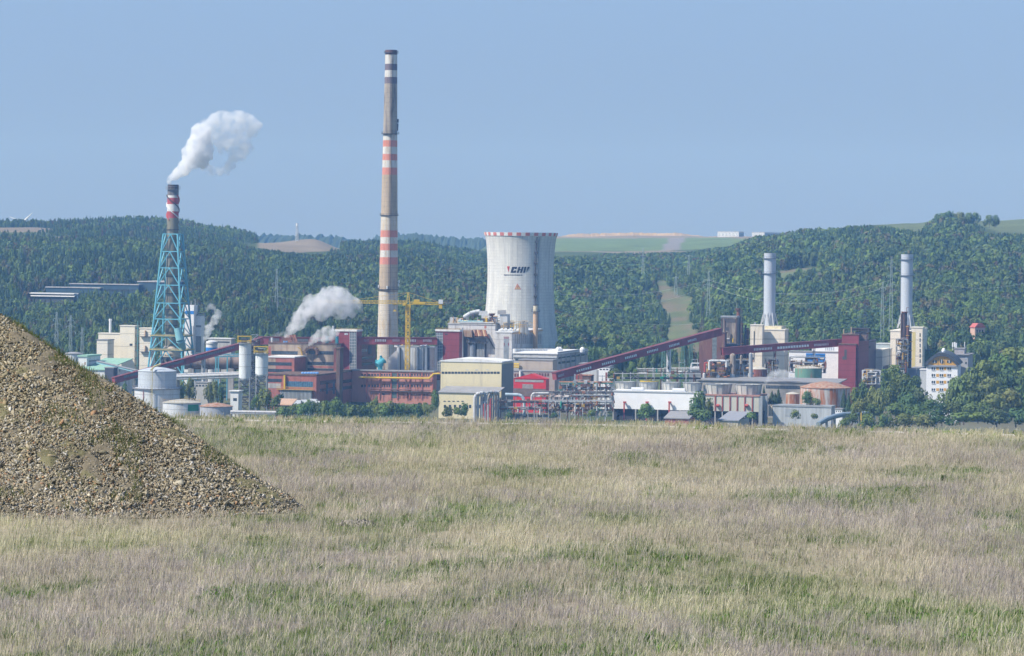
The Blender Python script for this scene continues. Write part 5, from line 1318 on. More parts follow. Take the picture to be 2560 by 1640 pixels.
# turquoise machine
t = thing('turquoise_machine', 'turquoise fan and duct machine at the foot of the tall chimney', 'machine', W(951, 930, 1800))
p = W(951, 905, 1800); g = G(); g.tube((p[0] - 1.4, p[1] - 1, p[2] - 2), (p[0] + 1.6, p[1] + 1, p[2] + 1), 2.0, n=14); obj('fan_housing', g, TEALD, t)
g = G(); g.tube((p[0] - 2.8, p[1], p[2] + 0.5), (p[0] - 0.6, p[1], p[2] - 0.3), 0.9, n=10); g.tube((p[0] + 0.5, p[1], p[2] + 1), (p[0] + 0.2, p[1], p[2] + 3.4), 0.9, 0.6, n=10); obj('duct', g, TEALD, t)
g = G(); g.box(p[0] - 1.4, p[0] + 1.2, p[1] - 1.2, p[1] + 1.2, p[2] - 8, p[2] - 2); obj('plinth', g, TEALD, t); g = G(); g.box(p[0] + 1.6, p[0] + 2.7, p[1] - 1.2, p[1], p[2] - 8, p[2] - 0.6); obj('motor_post', g, TAN, t)

# ---------------------------------------------------------------- yellow tower crane
def crane():
    Y = 1803; o_ = W(1019.5, 925, Y)
    x = W(1019.5, 840, Y)[0]; y = Y
    zof = lambda py: ZC + ray(1019.5, py)[1] * Y
    o = thing('tower_crane', 'yellow tower crane with long lattice jib above the pink building', 'crane', (x, y, GZ - 1))
    g = G(); lattice(g, (x, y, GZ - 1), (x, y, zof(766)), 2.1, 2.1, 0.32, 30); obj('mast', g, YEL, o)
    zj = zof(756)
    g = G(); g.box(x - 1.4, x + 1.4, y - 1.4, y + 1.4, zof(769), zof(761)); obj('slewing_ring', g, YEL, o)
    g = G(); g.box(x - 2.9, x - 1.2, y - 2.2, y - 0.9, zof(764), zof(757)); obj('cab', g, YEL, o)
    g = G(); za = zof(731)
    for dx in (-0.9, 0.9):
        for dy in (-0.9, 0.9): g.beam((x + dx, y + dy, zof(761)), (x + dx * 0.25, y + dy * 0.25, za), 0.3)
    for k in range(4):
        z = zof(757 - k * 6); w = 0.85 - k * 0.15; g.beam((x - w, y - w, z), (x + w, y - w, z + 1), 0.18); g.beam((x + w, y - w, z), (x + w, y + w, z + 1), 0.18)
    obj('apex', g, YEL, o)
    jl = W(793, 749, Y - 4); d = np.array((jl[0] - x, 0, 0)); yl = y
    jt = np.array((jl[0], Y, zj))
    g = G(); lattice(g, (x - 1.2, y, zj), tuple(jt), 1.7, 1.2, 0.2, 34, tri=True); obj('jib', g, YEL, o)
    g = G(); jr = W(1111, 760, Y); lattice(g, (x + 1.2, y, zj - 0.4), (jr[0], Y, zj - 0.4), 1.3, 1.2, 0.28, 12)
    g.box(x + 2.5, x + 9, y - 0.9, y + 0.9, zj - 0.9, zj + 0.1); obj('counter_jib', g, YEL, o)
    g = G(); g.box(x + 3, x + 6, y - 0.8, y + 0.8, zj + 0.1, zj + 1.6); obj('winch_house', g, YEL, o)
    g = G(); q = jr[0] - 1.8; g.box(q - 1.3, q + 1.0, y - 1, y + 1, zj - 0.5, zj + 1.7); obj('counterweight', g, WHITE, o)
    g = G(); g.box(q - 1.1, q + 0.6, y - 0.8, y + 0.8, zj - 3, zj - 1.1); obj('ballast', g, YEL, o)
    g = G(); top = np.array((x, y, za)); g.beam(top, (x - (x - jl[0]) * 0.62, y, zj + 0.9), 0.12); g.beam(top, (x - (x - jl[0]) * 0.22, y, zj + 0.9), 0.12); g.beam(top, (jr[0] - 3, y, zj + 0.4), 0.14); obj('tie_bar', g, YEL, o)
    xh = W(987, 770, Y)[0]; g = G(); g.box(xh - 1, xh + 1, y - 0.7, y + 0.7, zj - 1.3, zj - 0.7); obj('trolley', g, YEL, o)
    g = G(); g.beam((xh, y, zj - 1), (xh, y, zof(775)), 0.08); g.hexa([(xh - 1, y - .3, zof(779)), (xh + 1, y - .3, zof(779)), (xh + .4, y - .3, zof(775)), (xh - .4, y - .3, zof(775))], [(xh - 1, y + .3, zof(779)), (xh + 1, y + .3, zof(779)), (xh + .4, y + .3, zof(775)), (xh - .4, y + .3, zof(775))]); obj('hook_block', g, YEL, o)
crane()
# ---------------------------------------------------------------- boiler house in the middle
bT = redtower('red_tower', 'dark red panelled tower with glazed stair strip on its left side', 1090, 1148.5, 1152, 829, 1822, (1090.5, 1107), None, 12, 831, 928)
bT.front('window', 1112, 1119, 834, 837, GLASS, 0.06)
bH = B('boiler_house', 'large grey concrete boiler house crowded with rooftop pipes and rusty ducts', 'building', 1120, 1238, 1285, 813, 1850, CONCB, roof=CONC, roof_t=0.8)
bH.front('recess_shade', 1158, 1217, 826, 905, mat('recess_dark', (0.13, 0.13, 0.15), 0.85, 0.3, 0.5, 0.3), 0.06)  # flat dark panel, the shade of the recess put into its colour
bH.front('red_sign', 1211, 1216, 814, 821, mat('faded_red', (0.45, 0.2, 0.17), 0.8), 0.08)
g = G(); A = [bH.pt(1163, 825, -0.3), bH.pt(1183, 825, -0.3), bH.pt(1185, 843, -0.3), bH.pt(1166, 841, -0.3)]; g.hexa(A, [(p[0], p[1] - 4, p[2]) for p in A]); obj('coal_hopper', g, mat('hopper_brown', (0.33, 0.235, 0.17), 0.85, 0.25, 0.4, stain=(0.2, 0.09, 0.06), stain_amt=0.4), bH.root, world=False)
for i in range(7):
    g = G(); p = bH.pt(1185 + i * 4.6, 825, -1.5); q = bH.pt(1189 + i * 4.6, 841, -3); g.tube(p, q, 0.5, n=8); obj('chute', g, (RUST, RUSTD, TAN)[i % 3], bH.root, world=False)
g = G(); x0, z0 = bH.fx(1170, 857); x1, z1 = bH.fx(1220, 843); g.box(x0, x1, -3.4, -0.1, z0, z0 + 0.5); g.box(x0, x1, -3.4, -0.1, z1 - 0.5, z1)
for i in range(9): x = x0 + (x1 - x0) * i / 8; g.beam((x, -3.3, z0), (x, -3.3, z1), 0.3); g.beam((x, -3.3, z0), (x + (x1 - x0) / 8 * (i < 8), -3.3, z1), 0.2)
obj('gallery', g, DARKC, bH.root, world=False)
for i, px in enumerate((1182, 1194, 1198, 1202, 1206, 1210)):
    g = G(); p = bH.pt(px, 857, -1.2); q = bH.pt(px, 904, -1.2); g.tube(p, q, 1.6 if i == 0 else 0.45, n=12); obj('downpipe', g, mat('steel_dark_blue', (0.20, 0.23, 0.28), 0.6, 0.2, 0.5) if i == 0 else GREYM, bH.root, world=False)
g = G(); p = bH.pt(1155, 819, -1.4); q = bH.pt(1155, 906, -1.4); g.tube(p, q, 0.72, n=14); obj('white_pipe', g, WHITE, bH.root, world=False)
g = G(); p = bH.pt(1215, 833, -1); q = bH.pt(1222, 846, -1); r_ = bH.pt(1237, 873, -0.6); g.path([p, q], 0.5); obj('red_chute', g, mat('faded_red', (0, 0, 0)), bH.root, world=False); g = G(); g.path([q, r_], 0.35); obj('brace', g, DARKC, bH.root, world=False)
for a, c, q0 in ((1156, 1225, 893), ): bH.front('lower_roof', a, c, 893, 897, mat('link_red', (0, 0, 0)), 2.5)
bH.front('red_panel', 1176, 1186, 893, 899, mat('faded_red', (0, 0, 0)), 2.8)
bH.rail(1.3, YELD)
# stair tower with its tall window
k = B('x', '', '', 1238, 1280, 1355, 832, 1838, CONCB, parent=bH.root, wall='stair_tower', roof=ROOFW, roof_t=0.7)
k.front('tall_window', 1259.5, 1272.5, 841.5, 903, mat('tall_glazing', (0.27, 0.30, 0.34), 0.4, 0.25, 0.5), 0.07)
k.front('window_panel', 1259.5, 1272.5, 841.5, 847, mat('pinkish_panel', (0.30, 0.2, 0.22), 0.8), 0.12)
for px in (1259.5, 1270.5): k.front('red_panel', px, px + 2, 857, 864, mat('dark_red_panel', (0.22, 0.04, 0.05), 0.7), 0.14)
for i in range(14):
    px = 1287 + i * 4.9; k.side('shade_panel', px, px + 2.4, 836, 860, mat('side_panel', (0.30, 0.29, 0.29), 0.8, 0.2, 0.4), 0.12)
k.side('eave', 1281, 1355, 831.5, 835, TAN, 0.5)
# rooftop equipment
rr_ = random.Random(21)
bH.top('roof_house', 1199, 1219, 785, 4, 10, GREYL); bH.top('roof_house', 1143, 1149, 797, 2, 5, WHITE)
g = G(); A = bH.pt(1197, 787, 4); g.hexa([bH.pt(1196, 788, 4), bH.pt(1220, 788, 4), bH.pt(1218, 777, 5), bH.pt(1199, 777, 5)], [bH.pt(1196, 788, 10), bH.pt(1220, 788, 10), bH.pt(1218, 777, 9), bH.pt(1199, 777, 9)]); obj('sloping_cowl', g, GREYM, bH.root, world=False)
g = G(); g.path([bH.pt(1160, 793, 5), bH.pt(1176, 783, 5), bH.pt(1192, 779, 6), bH.pt(1200, 778, 6)], 1.1, 10); obj('roof_duct', g, GREYL, bH.root, world=False)
bH.top('stack_house', 1245, 1264, 786, 4, 10, GREYL)
g = G(); g.hexa([bH.pt(1243.5, 786, 3.4), bH.pt(1266, 786, 3.4), bH.pt(1265, 775, 3.4), bH.pt(1244, 776, 3.4)], [bH.pt(1243.5, 786, 10), bH.pt(1266, 786, 10), bH.pt(1265, 775, 10), bH.pt(1244, 776, 10)]); obj('louvre_box', g, mat('louvre_grey', (0.30, 0.30, 0.31), 0.8, 0.2, 0.5, 6.0), bH.root, world=False)
g = G(); g.tube(bH.pt(1230, 800, 4), bH.pt(1230, 789, 4), 0.6, n=8); g.tube(bH.pt(1230, 789, 4), bH.pt(1230, 783.5, 4), 1.2, 1.9, n=12); obj('funnel', g, RUSTD, bH.root, world=False)
g = G(); g.tube(bH.pt(1184, 797, 3), bH.pt(1184, 788, 3), 0.5, n=8); g.box(*sum(([a, b] for a, b in zip(bH.pt(1178, 789, 2.5), bH.pt(1189, 785, 5))), [])); obj('dark_vent', g, DARKC, bH.root, world=False)
g = G(); p = bH.pt(1146, 803.5, 0.5); q = bH.pt(1208, 804, 0.5); g.tube(p, q, 0.45, n=8); obj('blue_pipe', g, mat('pipe_sky', (0.33, 0.60, 0.70), 0.5), bH.root, world=False)
g = G(); p = bH.pt(1150, 806.5, -0.2); q = bH.pt(1235, 807, -0.2); g.tube(p, q, 0.3, n=8); obj('roof_pipe', g, GREYL, bH.root, world=False)
for i in range(64):
    px = rr_.uniform(1124, 1240); y = rr_.uniform(0.5, 9); z = rr_.uniform(2, 9)
    p = bH.pt(px, 812, y); g = G(); h = rr_.uniform(1.5, 4.6)
    if i % 3 == 0: g.box(p[0] - 0.7, p[0] + rr_.uniform(0.4, 1.6), p[1], p[1] + 1.5, p[2], p[2] + h)
    elif i % 3 == 1: g.tube(p, (p[0], p[1], p[2] + h), rr_.uniform(0.12, 0.35), n=8)
    else: g.tube((p[0], p[1], p[2] + h), (p[0] + rr_.uniform(1, 4), p[1], p[2] + h), rr_.uniform(0.15, 0.35), n=8); g.beam((p[0], p[1], p[2]), (p[0], p[1], p[2] + h), 0.2)
    obj('roof_fitting', g, rr_.choice((GREYM, YELD, WHITE, TAN, DARKC, RUST, GREYL, YEL)), bH.root, world=False)
# silencer drums on the rear roof
for i, px in enumerate((1253, 1263, 1275, 1285, 1295, 1307, 1316)):
    p = k.pt(px, 827, 3 + i * 3.5); g = G(); g.tube((p[0] - 1.2, p[1], p[2] - 0.6), (p[0] + 1.1, p[1] + 0.6, p[2] + 0.5), 1.25, n=14); g.beam((p[0], p[1], p[2] - 2.6), (p[0], p[1], p[2]), 0.5)
    obj('silencer', g, GREYL, bH.root, world=False)
for px, h, r in ((1264, 807, 1.3), (1306, 803, 1.5), (1315, 806, 1.2)):
    p = k.pt(px, 822, 14); q = k.pt(px, h, 14); g = G(); g.tube((p[0], p[1], p[2] - 2), q, r, n=12); obj('tank', g, GREYM, bH.root, world=False)
for i in range(26):
    px = rr_.uniform(1252, 1325); y = rr_.uniform(8, 26); p = k.pt(px, 822, y); g = G(); h = rr_.uniform(1.5, 4.5)
    g.beam((p[0], p[1], p[2] - 3), (p[0], p[1], p[2] + h), 0.22); g.beam((p[0], p[1], p[2] + h * 0.6), (p[0] + rr_.uniform(2, 5), p[1], p[2] + h * 0.6), 0.2); g.beam((p[0], p[1], p[2] + h), (p[0] + rr_.uniform(2, 4), p[1], p[2] + h), 0.15)
    obj('roof_frame', g, rr_.choice((YELD, YEL, GREYM, GREYM, YELD)), bH.root, world=False)
t = thing('tan_flue', 'tan steel flue with dark platform in front of the cooling tower shade', 'chimney', W(1338.5, 832, 1880))
x, y, _ = W(1338.5, 832, 1880); s = mpp(1880); zz = lambda py: W(1338.5, py, 1880)[2]
g = G(); g.lathe(x, y, [(6.3 * s, zz(880)), (6.3 * s, zz(781)), (6.0 * s, zz(779)), (6.0 * s, zz(763)), (6.4 * s, zz(762))], 24, mats=[0, 0, 1, 1, 1]); obj('shaft', g, [TAN, mat('tan_pale', (0.58, 0.52, 0.38), 0.8, 0.25, 1.0)], t, smooth=False)
g = G(); ring(g, x, y, zz(779.5), 6.3 * s, 1.0, n=20); obj('platform', g, DARKC, t); g = G(); g.lathe(x, y, [(6.6 * s, zz(763.5)), (7 * s, zz(763.5)), (7 * s, zz(761.5)), (6.2 * s, zz(761.5))], 20); obj('rim', g, DARKC, t)
g = G(); ladder(g, x + 6.5 * s, y - 1, zz(832), zz(781), 0.5); obj('ladder', g, DARKC, t)
# white roofed turbine hall
bK = B('turbine_hall', 'low broad hall with white flat roof right of the boiler house', 'building', 1283, 1393, 1470, 886, 1790, CONC, roof=ROOFW, roof_t=0.5, over=0.4)
bK.front('window_band', 1288, 1380, 897, 901.5, GLASS, 0.1); bK.front('pipe_shelf', 1283, 1392, 890, 893, GREYL, 0.5)
bK.side('upper_band', 1394, 1469, 880, 892, mat('shade_panel_grey', (0.36, 0.36, 0.37), 0.8, 0.15, 0.4), 0.1); bK.side('window_band', 1396, 1466, 893, 897, GLASS, 0.12); bK.side('window_band', 1396, 1440, 905, 910, GLASS, 0.12)
for i in range(11):
    px = 1294 + i * 7.4; p = bK.pt(px, 881, 26 + i * 1.4); g = G(); g.tube((p[0] - 1.3, p[1], p[2] - 0.6), (p[0] - 1.3, p[1], p[2] + 1.9), 1.35, n=12); obj('white_tank', g, WHITE, bK.root, world=False)
for px, y in ((1395, 40), (1400, 44), (1456, 30)):
    p = bK.pt(px, 876, y); g = G(); g.lathe(p[0], p[1], [(1.4, p[2] - 1), (1.5, p[2] + 0.6), (0.9, p[2] + 1.5), (0.2, p[2] + 1.9)], 10); obj('roof_vent', g, WHITE, bK.root, world=False)
for i in range(6):
    px = 1402 + i * 12; g = G(); y0, z1 = bK.sy(px, 878); g.tube((0.3, y0, 2), (0.3, y0, bK.h - 0.1), 0.2, n=6); obj('downpipe', g, GREYM, bK.root, world=False)
bL = B('beige_workshop', 'beige windowless workshop block with rounded corners above the red hall', 'building', 1297, 1382, 1393, 902, 1772, mat('workshop_beige', (0.42, 0.36, 0.31), 0.85, 0.1, 0.3, stain=(0.33, 0.27, 0.24), stain_amt=0.3), roof=ROOFG)
bN = B('arched_window_hall', 'grey brown hall with a row of arched red framed windows behind the red hall', 'building', 1284, 1387, 1396, 930, 1762, mat('hall_grey_brown', (0.38, 0.32, 0.30), 0.85, 0.12, 0.3, stain=(0.28, 0.2, 0.19), stain_amt=0.3), roof=ROOFG)
bN.windows(1325, 1374, 933, 941, 7, mat('window_redbrown', (0.12, 0.05, 0.055), 0.5), 0.35); bN.windows(1285, 1298, 934, 942, 2, mat('window_redbrown', (0, 0, 0)), 0.35)
g = G(); p = bN.pt(1301, 930, 1); q = bN.pt(1301, 938, -1); g.tube((q[0], q[1], q[2] - 5), (q[0], q[1], q[2] + 2.2), 0.7, n=10); obj('vent_stack', g, WHITE, bN.root, world=False)
for i in range(3):
    g = G(); p = bL.pt(1284, 909.5 + i * 4.2, -1); q = bL.pt(1298, 909.5 + i * 4.2, -1); g.tube(p, q, 0.38, n=8); obj('yellow_pipe', g, YEL, bL.root, world=False)
# bright red hall with low gable
bR = B('red_hall', 'bright red clad hall with low gable roof and grey shutter', 'building', 1284, 1365, 1373, 948, 1742, BRED)
g = G(); w, d, h = bR.w, bR.d, bR.h
gm = [(-w - 0.3, h + 0.02), (0.3, h + 0.02), (-w * 0.45, h + 2.6)]
g.prism(gm, -0.25, d + 0.3); obj('roof', g, BRED, bR.root, world=False)
bR.front('window_band', 1287, 1359, 948.5, 954.5, mat('pale_band', (0.33, 0.32, 0.33), 0.6, 0.35, 1.2), 0.1)
bR.front('shutter', 1306, 1333, 960, 978, SHUT, 0.12); bR.front('plinth', 1284, 1365, 970.5, 990, mat('plinth_brown', (0.17, 0.13, 0.125), 0.85, 0.2, 0.4), 0.14)

# ---------------------------------------------------------------- yellow hall
bJ = B('yellow_hall', 'big pale yellow windowed hall with grey shaded end wall', 'building', 1102, 1254, 1284, 907, 1690, YELLOW, roof=ROOFW, roof_t=0.6, over=0.3)
g = G(); w, d, h = bJ.w, bJ.d, bJ.h
obj('roof_crown', G().prism([(-w - 0.2, h + 0.62), (0.2, h + 0.62), (-w * 0.25, h + 1.5), (-w * 0.75, h + 1.7)], -0.2, d + 0.2), ROOFW, bJ.root, world=False)
bJ.side('end_shade', 1254.6, 1283.6, 911, 1030, mat('end_wall_shade', (0.235, 0.235, 0.215), 0.8, 0.06, 0.3), 0.12)  # grey sheet on the yellow end wall, shade put into its colour
for i in range(18): 
    px = 1104 + i * 8.15; bJ.front('window', px, px + 6.6, 929, 934.5, GLASS, 0.06)
for px in (1168, 1190, 1193, 1219): bJ.front('vent_grille', px - 2.5, px + 2.5, 923.5, 926, GREYL, 0.06)
bJ.front('corner_panel', 1102, 1107, 908, 1030, mat('yellow_light', (0.64, 0.57, 0.38), 0.8, 0.06, 0.4), 0.05)
k = B('x', '', '', 1097, 1241.5, 1246, 983, 1672, YELLOW, parent=bJ.root, wall='annex')
g = G(); x0, x1 = k.ox - k.w - 0.4, k.ox + 0.4
g.hexa([(x0, k.oy - 0.5, k.oz + k.h + 0.01), (x1, k.oy - 0.5, k.oz + k.h + 0.01), (x1, k.oy + 15, k.oz + k.h + 2.4), (x0, k.oy + 15, k.oz + k.h + 2.4)], [(x0, k.oy - 0.5, k.oz + k.h - 0.3), (x1, k.oy - 0.5, k.oz + k.h - 0.3), (x1, k.oy + 15, k.oz + k.h + 2.1), (x0, k.oy + 15, k.oz + k.h + 2.1)]); obj('annex_roof', g, ROOFG, bJ.root, world=False)
k.windows(1106, 1162, 1002, 1004.5, 5, GLASS, 0.5); k.windows(1106, 1232, 1012, 1020, 10, GLASS, 0.55)
# big gooseneck pipes
t = thing('gooseneck_pipes', 'bundle of tall silver gooseneck pipes in front of the yellow hall', 'pipes', W(1205, 1042, 1640))
for i, (pa, pb_, pt_) in enumerate(((1186, 1192, 983), (1194, 1203, 981), (1201, 1210, 980), (1207, 1216, 979), (1213, 1222, 979), (1219, 1227, 980))):
    g = G(); y = 1640 + i * 1.2; zt = W(pb_, pt_, y)[2]
    a = W(pa if i < 2 else pb_, 1042, y); c = W(pb_, pt_, y)
    m_ = (PIPEW, GREYL, GREYM, GREYL, RUSTW, GREYM)[i]
    pts = [(a[0], y, GZ - 1), (a[0], y, zt - 2.2), (a[0] + 0.7, y, zt - 0.6), (a[0] + 2.0, y, zt), (a[0] + 3.0, y + 0.8, zt - 0.3), (a[0] + 3.4, y + 2.2, zt - 1.6), (a[0] + 3.4, y + 2.2, GZ - 1)]
    g.path(pts, 0.72 if i < 2 else 0.5, 10); obj('pipe', g, m_, t)
for i in range(10):
    x = W(1205 + i * 2.4, 1000, 1642)[0]; z0 = W(1205, rr_.uniform(990, 1030), 1642)[2]; g = G(); g.tube((x, 1641, GZ - 1), (x, 1641, z0), rr_.uniform(0.15, 0.4), n=8); g.beam((x, 1641, z0), (x + rr_.uniform(1, 3), 1641, z0), 0.25)
    obj('pipe', g, rr_.choice((GREYM, PIPEB, DARKC, GREYL)), t)
t = thing('bent_pipe', 'pale blue overhead pipe bending down beside the dark end wall of the yellow hall', 'pipe', W(1300, 1020, 1655))
g = G(); P = [W(1263, 986, 1655), W(1296, 987, 1655), W(1304, 990, 1655), W(1309, 997, 1655), W(1310.5, 1008, 1655), W(1310.5, 1040, 1655)]; g.path(P, 0.75, 10); obj('pipe', g, mat('pipe_pale_blue', (0.42, 0.52, 0.58), 0.5), t)
for px in (1266, 1290): 
    g = G(); p = W(px, 986, 1655); g.beam(p, (p[0], p[1], GZ - 1), 0.35); obj('post', g, GREYM, t)
# pipe bridges between the yellow hall and the white cooling cells
def pipe_rack(label, p0, p1, y_lo, Y, npost, nlev, seed, rows=5, cat='pipe rack', mats=None, dens=1.0):
    r = random.Random(seed); a = W(p0, y_lo[0], Y); c = W(p1, y_lo[0], Y)
    t = thing('pipe_rack', label, cat, (a[0], Y, GZ - 1))
    dep = 4.0
    for i in range(npost):
        px = p0 + (p1 - p0) * (i + 0.15) / npost; g = G(); z = W(px, y_lo[0], Y)[2]
        x = W(px, y_lo[0], Y)[0]
        for dy in (0, dep): g.beam((x, Y + dy, GZ - 1), (x, Y + dy, z + 0.6), 0.4)
        for lv in y_lo: zz_ = W(px, lv, Y)[2]; g.beam((x, Y - 0.3, zz_ - 0.5), (x, Y + dep + 0.3, zz_ - 0.5), 0.3)
        obj('post', g, r.choice((GREYM, GREYM, CONC, RUSTD, GREYL)), t)
    for lv in y_lo:
        for j in range(nlev):
            g = G(); rad = r.choice((0.16, 0.22, 0.3, 0.42, 0.55)); dy = r.uniform(-0.3, dep); dz = r.uniform(-0.25, 0.8)
            q0, q1 = (p0, p1) if r.random() < 0.65 else sorted((r.uniform(p0, p1), r.uniform(p0, p1)))
            A = W(q0, lv, Y + dy); D = W(q1, lv + (q1 - q0) * 0.004, Y + dy); A = (A[0], A[1], A[2] + dz); D = (D[0], D[1], D[2] + dz)
            pts = [A, D]
            if r.random() < 0.45: pts = [A, D, (D[0] + 0.6, D[1], D[2] - r.uniform(1, 5))]
            g.path(pts, rad, 8); obj('pipe', g, r.choice(mats or (PIPEW, PIPER, GREYM, PIPER, GREYM, RUST, RUSTW, DARKC, DARKC, BEIGE)), t)
    for j in range(int(14 * dens)):
        px = r.uniform(p0, p1); lv = r.choice(y_lo); p = W(px, lv, Y - 0.6); g = G(); h = r.uniform(1, 4)
        k_ = r.randrange(3)
        if k_ == 0: g.tube((p[0], p[1], p[2] - h), p, r.uniform(0.2, 0.5), n=8)
        elif k_ == 1: g.beam((p[0] - 1.5, p[1], p[2] - h), (p[0] + 1.5, p[1], p[2]), 0.25); g.beam((p[0] + 1.5, p[1], p[2] - h), (p[0] - 1.5, p[1], p[2]), 0.25)
        else: g.box(p[0] - 0.8, p[0] + 0.8, p[1], p[1] + 1.5, p[2] - 0.3, p[2] + r.uniform(0.6, 1.6))
        obj('fitting', g, r.choice((GREYM, GREENM, GREYM, RUST, RUSTD, YELD, DARKC, PIPEW, DARKC)), t)
    return t
pipe_rack('tangled low pipe rack with silver pipes directly right of the yellow hall', 1232, 1352, (1004, 1022), 1648, 7, 6, 31)
pipe_rack('upper pipe bridge stacked with lagged pipes left of the white cooling cells', 1332, 1532, (982, 992), 1668, 9, 7, 32, mats=(PIPEW, PIPEW, RUSTW, GREYM, CONC, RUSTW, BEIGE, DARKC))
pipe_rack('lower pipe rack full of rusty and grey pipes left of the white cooling cells', 1340, 1530, (1003, 1016, 1027), 1656, 10, 6, 33, dens=2.2)
t = thing('lagged_loop', 'white lagged expansion loop pipe left of the pipe bridge', 'pipe', W(1340, 1020, 1650))
g = G(); P = [W(1329, 1016, 1652), W(1329, 992, 1652), W(1331, 986, 1652), W(1336, 983, 1652), W(1372, 983, 1652)]; g.path(P, 0.55, 10); obj('pipe', g, PIPEW, t)
g = G(); p = W(1372, 983, 1652); g.beam(p, (p[0], p[1], GZ - 1), 0.4); obj('post', g, GREYM, t)
# sloping conveyors on the right
o, P, L = gallery('covered_conveyor', 'long dark red covered conveyor climbing right to the rusty brown tower', (1392, 950), (1806, 838.5), 1722, 1795, 3.5, 3.2, REDGAL, MAROON, wins=((0.01, 0.045), (0.115, 0.205), (0.265, 0.345), (0.402, 0.475), (0.535, 0.605), (0.67, 0.735), (0.785, 0.84)), winm=mat('gallery_glass_bright', (0.72, 0.74, 0.78), 0.4, 0.35, 1.6), win=(0.33, 0.66), win_n=7, mull=mat('gallery_frame_red', (0, 0, 0)), posts=((0.68, 0.75, WHITE),))
for px, top, m_, w in ((1398, 945, PIPEW, 0.5), (1437, 935, GREYL, 0.5), (1442, 938, PIPEB, 0.9), (1452, 935, mat('trestle_red', (0.33, 0.12, 0.095), 0.8, 0.2, 0.4), 1.6), (1494, 925, CONC, 1.1), (1516, 931, mat('trestle_red', (0, 0, 0)), 1.0), (1506, 938, WHITE, 0.5)):
    t = thing('trestle', {1398: 'white raking prop under the foot of the long red conveyor', 1437: 'thin grey prop under the long red conveyor', 1442: 'red pipe post under the long red conveyor', 1452: 'broad faded red trestle pier under the long red conveyor', 1494: 'tall concrete pier under the long red conveyor', 1516: 'faded red post with pale brace right of the concrete pier', 1506: 'slim white post right of the concrete pier'}[px], 'post', W(px, 990, 1722))
    g = G(); p = W(px, top, 1724); g.beam(p, (p[0], p[1], GZ - 1), w); obj('post', g, m_, t)
    g = G(); g.beam((p[0] + 4.4, p[1] - 1, GZ + 14), (p[0] - 2.0, p[1] - 1, GZ - 1), 0.6); g.beam((p[0], p[1] - 1, p[2] - 3), (p[0] + 4.4, p[1] - 1, p[2] - 3), 0.3); obj('brace', g, WHITE if px != 1494 else GREYM, t)
pipe_rack('dark machinery rack with green pumps under the long red conveyor', 1398, 1532, (958, 972), 1712, 8, 6, 41, mats=(DARKC, GREENM, RUSTD, GREYM, DARKC, RUST), dens=2.4)
b = B('dark_pump_house', 'dark low pump house behind the props of the long red conveyor', 'building', 1440, 1478, 1484, 940, 1745, DARKBR, roof=RUST)
b = B('white_office', 'small white office with dark windows behind the long red conveyor', 'building', 1494, 1524, 1534, 918, 1775, HOTW, roof=ROOFG); b.windows(1498, 1522, 922, 925, 3)
b = B('pale_annex', 'pale grey annex with dark roof at the end of the white roofed hall', 'building', 1448, 1500, 1512, 911, 1792, GREYL, roof=ROOFG)
pipe_rack('long raised run of lagged pipes behind the fan stacks', 1534, 1752, (934, 946), 1722, 11, 5, 51, mats=(PIPEW, PIPEW, GREYL, DARKC, CONC, DARKC), dens=1.0)
pipe_rack('far run of white pipes near the green pylons', 1590, 1750, (922, 929), 1780, 8, 4, 52, mats=(WHITE, PIPEW, GREYL), dens=0.6)
t = thing('vent_house', 'white round vessel with curved pipe beside the brown transfer tower', 'vessel', W(1737, 930, 1770))
p = W(1738, 918, 1770); g = G(); g.tube((p[0] - 2.5, p[1], p[2] - 1), (p[0] + 2, p[1], p[2] - 1), 1.7, n=14); obj('drum', g, PIPEW, t); g = G(); g.path([(p[0] - 2, p[1] - 1, GZ), (p[0] - 2, p[1] - 1, p[2] + 2), (p[0] + 2, p[1] - 1, p[2] + 2)], 0.4); obj('pipe', g, WHITE, t); g = G(); g.box(p[0] - 3, p[0] + 3, p[1] - 1.5, p[1] + 1.5, GZ - 1, p[2] - 2.6); obj('stand', g, GREYM, t)
t = thing('substation_gantry', 'grey steel substation gantry left of the brown transfer tower', 'gantry', W(1712, 935, 1800))
g = G()
for px in (1698, 1712, 1728, 1744): 
    p = W(px, 898 + (px == 1698) * 6, 1800); g.beam(p, (p[0], p[1], GZ - 1), 0.35)
a, c = W(1698, 906, 1800), W(1745, 898, 1800); g.beam(W(1727, 899, 1800), c, 0.4); g.beam(a, W(1712, 906, 1800), 0.4); obj('frame', g, GREYL, t)
# ---------------------------------------------------------------- cooling cells with fan stacks
bC = B('cooling_cells', 'long white clad cooling block with red drain pipes on legs', 'cooling block', 1532, 1758, 1764, 984, 1668, HOTW, pb=1027, roof=None)
zleg = bC.zb - GZ + 1
g = G(); bC.lbox(g, -bC.w, 0, 2.0, bC.d, -zleg, -0.02); obj('gap_shade', g, mat('gap_shade_dark', (0.05, 0.05, 0.06), 0.9, 0.4, 0.6, 5.0), bC.root, world=False)  # near-black box, shade of the gap under the block put into its colour
for px in (1533, 1589, 1644, 1700, 1757):
    x, _ = bC.fx(px, 1020); g = G(); bC.lbox(g, x - 0.3, x + 0.3, 0.05, 0.7, -zleg, -0.01); obj('leg', g, CONC, bC.root, world=False)
g = G(); bC.lbox(g, -bC.w - 0.2, 0.2, -0.3, bC.d + 0.3, bC.h + 0.01, bC.h + 0.6); obj('deck', g, GREYL, bC.root, world=False)
g = G(); x0, z = bC.fx(1538, 981); x1, z1 = bC.fx(1712, 978); bC.lbox(g, x0, x1, 2, 5, bC.h + 0.6, bC.h + 1.1); obj('white_header', g, HOTW, bC.root, world=False)
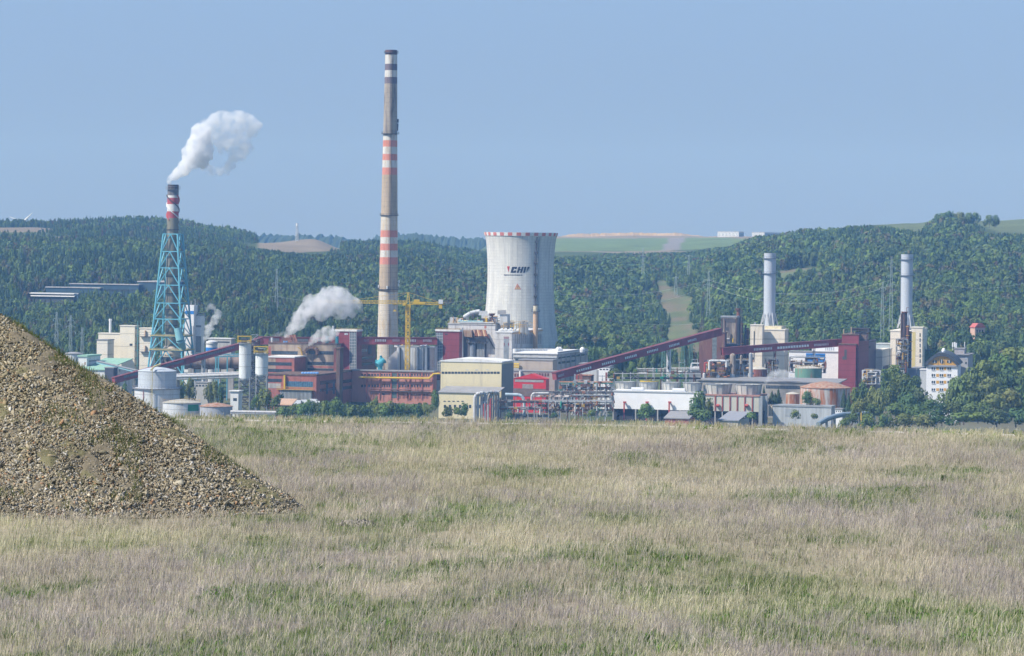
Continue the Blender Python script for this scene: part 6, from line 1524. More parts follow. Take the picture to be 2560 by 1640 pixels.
for px in (1594, 1697):
    p = bC.pt(px, 975, 3); g = G(); g.box(p[0] - 3, p[0] + 3.2, p[1] - 1.2, p[1] + 1.2, bC.h + 1.1, bC.h + 2.2); obj('white_box', g, HOTW, bC.root, world=False)
for px in (1560.5, 1616.5, 1673):
    g = G(); p = bC.pt(px, 1006, -1.6); x = p[0]; g.beam((x, -1.6, -zleg), (x, -1.6, p[2]), 0.62); g.beam((x, -1.6, p[2]), (x, -0.02, p[2]), 0.6); g.box(x - 0.5, x + 1.0, -1.9, -1.1, p[2] - 0.2, p[2] + 0.5); obj('drain_pipe', g, PIPEB, bC.root, world=False)
def fan_stack(px0, px1, top, bot, Y, lab):
    s = mpp(Y); pc = (px0 + px1) / 2; x = W(pc, top, Y)[0]; r = (px1 - px0) / 2 * s; zt = W(pc, top, Y)[2]; zb = W(pc, bot, Y)[2]
    t = thing('fan_stack', lab, 'fan stack', (x, Y + r, zb - 1.5), 0, 'flared fan stacks on the cooling blocks')
    n = 14
    g = G(); g.lathe(x, Y + r, [(r * 0.80, zb - 1.5), (r * 0.84, zb), (r, zt)], n, cap_top=False); g.lathe(x, Y + r, [(r, zt), (r - 0.25, zt), (r * 0.7, zb + 0.5)], n); obj('shell', g, mat('fan_panel', (0.50, 0.50, 0.47), 0.75, 0.12, 0.35, 0.2, stain=(0.33, 0.34, 0.34), stain_amt=0.35), t)
    g = G()
    for k in range(n):
        a = 2 * math.pi * k / n; g.beam((x + r * 0.83 * math.cos(a), Y + r + r * 0.83 * math.sin(a), zb - 1), (x + (r + 0.03) * math.cos(a), Y + r + (r + .03) * math.sin(a), zt), 0.2)
    obj('rib', g, GREYM, t)
    g = G(); g.lathe(x, Y + r, [(r + 0.02, zt - 0.15), (r + 0.25, zt - 0.15), (r + 0.25, zt + 0.15), (r + 0.02, zt + 0.15)], n, cap_top=False); obj('rim', g, GREYM, t)
    return t, x, r, zt
for i, (a, c) in enumerate(((1539, 1592), (1598, 1647), (1655, 1704), (1709, 1757))):
    tt, x, r, zt = fan_stack(a, c, 955.5 + i * 0.6, 977 + i, bC.Cy - bC.fx((a + c) / 2, 980)[0] * bC.s + 4.5, 'first flared fan stack counting from the left end of the white cooling block' if i == 0 else 'second flared fan stack from the left with a yellow rail on its rim' if i == 1 else 'third flared fan stack from the left on the white cooling block' if i == 2 else 'fourth flared fan stack, at the right end of the white cooling block')
    if i == 1:
        g = G()
        for k in range(10): 
            a0, a1 = -2.6 + k * 0.24, -2.36 + k * 0.24; yf = tt.location[1]; g.beam((x + r * math.cos(a0), yf + r * math.sin(a0), zt + 0.5), (x + r * math.cos(a1), yf + r * math.sin(a1), zt + 0.5), 0.5)
        obj('yellow_rail', g, YEL, tt)
bC2 = B('cooling_cells', 'beige panelled cooling block with dark red columns and grey end post', 'cooling block', 1762, 1898, 1917, 992, 1640, mat('cell_beige', (0.50, 0.49, 0.43), 0.8, 0.08, 0.3, 0.3), pb=1030, roof=None)
zl2 = bC2.zb - GZ + 1
g = G(); bC2.lbox(g, -bC2.w - 0.1, 0.2, -0.3, bC2.d, bC2.h + 0.01, bC2.h + 0.7); obj('deck', g, mat('deck_rust', (0.36, 0.20, 0.17), 0.8, 0.2, 0.4), bC2.root, world=False)
g = G(); bC2.lbox(g, -bC2.w, 0, 2.0, bC2.d, -zl2, -0.02); obj('gap_shade', g, mat('gap_shade_dark', (0, 0, 0)), bC2.root, world=False)  # same painted gap shade below the beige block
for px in (1788, 1806, 1825, 1843, 1862, 1881):
    x, _ = bC2.fx(px, 1010); g = G(); bC2.lbox(g, x - 0.25, x + 0.25, -0.35, 0.1, 0, bC2.h); obj('column', g, mat('column_red', (0.30, 0.07, 0.065), 0.7, 0.15, 0.4), bC2.root, world=False)
    g = G(); bC2.lbox(g, x - 0.25, x + 0.25, -0.1, 0.4, -zl2, -0.01); obj('leg', g, CONC, bC2.root, world=False)
for px, w, m_ in ((1902, 0.9, GREYM), (1916, 0.6, GREYM)):
    p = bC2.pt(px, 990, 0.6 if px < 1910 else 8); g = G(); g.box(p[0] - w, p[0] + w, p[1] - 0.6, p[1] + 0.6, -zl2, p[2]); obj('end_post', g, m_, bC2.root, world=False)
for px in (1794, 1866):
    p = bC2.pt(px, 1014, -0.6); g = G(); g.tube((p[0] - 0.6, p[1], p[2]), (p[0] + 0.9, p[1], p[2]), 0.7, n=10); obj('drain_box', g, PIPEB, bC2.root, world=False)
fan_stack(1766, 1832, 961, 989, bC2.Cy + 0.24 * 24, 'left one of the two broad flared fan stacks on the beige cooling block')
fan_stack(1840, 1908, 962, 990, bC2.Cy + 4, 'right one of the two broad flared fan stacks on the beige cooling block')
# sheds at the meadow's edge
b = B('low_shed', 'low shed with tan orange roof half hidden by the hedge below the red brick wing', 'shed', 686, 728, 740, 1012, 1650, mat('shed_brown', (0.30, 0.2, 0.15), 0.85)); mono(b, -0.5, b.d + 0.3, 0.05, 2.6, mat('roof_tan', (0.46, 0.31, 0.22), 0.85, 0.15, 0.5))
b = B('low_shed', 'low shed with grey roof and faded red wall beneath the white cooling block', 'shed', 1662, 1722, 1738, 1046, 1604, mat('shed_red', (0.36, 0.13, 0.12), 0.85, 0.15, 0.4)); mono(b, -0.5, b.d + 0.3, 0.05, 2.6, ROOFG)
b = B('low_shed', 'low shed with slate grey roof and pale wall beneath the beige cooling block', 'shed', 1797, 1845, 1872, 1051, 1602, mat('shed_pale', (0.50, 0.46, 0.40), 0.85, 0.1, 0.4)); mono(b, -0.5, b.d + 0.3, 0.05, 2.8, mat('roof_slate', (0.27, 0.28, 0.32), 0.7, 0.1, 0.4))
# ---------------------------------------------------------------- brown transfer tower and rusty columns
bX = B('transfer_tower', 'tall rusty brown transfer tower where the red conveyors meet', 'tower', 1772, 1812, 1817, 833, 1802, BROWNT, roof=DARKBR)
k = B('x', '', '', 1748, 1774, 1778, 845, 1806, BROWNT, parent=bX.root, wall='lower_wing', roof=GREYL)
bX.front('stair_glazing', 1781, 1792, 841, 898, mat('murky_glazing', (0.16, 0.19, 0.21), 0.4, 0.4, 0.8), 0.08)
k = B('x', '', '', 1803, 1842, 1848, 794, 1812, mat('tower_patchy', (0.15, 0.13, 0.125), 0.85, 0.3, 0.5, 0.3, stain=(0.36, 0.30, 0.24), stain_amt=0.5), parent=bX.root, wall='head_house', roof=GREYM, roof_t=0.8)
k.front('open_bay', 1811, 1840, 797, 806, DARKC, 0.1); k.front('opening', 1815, 1822, 818, 826, DARKC, 0.1); k.front('pipe_panel', 1826, 1829, 835, 860, DARKC, 0.5); k.front('white_panel', 1815, 1824, 845, 848, WHITE, 0.4); k.front('yellow_box', 1831, 1834, 846, 856, YEL, 0.4)
for i, (p0, q0, q1) in enumerate(((1804, 796, 870), (1812, 800, 870), (1841, 796, 870))): k.front('column', p0 - 1, p0 + 1, q0, q1, DARKBR, 0.4)
k.front('lower_frame', 1814, 1846, 858, 900, mat('dark_blue_steel', (0.06, 0.07, 0.10), 0.7, 0.4, 0.6), 1.5)
g = G(); p = bX.pt(1811, 794, 4); 
t = thing('rusty_column', 'dark rusty process column rising beside the head of the brown transfer tower', 'column', W(1844, 880, 1822))
x, y, _ = W(1845, 880, 1822); s = mpp(1822); zz = lambda py: W(1845, py, 1822)[2]
g = G(); g.lathe(x, y, [(6.2 * s, GZ - 1), (6.2 * s, zz(795)), (5.5 * s, zz(793)), (4.6 * s, zz(776)), (5.4 * s, zz(773)), (5.4 * s, zz(771))], 20, mats=[0, 0, 1, 1, 1, 1]); obj('shell', g, [mat('column_dark', (0.07, 0.065, 0.08), 0.8, 0.35, 0.5, 0.2), RUSTD], t)
g = G(); ring(g, x, y, zz(776), 4.7 * s, 0.7, n=14); obj('platform', g, RUSTD, t)
g = G(); g.beam((x - 1, y, zz(771)), (x - 1, y, zz(757)), 0.2); obj('rod', g, GREYM, t)
for i, (px, top, r_, m_, lab) in enumerate(((1855, 775, 0.28, DARKC, 'thin dark pipe stack right of the rusty process column'), (1853.5, 806, 0.95, RUSTD, 'brown pipe column just right of the rusty process column'), (1864, 812, 0.45, DARKC, 'thin dark column left of the cream turbine block'), (1868, 820, 1.0, RUSTD, 'stout rusty column left of the cream turbine block'), (1858, 850, 0.8, DARKC, 'short dark pipe above the inclined red conveyor'), (1847, 840, 0.75, GREYL, 'short pale pipe with hooked top by the transfer tower'))):
    q = W(px, top, 1826 + i); t = thing('pipe_column', lab, 'column', (q[0], q[1], GZ - 1)); g = G(); g.tube((q[0], q[1], GZ - 1), q, r_, n=12); obj('shell', g, m_, t)
    g = G(); 
    for zq in np.linspace(q[2] - 22, q[2] - 1, 5): g.lathe(q[0], q[1], [(r_, zq), (r_ + 0.35, zq), (r_ + 0.35, zq + 0.3), (r_, zq + 0.3)], 10, cap_top=False)
    obj('flange', g, YELD if i % 2 else DARKC, t)
gallery('covered_conveyor', 'dark red conveyor sloping gently between the two cream turbine blocks', (1808, 888), (2106, 866), 1790, 1810, 3.6, 3.2, REDGAL, MAROON, wins=((0.255, 0.41), (0.45, 0.72), (0.76, 0.885)), winm=mat('gallery_glass_bright', (0, 0, 0)), win=(0.33, 0.66), win_n=12, mull=mat('gallery_frame_red', (0, 0, 0)), posts=((0.44, 0.5, RUSTD), (0.77, 0.4, GREYM)))
# process unit full of pipework
DIRTY = mat('dirty_column', (0.30, 0.26, 0.22), 0.8, 0.3, 0.6, 0.3, stain=(0.15, 0.09, 0.07), stain_amt=0.5)
def process_unit(label, p0, p1, top, bot, Y, seed, cat='process unit', nlev=5, npipe=70, vess=(), frame=DARKC, mats=None, dep=9.0):
    r = random.Random(seed); a, c = W(p0, top, Y), W(p1, top, Y); zb = W(p0, bot, Y)[2] - 2; zt = a[2]
    t = thing('process_unit', label, cat, (a[0], Y, zb))
    x0, x1 = a[0], c[0]; nx = max(2, int((x1 - x0) / 5))
    g = G()
    for i in range(nx + 1):
        x = x0 + (x1 - x0) * i / nx
        for dy in (0, dep / 2, dep): g.beam((x, Y + dy, zb), (x, Y + dy, zt - (i % 2) * 1.5), 0.32)
    for l in range(nlev + 1):
        z = zb + (zt - zb) * l / nlev
        for dy in (0, dep): g.beam((x0, Y + dy, z), (x1, Y + dy, z), 0.3)
    obj('frame', g, frame, t)
    for l in range(1, nlev + 1):
        z = zb + (zt - zb) * l / nlev - 0.2; g = G(); w0 = x0 + (x1 - x0) * r.uniform(0, 0.15); w1 = x1 - (x1 - x0) * r.uniform(0, 0.25)
        g.box(w0, w1, Y - 0.4, Y + dep + 0.4, z, z + 0.15); obj('deck', g, GREYM, t)
        g = G()
        for q in (0.6, 1.15): g.beam((w0, Y - 0.4, z + q), (w1, Y - 0.4, z + q), 0.1)
        n = int((w1 - w0) / 1.8)
        for i in range(n + 1): x = w0 + (w1 - w0) * i / max(1, n); g.beam((x, Y - 0.4, z), (x, Y - 0.4, z + 1.15), 0.1)
        obj('railing', g, r.choice((YELD, YELD, GREYL)), t)
    for i in range(min(npipe, 95)):
        x = r.uniform(x0, x1); z = r.uniform(zb + 1, zt); y = Y + r.uniform(-0.8, dep * 0.6); g = G(); rad = r.choice((0.18, 0.26, 0.36, 0.5)); k_ = r.random()
        if k_ < 0.35: g.path([(x, y, z), (x, y, max(zb, z - r.uniform(2, 8)))], rad, 7)
        elif k_ < 0.7:
            l = r.uniform(1.5, 7) * r.choice((-1, 1)); x2 = min(max(x + l, x0), x1); g.path([(x, y, z), (x2, y, z), (x2, y, z - r.uniform(0.5, 3))], rad, 7)
        elif k_ < 0.85: g.tube((x, y, z), (x + r.uniform(0.8, 2.2), y, z), r.uniform(0.4, 0.8), n=10)
        else: g.box(x, x + r.uniform(0.6, 1.8), y, y + 1.2, z, z + r.uniform(0.5, 1.6))
        obj('pipe' if k_ < 0.7 else 'vessel', g, r.choice(mats or (PIPEW, GREYM, RUSTD, YELD, DARKC, RUSTD, PIPER, CONC, DARKC, DARKC)), t)
    for (px, q0, q1, rad, m_) in vess:
        p = W(px, q0, Y - 1.5); q = W(px, q1, Y - 1.5); g = G(); g.tube(q, p, rad, n=14); g.tube(p, (p[0], p[1], p[2] + rad * 0.7), rad, rad * 0.35, n=14); obj('column', g, m_, t)
    return t
process_unit('tangle of brown pipework behind the left broad fan stack', 1764, 1818, 903, 962, 1742, 61, npipe=95, mats=(PIPEW, GREYM, RUST, YELD, DARKC, RUST, TAN, CONC, PIPER, BEIGE), vess=((1795, 940, 962, 0.9, GREYL), (1760, 935, 985, 0.75, PIPEW)))
process_unit('pipework tower with two capped columns behind the right broad fan stack', 1818, 1880, 900, 962, 1748, 62, npipe=95, frame=GREYM, mats=(GREYL, PIPEW, YELD, CONC, GREYM, RUST, DARKC, TAN, PIPEW), vess=((1832, 888, 935, 1.5, DIRTY), (1877, 885, 960, 1.0, GREYM), (1831, 935, 965, 1.4, WHITE), (1853, 890, 910, 0.6, DIRTY)))
t = thing('lagged_loop', 'white lagged pipe loop framing the brown pipework', 'pipe', W(1773, 925, 1738)); g = G(); P = [W(1773, 925, 1738), W(1773, 904, 1738), W(1776, 901.5, 1738), W(1813, 902, 1738), W(1816, 905, 1738), W(1816, 918, 1738)]; g.path(P, 0.5, 10); obj('pipe', g, WHITE, t); 
t = thing('red_pipe', 'red painted pipe bend left of the brown pipework', 'pipe', W(1762, 930, 1739)); g = G(); P = [W(1762, 930, 1739), W(1762, 909, 1739), W(1765, 906, 1739), W(1769, 908, 1739)]; g.path(P, 0.5, 8); obj('pipe', g, PIPEB, t)
# tanks and roofs right of it
o, (x, y, zb, zt, r) = cyl_thing('rusty_tank', 'dark red rusty tank below the inclined conveyor', 'tank', 1899, 20.5, 924, 1772, mat('tank_rust_dark', (0.20, 0.075, 0.06), 0.9, 0.3, 0.5, 0.1, stain=(0.33, 0.24, 0.2), stain_amt=0.4), roof=mat('tank_roof_pale', (0.45, 0.43, 0.38), 0.9, 0.2, 0.5), roof_h=1.2)
o, (x, y, zb, zt, r) = cyl_thing('green_tank', 'faded green round tank with rust streaks beside the steam', 'tank', 2024, 34, 922, 1778, GREENT, roof=mat('tank_roof_pale', (0, 0, 0)), roof_h=1.0)
g = G(); 
for k_ in range(30):
    a, c = 2 * math.pi * k_ / 30, 2 * math.pi * (k_ + 1) / 30; g.beam((x + r * math.cos(a), y + r * math.sin(a), zt + 0.2), (x + r * math.cos(a), y + r * math.sin(a), zt + 1.5), 0.1); g.beam((x + r * math.cos(a), y + r * math.sin(a), zt + 1.5), (x + r * math.cos(c), y + r * math.sin(c), zt + 1.5), 0.12)
obj('railing', g, YELD, o)
process_unit('dark pumps and pipes on the platform above the dark red tank', 1915, 1945, 898, 925, 1790, 63, nlev=2, npipe=30, dep=5)
process_unit('yellow railed pipe platform behind the green tank', 1976, 2065, 893, 922, 1800, 64, nlev=3, npipe=45, dep=5, frame=GREYM)
b = B('white_hall', 'long white hall with a blue louvred panel behind the green tank', 'building', 1972, 2098, 2104, 882, 1840, HOTW, roof=ROOFG)
k = B('x', '', '', 2030, 2098, 2104, 864, 1846, HOTW, parent=b.root, wall='upper_wall', roof=ROOFG)
b.front('louvre_panel', 2015, 2063, 883, 904, BLUEP, 0.1)
for q in (887, 892, 897): b.front('louvre_gap', 2017, 2062, q, q + 1.6, mat('louvre_dark', (0.03, 0.07, 0.2), 0.6), 0.16)
k.windows(2062, 2086, 868, 876, 5, GLASSL, 0.4)
b = B('flat_roof_hall', 'very long low hall with flat grey roof and ribbon windows behind the conifers', 'building', 1746, 2096, 2104, 959, 1712, mat('hall_dirty', (0.33, 0.31, 0.29), 0.85, 0.2, 0.4))
g = G(); g.hexa([(-b.w - 0.5, -0.5, b.h + 0.01), (0.5, -0.5, b.h + 0.01), (0.5, 26, b.h + 1.0), (-b.w - 0.5, 26, b.h + 1.0)], [(-b.w - 0.5, -0.5, b.h + 0.5), (0.5, -0.5, b.h + 0.5), (0.5, 26, b.h + 1.5), (-b.w - 0.5, 26, b.h + 1.5)]); obj('roof', g, mat('roof_felt', (0.235, 0.235, 0.245), 0.9, 0.1, 0.2), b.root, world=False)
b.band(1915, 2012, 963, 971, GLASS, GREYM, 26)
o, (x, y, zb, zt, r) = cyl_thing('rust_streaked_tank', 'large white tank heavily streaked with orange rust', 'tank', 2069, 63, 972, 1672, RUSTW, roof=RUSTROOF, roof_h=3.0, roof_over=0.3)
g = G()
for k_ in range(40):
    a, c = 2 * math.pi * k_ / 40, 2 * math.pi * (k_ + 1) / 40; q = r + 0.5
    g.beam((x + q * math.cos(a), y + q * math.sin(a), zb + 4.8), (x + q * math.cos(a), y + q * math.sin(a), zb + 6), 0.1); g.beam((x + q * math.cos(a), y + q * math.sin(a), zb + 6), (x + q * math.cos(c), y + q * math.sin(c), zb + 6), 0.12)
g.lathe(x, y, [(r, zb + 4.6), (r + 0.6, zb + 4.6), (r + 0.6, zb + 4.8), (r, zb + 4.8)], 40, cap_top=False); obj('walkway', g, YELD, o)
cyl_thing('rusty_drum', 'small rusty round vat left of the orange streaked tank', 'tank', 1983, 17, 986, 1690, RUST, roof=mat('tank_roof_pale', (0, 0, 0)), roof_h=0.8)
b = B('corrugated_shed', 'long pale blue grey corrugated shed below the rust streaked tank', 'shed', 1932, 2078, 2088, 1019, 1640, mat('corrugated_grey', (0.40, 0.43, 0.46), 0.6, 0.2, 0.9, 0.08), roof=GREYM, roof_t=0.7)
b.front('end_panel', 1921, 1931, 1014, 1040, mat('shed_tan', (0.50, 0.42, 0.33), 0.8), 0.0, into=3)
b.front('door', 1963, 1985, 1022, 1040, mat('corrugated_dark', (0.33, 0.36, 0.39), 0.6, 0.2, 0.9, 0.08), 0.1)
b = B('white_hut', 'tiny white hut with three dark vents at the end of the corrugated shed', 'hut', 2088, 2105, 2109, 1024, 1632, HOTW, roof=ROOFG)
for px in (2091, 2096.5, 2101): b.front('vent', px - 1, px + 1, 1027, 1030, GLASS, 0.08)
t = thing('blue_pipeline', 'thick blue grey pipeline running down the grass slope', 'pipe', W(2095, 1050, 1600)); g = G(); P = [W(2046, 1060, 1590), W(2066, 1048, 1600), W(2086, 1041, 1606), W(2110, 1036, 1612), W(2150, 1034, 1618), W(2185, 1033, 1622)]; g.path(P, 1.15, 12); obj('pipe', g, mat('pipeline_blue', (0.22, 0.29, 0.36), 0.6, 0.12, 0.4), t)
g = G()
for q in P[1:5]: g.box(q[0] - 0.6, q[0] + 0.6, q[1] - 1.2, q[1] + 1.2, GZ - 1, q[2] - 0.9)
obj('support', g, CONC, t)
# ---------------------------------------------------------------- dark red block on the right
bM = B('red_block', 'windowless dark red block with a ragged dark opening and black top frame', 'tower', 2096, 2140, 2190, 862, 1795, REDCLAD, roof=DARKBR)
k = B('x', '', '', 2105, 2147, 2172, 838, 1797, REDCLAD, parent=bM.root, wall='upper_block', roof=DARKBR)
bM.front('opening', 2111, 2117, 874, 899, DARKC, 0.1); bM.front('opening_side', 2106, 2110.5, 891, 899, DARKC, 0.1)
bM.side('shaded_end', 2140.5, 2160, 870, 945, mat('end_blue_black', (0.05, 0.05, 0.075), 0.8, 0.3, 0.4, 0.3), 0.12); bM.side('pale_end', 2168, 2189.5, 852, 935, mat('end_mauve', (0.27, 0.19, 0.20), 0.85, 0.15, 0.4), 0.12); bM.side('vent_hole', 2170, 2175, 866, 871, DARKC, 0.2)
g = G(); A = [bM.pt(2129, 821, 6), bM.pt(2171, 822, 6), bM.pt(2170, 850, 6), bM.pt(2129, 850, 6)]
for p, q in zip(A, A[1:] + A[:1]): g.beam(p, q, 0.6); g.beam((p[0], p[1] + 7, p[2]), (q[0], q[1] + 7, q[2]), 0.5); g.beam(p, (p[0], p[1] + 7, p[2]), 0.5)
g.hexa([A[0], A[1], (A[1][0], A[1][1], A[1][2] - 1.6), (A[0][0], A[0][1], A[0][2] - 1)], [(p[0], p[1] + 7, p[2]) for p in (A[0], A[1], (A[1][0], A[1][1], A[1][2] - 1.6), (A[0][0], A[0][1], A[0][2] - 1))]); obj('head_frame', g, mat('head_dark', (0.07, 0.06, 0.06), 0.9, 0.3, 0.6), bM.root, world=False)
g = G(); g.hexa([bM.pt(2138, 829, 7), bM.pt(2166, 829, 7), bM.pt(2166, 852, 7), bM.pt(2138, 852, 7)], [bM.pt(2138, 829, 12), bM.pt(2166, 829, 12), bM.pt(2166, 852, 12), bM.pt(2138, 852, 12)]); obj('head_panel', g, mat('head_rust', (0.17, 0.13, 0.12), 0.9, 0.35, 0.6, stain=(0.3, 0.24, 0.2), stain_amt=0.4), bM.root, world=False)
for px in (2109.5, 2128): 
    g = G(); g.beam(bM.pt(px, 838, 3), bM.pt(px, 823 if px < 2120 else 817, 3), 0.35); obj('mast', g, TAN, bM.root, world=False)
process_unit('white pipe platform on legs right of the dark red block', 2158, 2202, 926, 950, 1780, 65, nlev=2, npipe=40, dep=5, frame=WHITE, mats=(WHITE, PIPEW, GREYL, YELD))
b = B('cream_annex', 'low cream annex with shadowed doorway between the red block and right turbine block', 'building', 2190, 2226, 2230, 873, 1890, TYP, roof=GREYL); b2 = B('x', '', '', 2190, 2206, 2226, 874, 1862, TYP, parent=b.root, wall='front_wing')
b2.side('dark_base', 2208, 2225, 915, 930, DARKC, 0.2)
b = B('pale_gallery_roof', 'pale blue flat roof behind the cream annex', 'building', 2190, 2224, 2232, 861, 1935, mat('roof_pale_blue', (0.40, 0.47, 0.52), 0.6), roof=GREYL)
# rusty column in front of the right stack
t = thing('rusty_column', 'thick dark brown rusty column in front of the right grey stack', 'column', W(2260, 930, 1850)); x, y, _ = W(2260.5, 850, 1850); s = mpp(1850); zz = lambda py: W(2260.5, py, 1850)[2]
g = G(); g.lathe(x, y, [(8.5 * s, GZ - 1), (8.2 * s, zz(868)), (6.8 * s, zz(845)), (6.6 * s, zz(783)), (7.6 * s, zz(781)), (7.6 * s, zz(779))], 20, mats=[0, 0, 0, 1, 1, 1]); obj('shell', g, [mat('column_brown', (0.105, 0.07, 0.065), 0.9, 0.3, 0.5, 0.15, stain=(0.06, 0.05, 0.06), stain_amt=0.4), RUSTD], t)
g = G(); g.lathe(x, y, [(7.2 * s, zz(781)), (9.5 * s, zz(781)), (9.5 * s, zz(779.5)), (7.2 * s, zz(779.5))], 16, cap_top=False); g.beam((x + 1, y, zz(779)), (x + 1, y, zz(769)), 0.2); g.beam((x + 1, y, zz(769)), (x + 2.4, y, zz(769)), 0.2); obj('platform', g, RUSTD, t)
g = G(); g.tube((x - 8.5 * s, y - 1, zz(860)), (x - 8.5 * s, y - 1, zz(783)), 0.35, n=8); obj('riser', g, DARKBR, t)
g = G(); ladder(g, x + 9 * s, y - 1.4, zz(900), zz(815), 0.6); obj('ladder', g, YELD, t)
for i, (px, top, r_, m_, lab) in enumerate(((2270, 813, 0.75, RUSTD, 'rusty brown pipe column right of the thick dark brown column'), (2276, 828, 0.8, DARKC, 'black pipe column left of the cream stair wall'), (2246, 885, 0.9, GREYM, 'short grey column left foot of the thick dark brown column'), (2258, 880, 0.7, GREYL, 'short silver pipe at the foot of the thick dark brown column'))):
    q = W(px, top, 1842 + i); t = thing('pipe_column', lab, 'column', (q[0], q[1], GZ - 1)); g = G(); g.tube((q[0], q[1], GZ - 1), q, r_, n=12); obj('shell', g, m_, t)
    g = G(); 
    for zq in np.linspace(q[2] - 20, q[2] - 1, 5): g.lathe(q[0], q[1], [(r_, zq), (r_ + 0.4, zq), (r_ + 0.4, zq + 0.35), (r_, zq + 0.35)], 10, cap_top=False)
    obj('flange', g, YELD, t)
process_unit('slender pipework frame with ring pipe at the foot of the right grey stack', 2243, 2270, 848, 925, 1836, 66, nlev=6, npipe=60, dep=5, frame=GREYM, mats=(GREYL, YELD, GREYM, PIPEW, RUSTD, YELD))
b = B('grey_base_block', 'blue grey shaded base block right of the rusty columns', 'building', 2268, 2292, 2312, 924, 1838, mat('base_blue_grey', (0.20, 0.22, 0.27), 0.8, 0.15, 0.4), roof=ROOFG)
b = B('pale_link_bridge', 'pale link bridge left of the orange and white hotel', 'bridge', 2300, 2316, 2320, 925, 1800, GREYL, roof=ROOFW)
# ---------------------------------------------------------------- orange and white hostel
yh = R(10); bO = B('hostel', 'five storey white and orange hostel with arched dark roof', 'building', 2316, 2394, 2402, 914, 1700, HOTW, yaw=yh)
w, d, h = bO.w, bO.d, bO.h
arch = lambda n, a0, w_, rise, base: [(-w / 2 + w_ / 2 * math.cos(math.pi - math.pi * i / n) if False else -w / 2 - w_ / 2 + w_ * i / n, base + rise * (1 - (2 * i / n - 1) ** 2)) for i in range(n + 1)]
A = arch(16, 0, w - 0.6, 4.6, h + 0.05); g = G(); g.prism(A, -0.1, d * 0.8); obj('gable', g, ORANGE, bO.root, world=False)
g = G(); top = arch(16, 0, w + 2.2, 6.0, h + 0.4); bot = arch(16, 0, w - 0.4, 4.9, h - 0.2)
for i in range(16): g.hexa([(top[i][0], -1.0, top[i][1]), (top[i + 1][0], -1.0, top[i + 1][1]), (bot[i + 1][0], -1.0, bot[i + 1][1]), (bot[i][0], -1.0, bot[i][1])], [(q[0], d + 1.0, q[1]) for q in (top[i], top[i + 1], bot[i + 1], bot[i])])
obj('roof', g, DROOF, bO.root, world=False)
bO.front('cornice', 2315, 2395, 913.5, 916.5, mat('cornice_grey', (0.25, 0.27, 0.31), 0.8), 0.6)
for q0, q1 in ((918.5, 925), (935, 941.5), (952, 958.5), (971, 977)):
    for a in (2329, 2349, 2368.5):
        o = bO.front('window', a, a + 9, q0, q1, GLASS, 0.06); kk = G(); bO.front('x', a + 4, a + 5, q0, q1, HOTW, 0.12, g=kk); bO.front('x', a - 0.5, a + 9.5, q1, q1 + 0.8, HOTW, 0.25, g=kk); obj('frame', kk, HOTW, o, world=False)
    for a in (2340.5, 2359): bO.front('orange_panel', a, a + 7, q0 - 0.5, q1 + 0.5, ORANGE, 0.05)
for px, n in ((2337, 2), (2373, 2)):
    o = bO.front('window', px - 5.5, px + 5.5, 901, 907, GLASS, 0.25); kk = G(); bO.front('x', px - 0.7, px + 0.7, 900.5, 907.5, HOTW, 0.35, g=kk); obj('frame', kk, HOTW, o, world=False)
p = bO.pt(2354, 903.5, -0.3); g = G(); g.tube((p[0], p[1], p[2]), (p[0], p[1] + 0.6, p[2]), 1.0, n=16); o = obj('round_window', g, GLASS, bO.root, world=False); g = G(); g.beam((p[0], p[1] - 0.05, p[2] - 1), (p[0], p[1] - 0.05, p[2] + 1), 0.2); obj('frame', g, HOTW, o, world=False)
for px in (2346, 2362): bO.front('joint', px - 0.4, px + 0.4, 895, 913, DARKC, 0.16)
p = bO.pt(2359, 885, 6); g = G(); g.lathe(p[0], p[1], [(0.7, p[2] - 3), (0.8, p[2] + 0.6), (1.05, p[2] + 1.6), (0.8, p[2] + 2.6), (0.1, p[2] + 3)], 14); obj('roof_dome', g, HOTW, bO.root, world=False)
b = B('grey_hostel_wing', 'grey flat roofed block with masts behind the orange and white hostel', 'building', 2392, 2420, 2432, 888, 1740, mat('wing_grey', (0.36, 0.36, 0.38), 0.8, 0.1, 0.4), roof=ROOFG, over=0.8)
k = B('x', '', '', 2386, 2411, 2416, 873, 1745, mat('penthouse_grey', (0.34, 0.32, 0.33), 0.8), parent=b.root, wall='penthouse', roof=ROOFG)
b.windows(2412, 2418, 892, 898, 1, GLASSL); b.windows(2412, 2418, 905, 910, 1, GLASS)
for px, t0, r_ in ((2382, 856, 0.35), (2387, 855, 0.45), (2391, 857, 0.45), (2412, 855, 0.2)):
    g = G(); p = k.pt(px, 876, 2); q = k.pt(px, t0, 2); g.tube(p, q, r_ * 0.4, n=6); g.tube((q[0], q[1], q[2] - 2.5), q, r_, n=8); obj('antenna', g, WHITE, b.root, world=False)
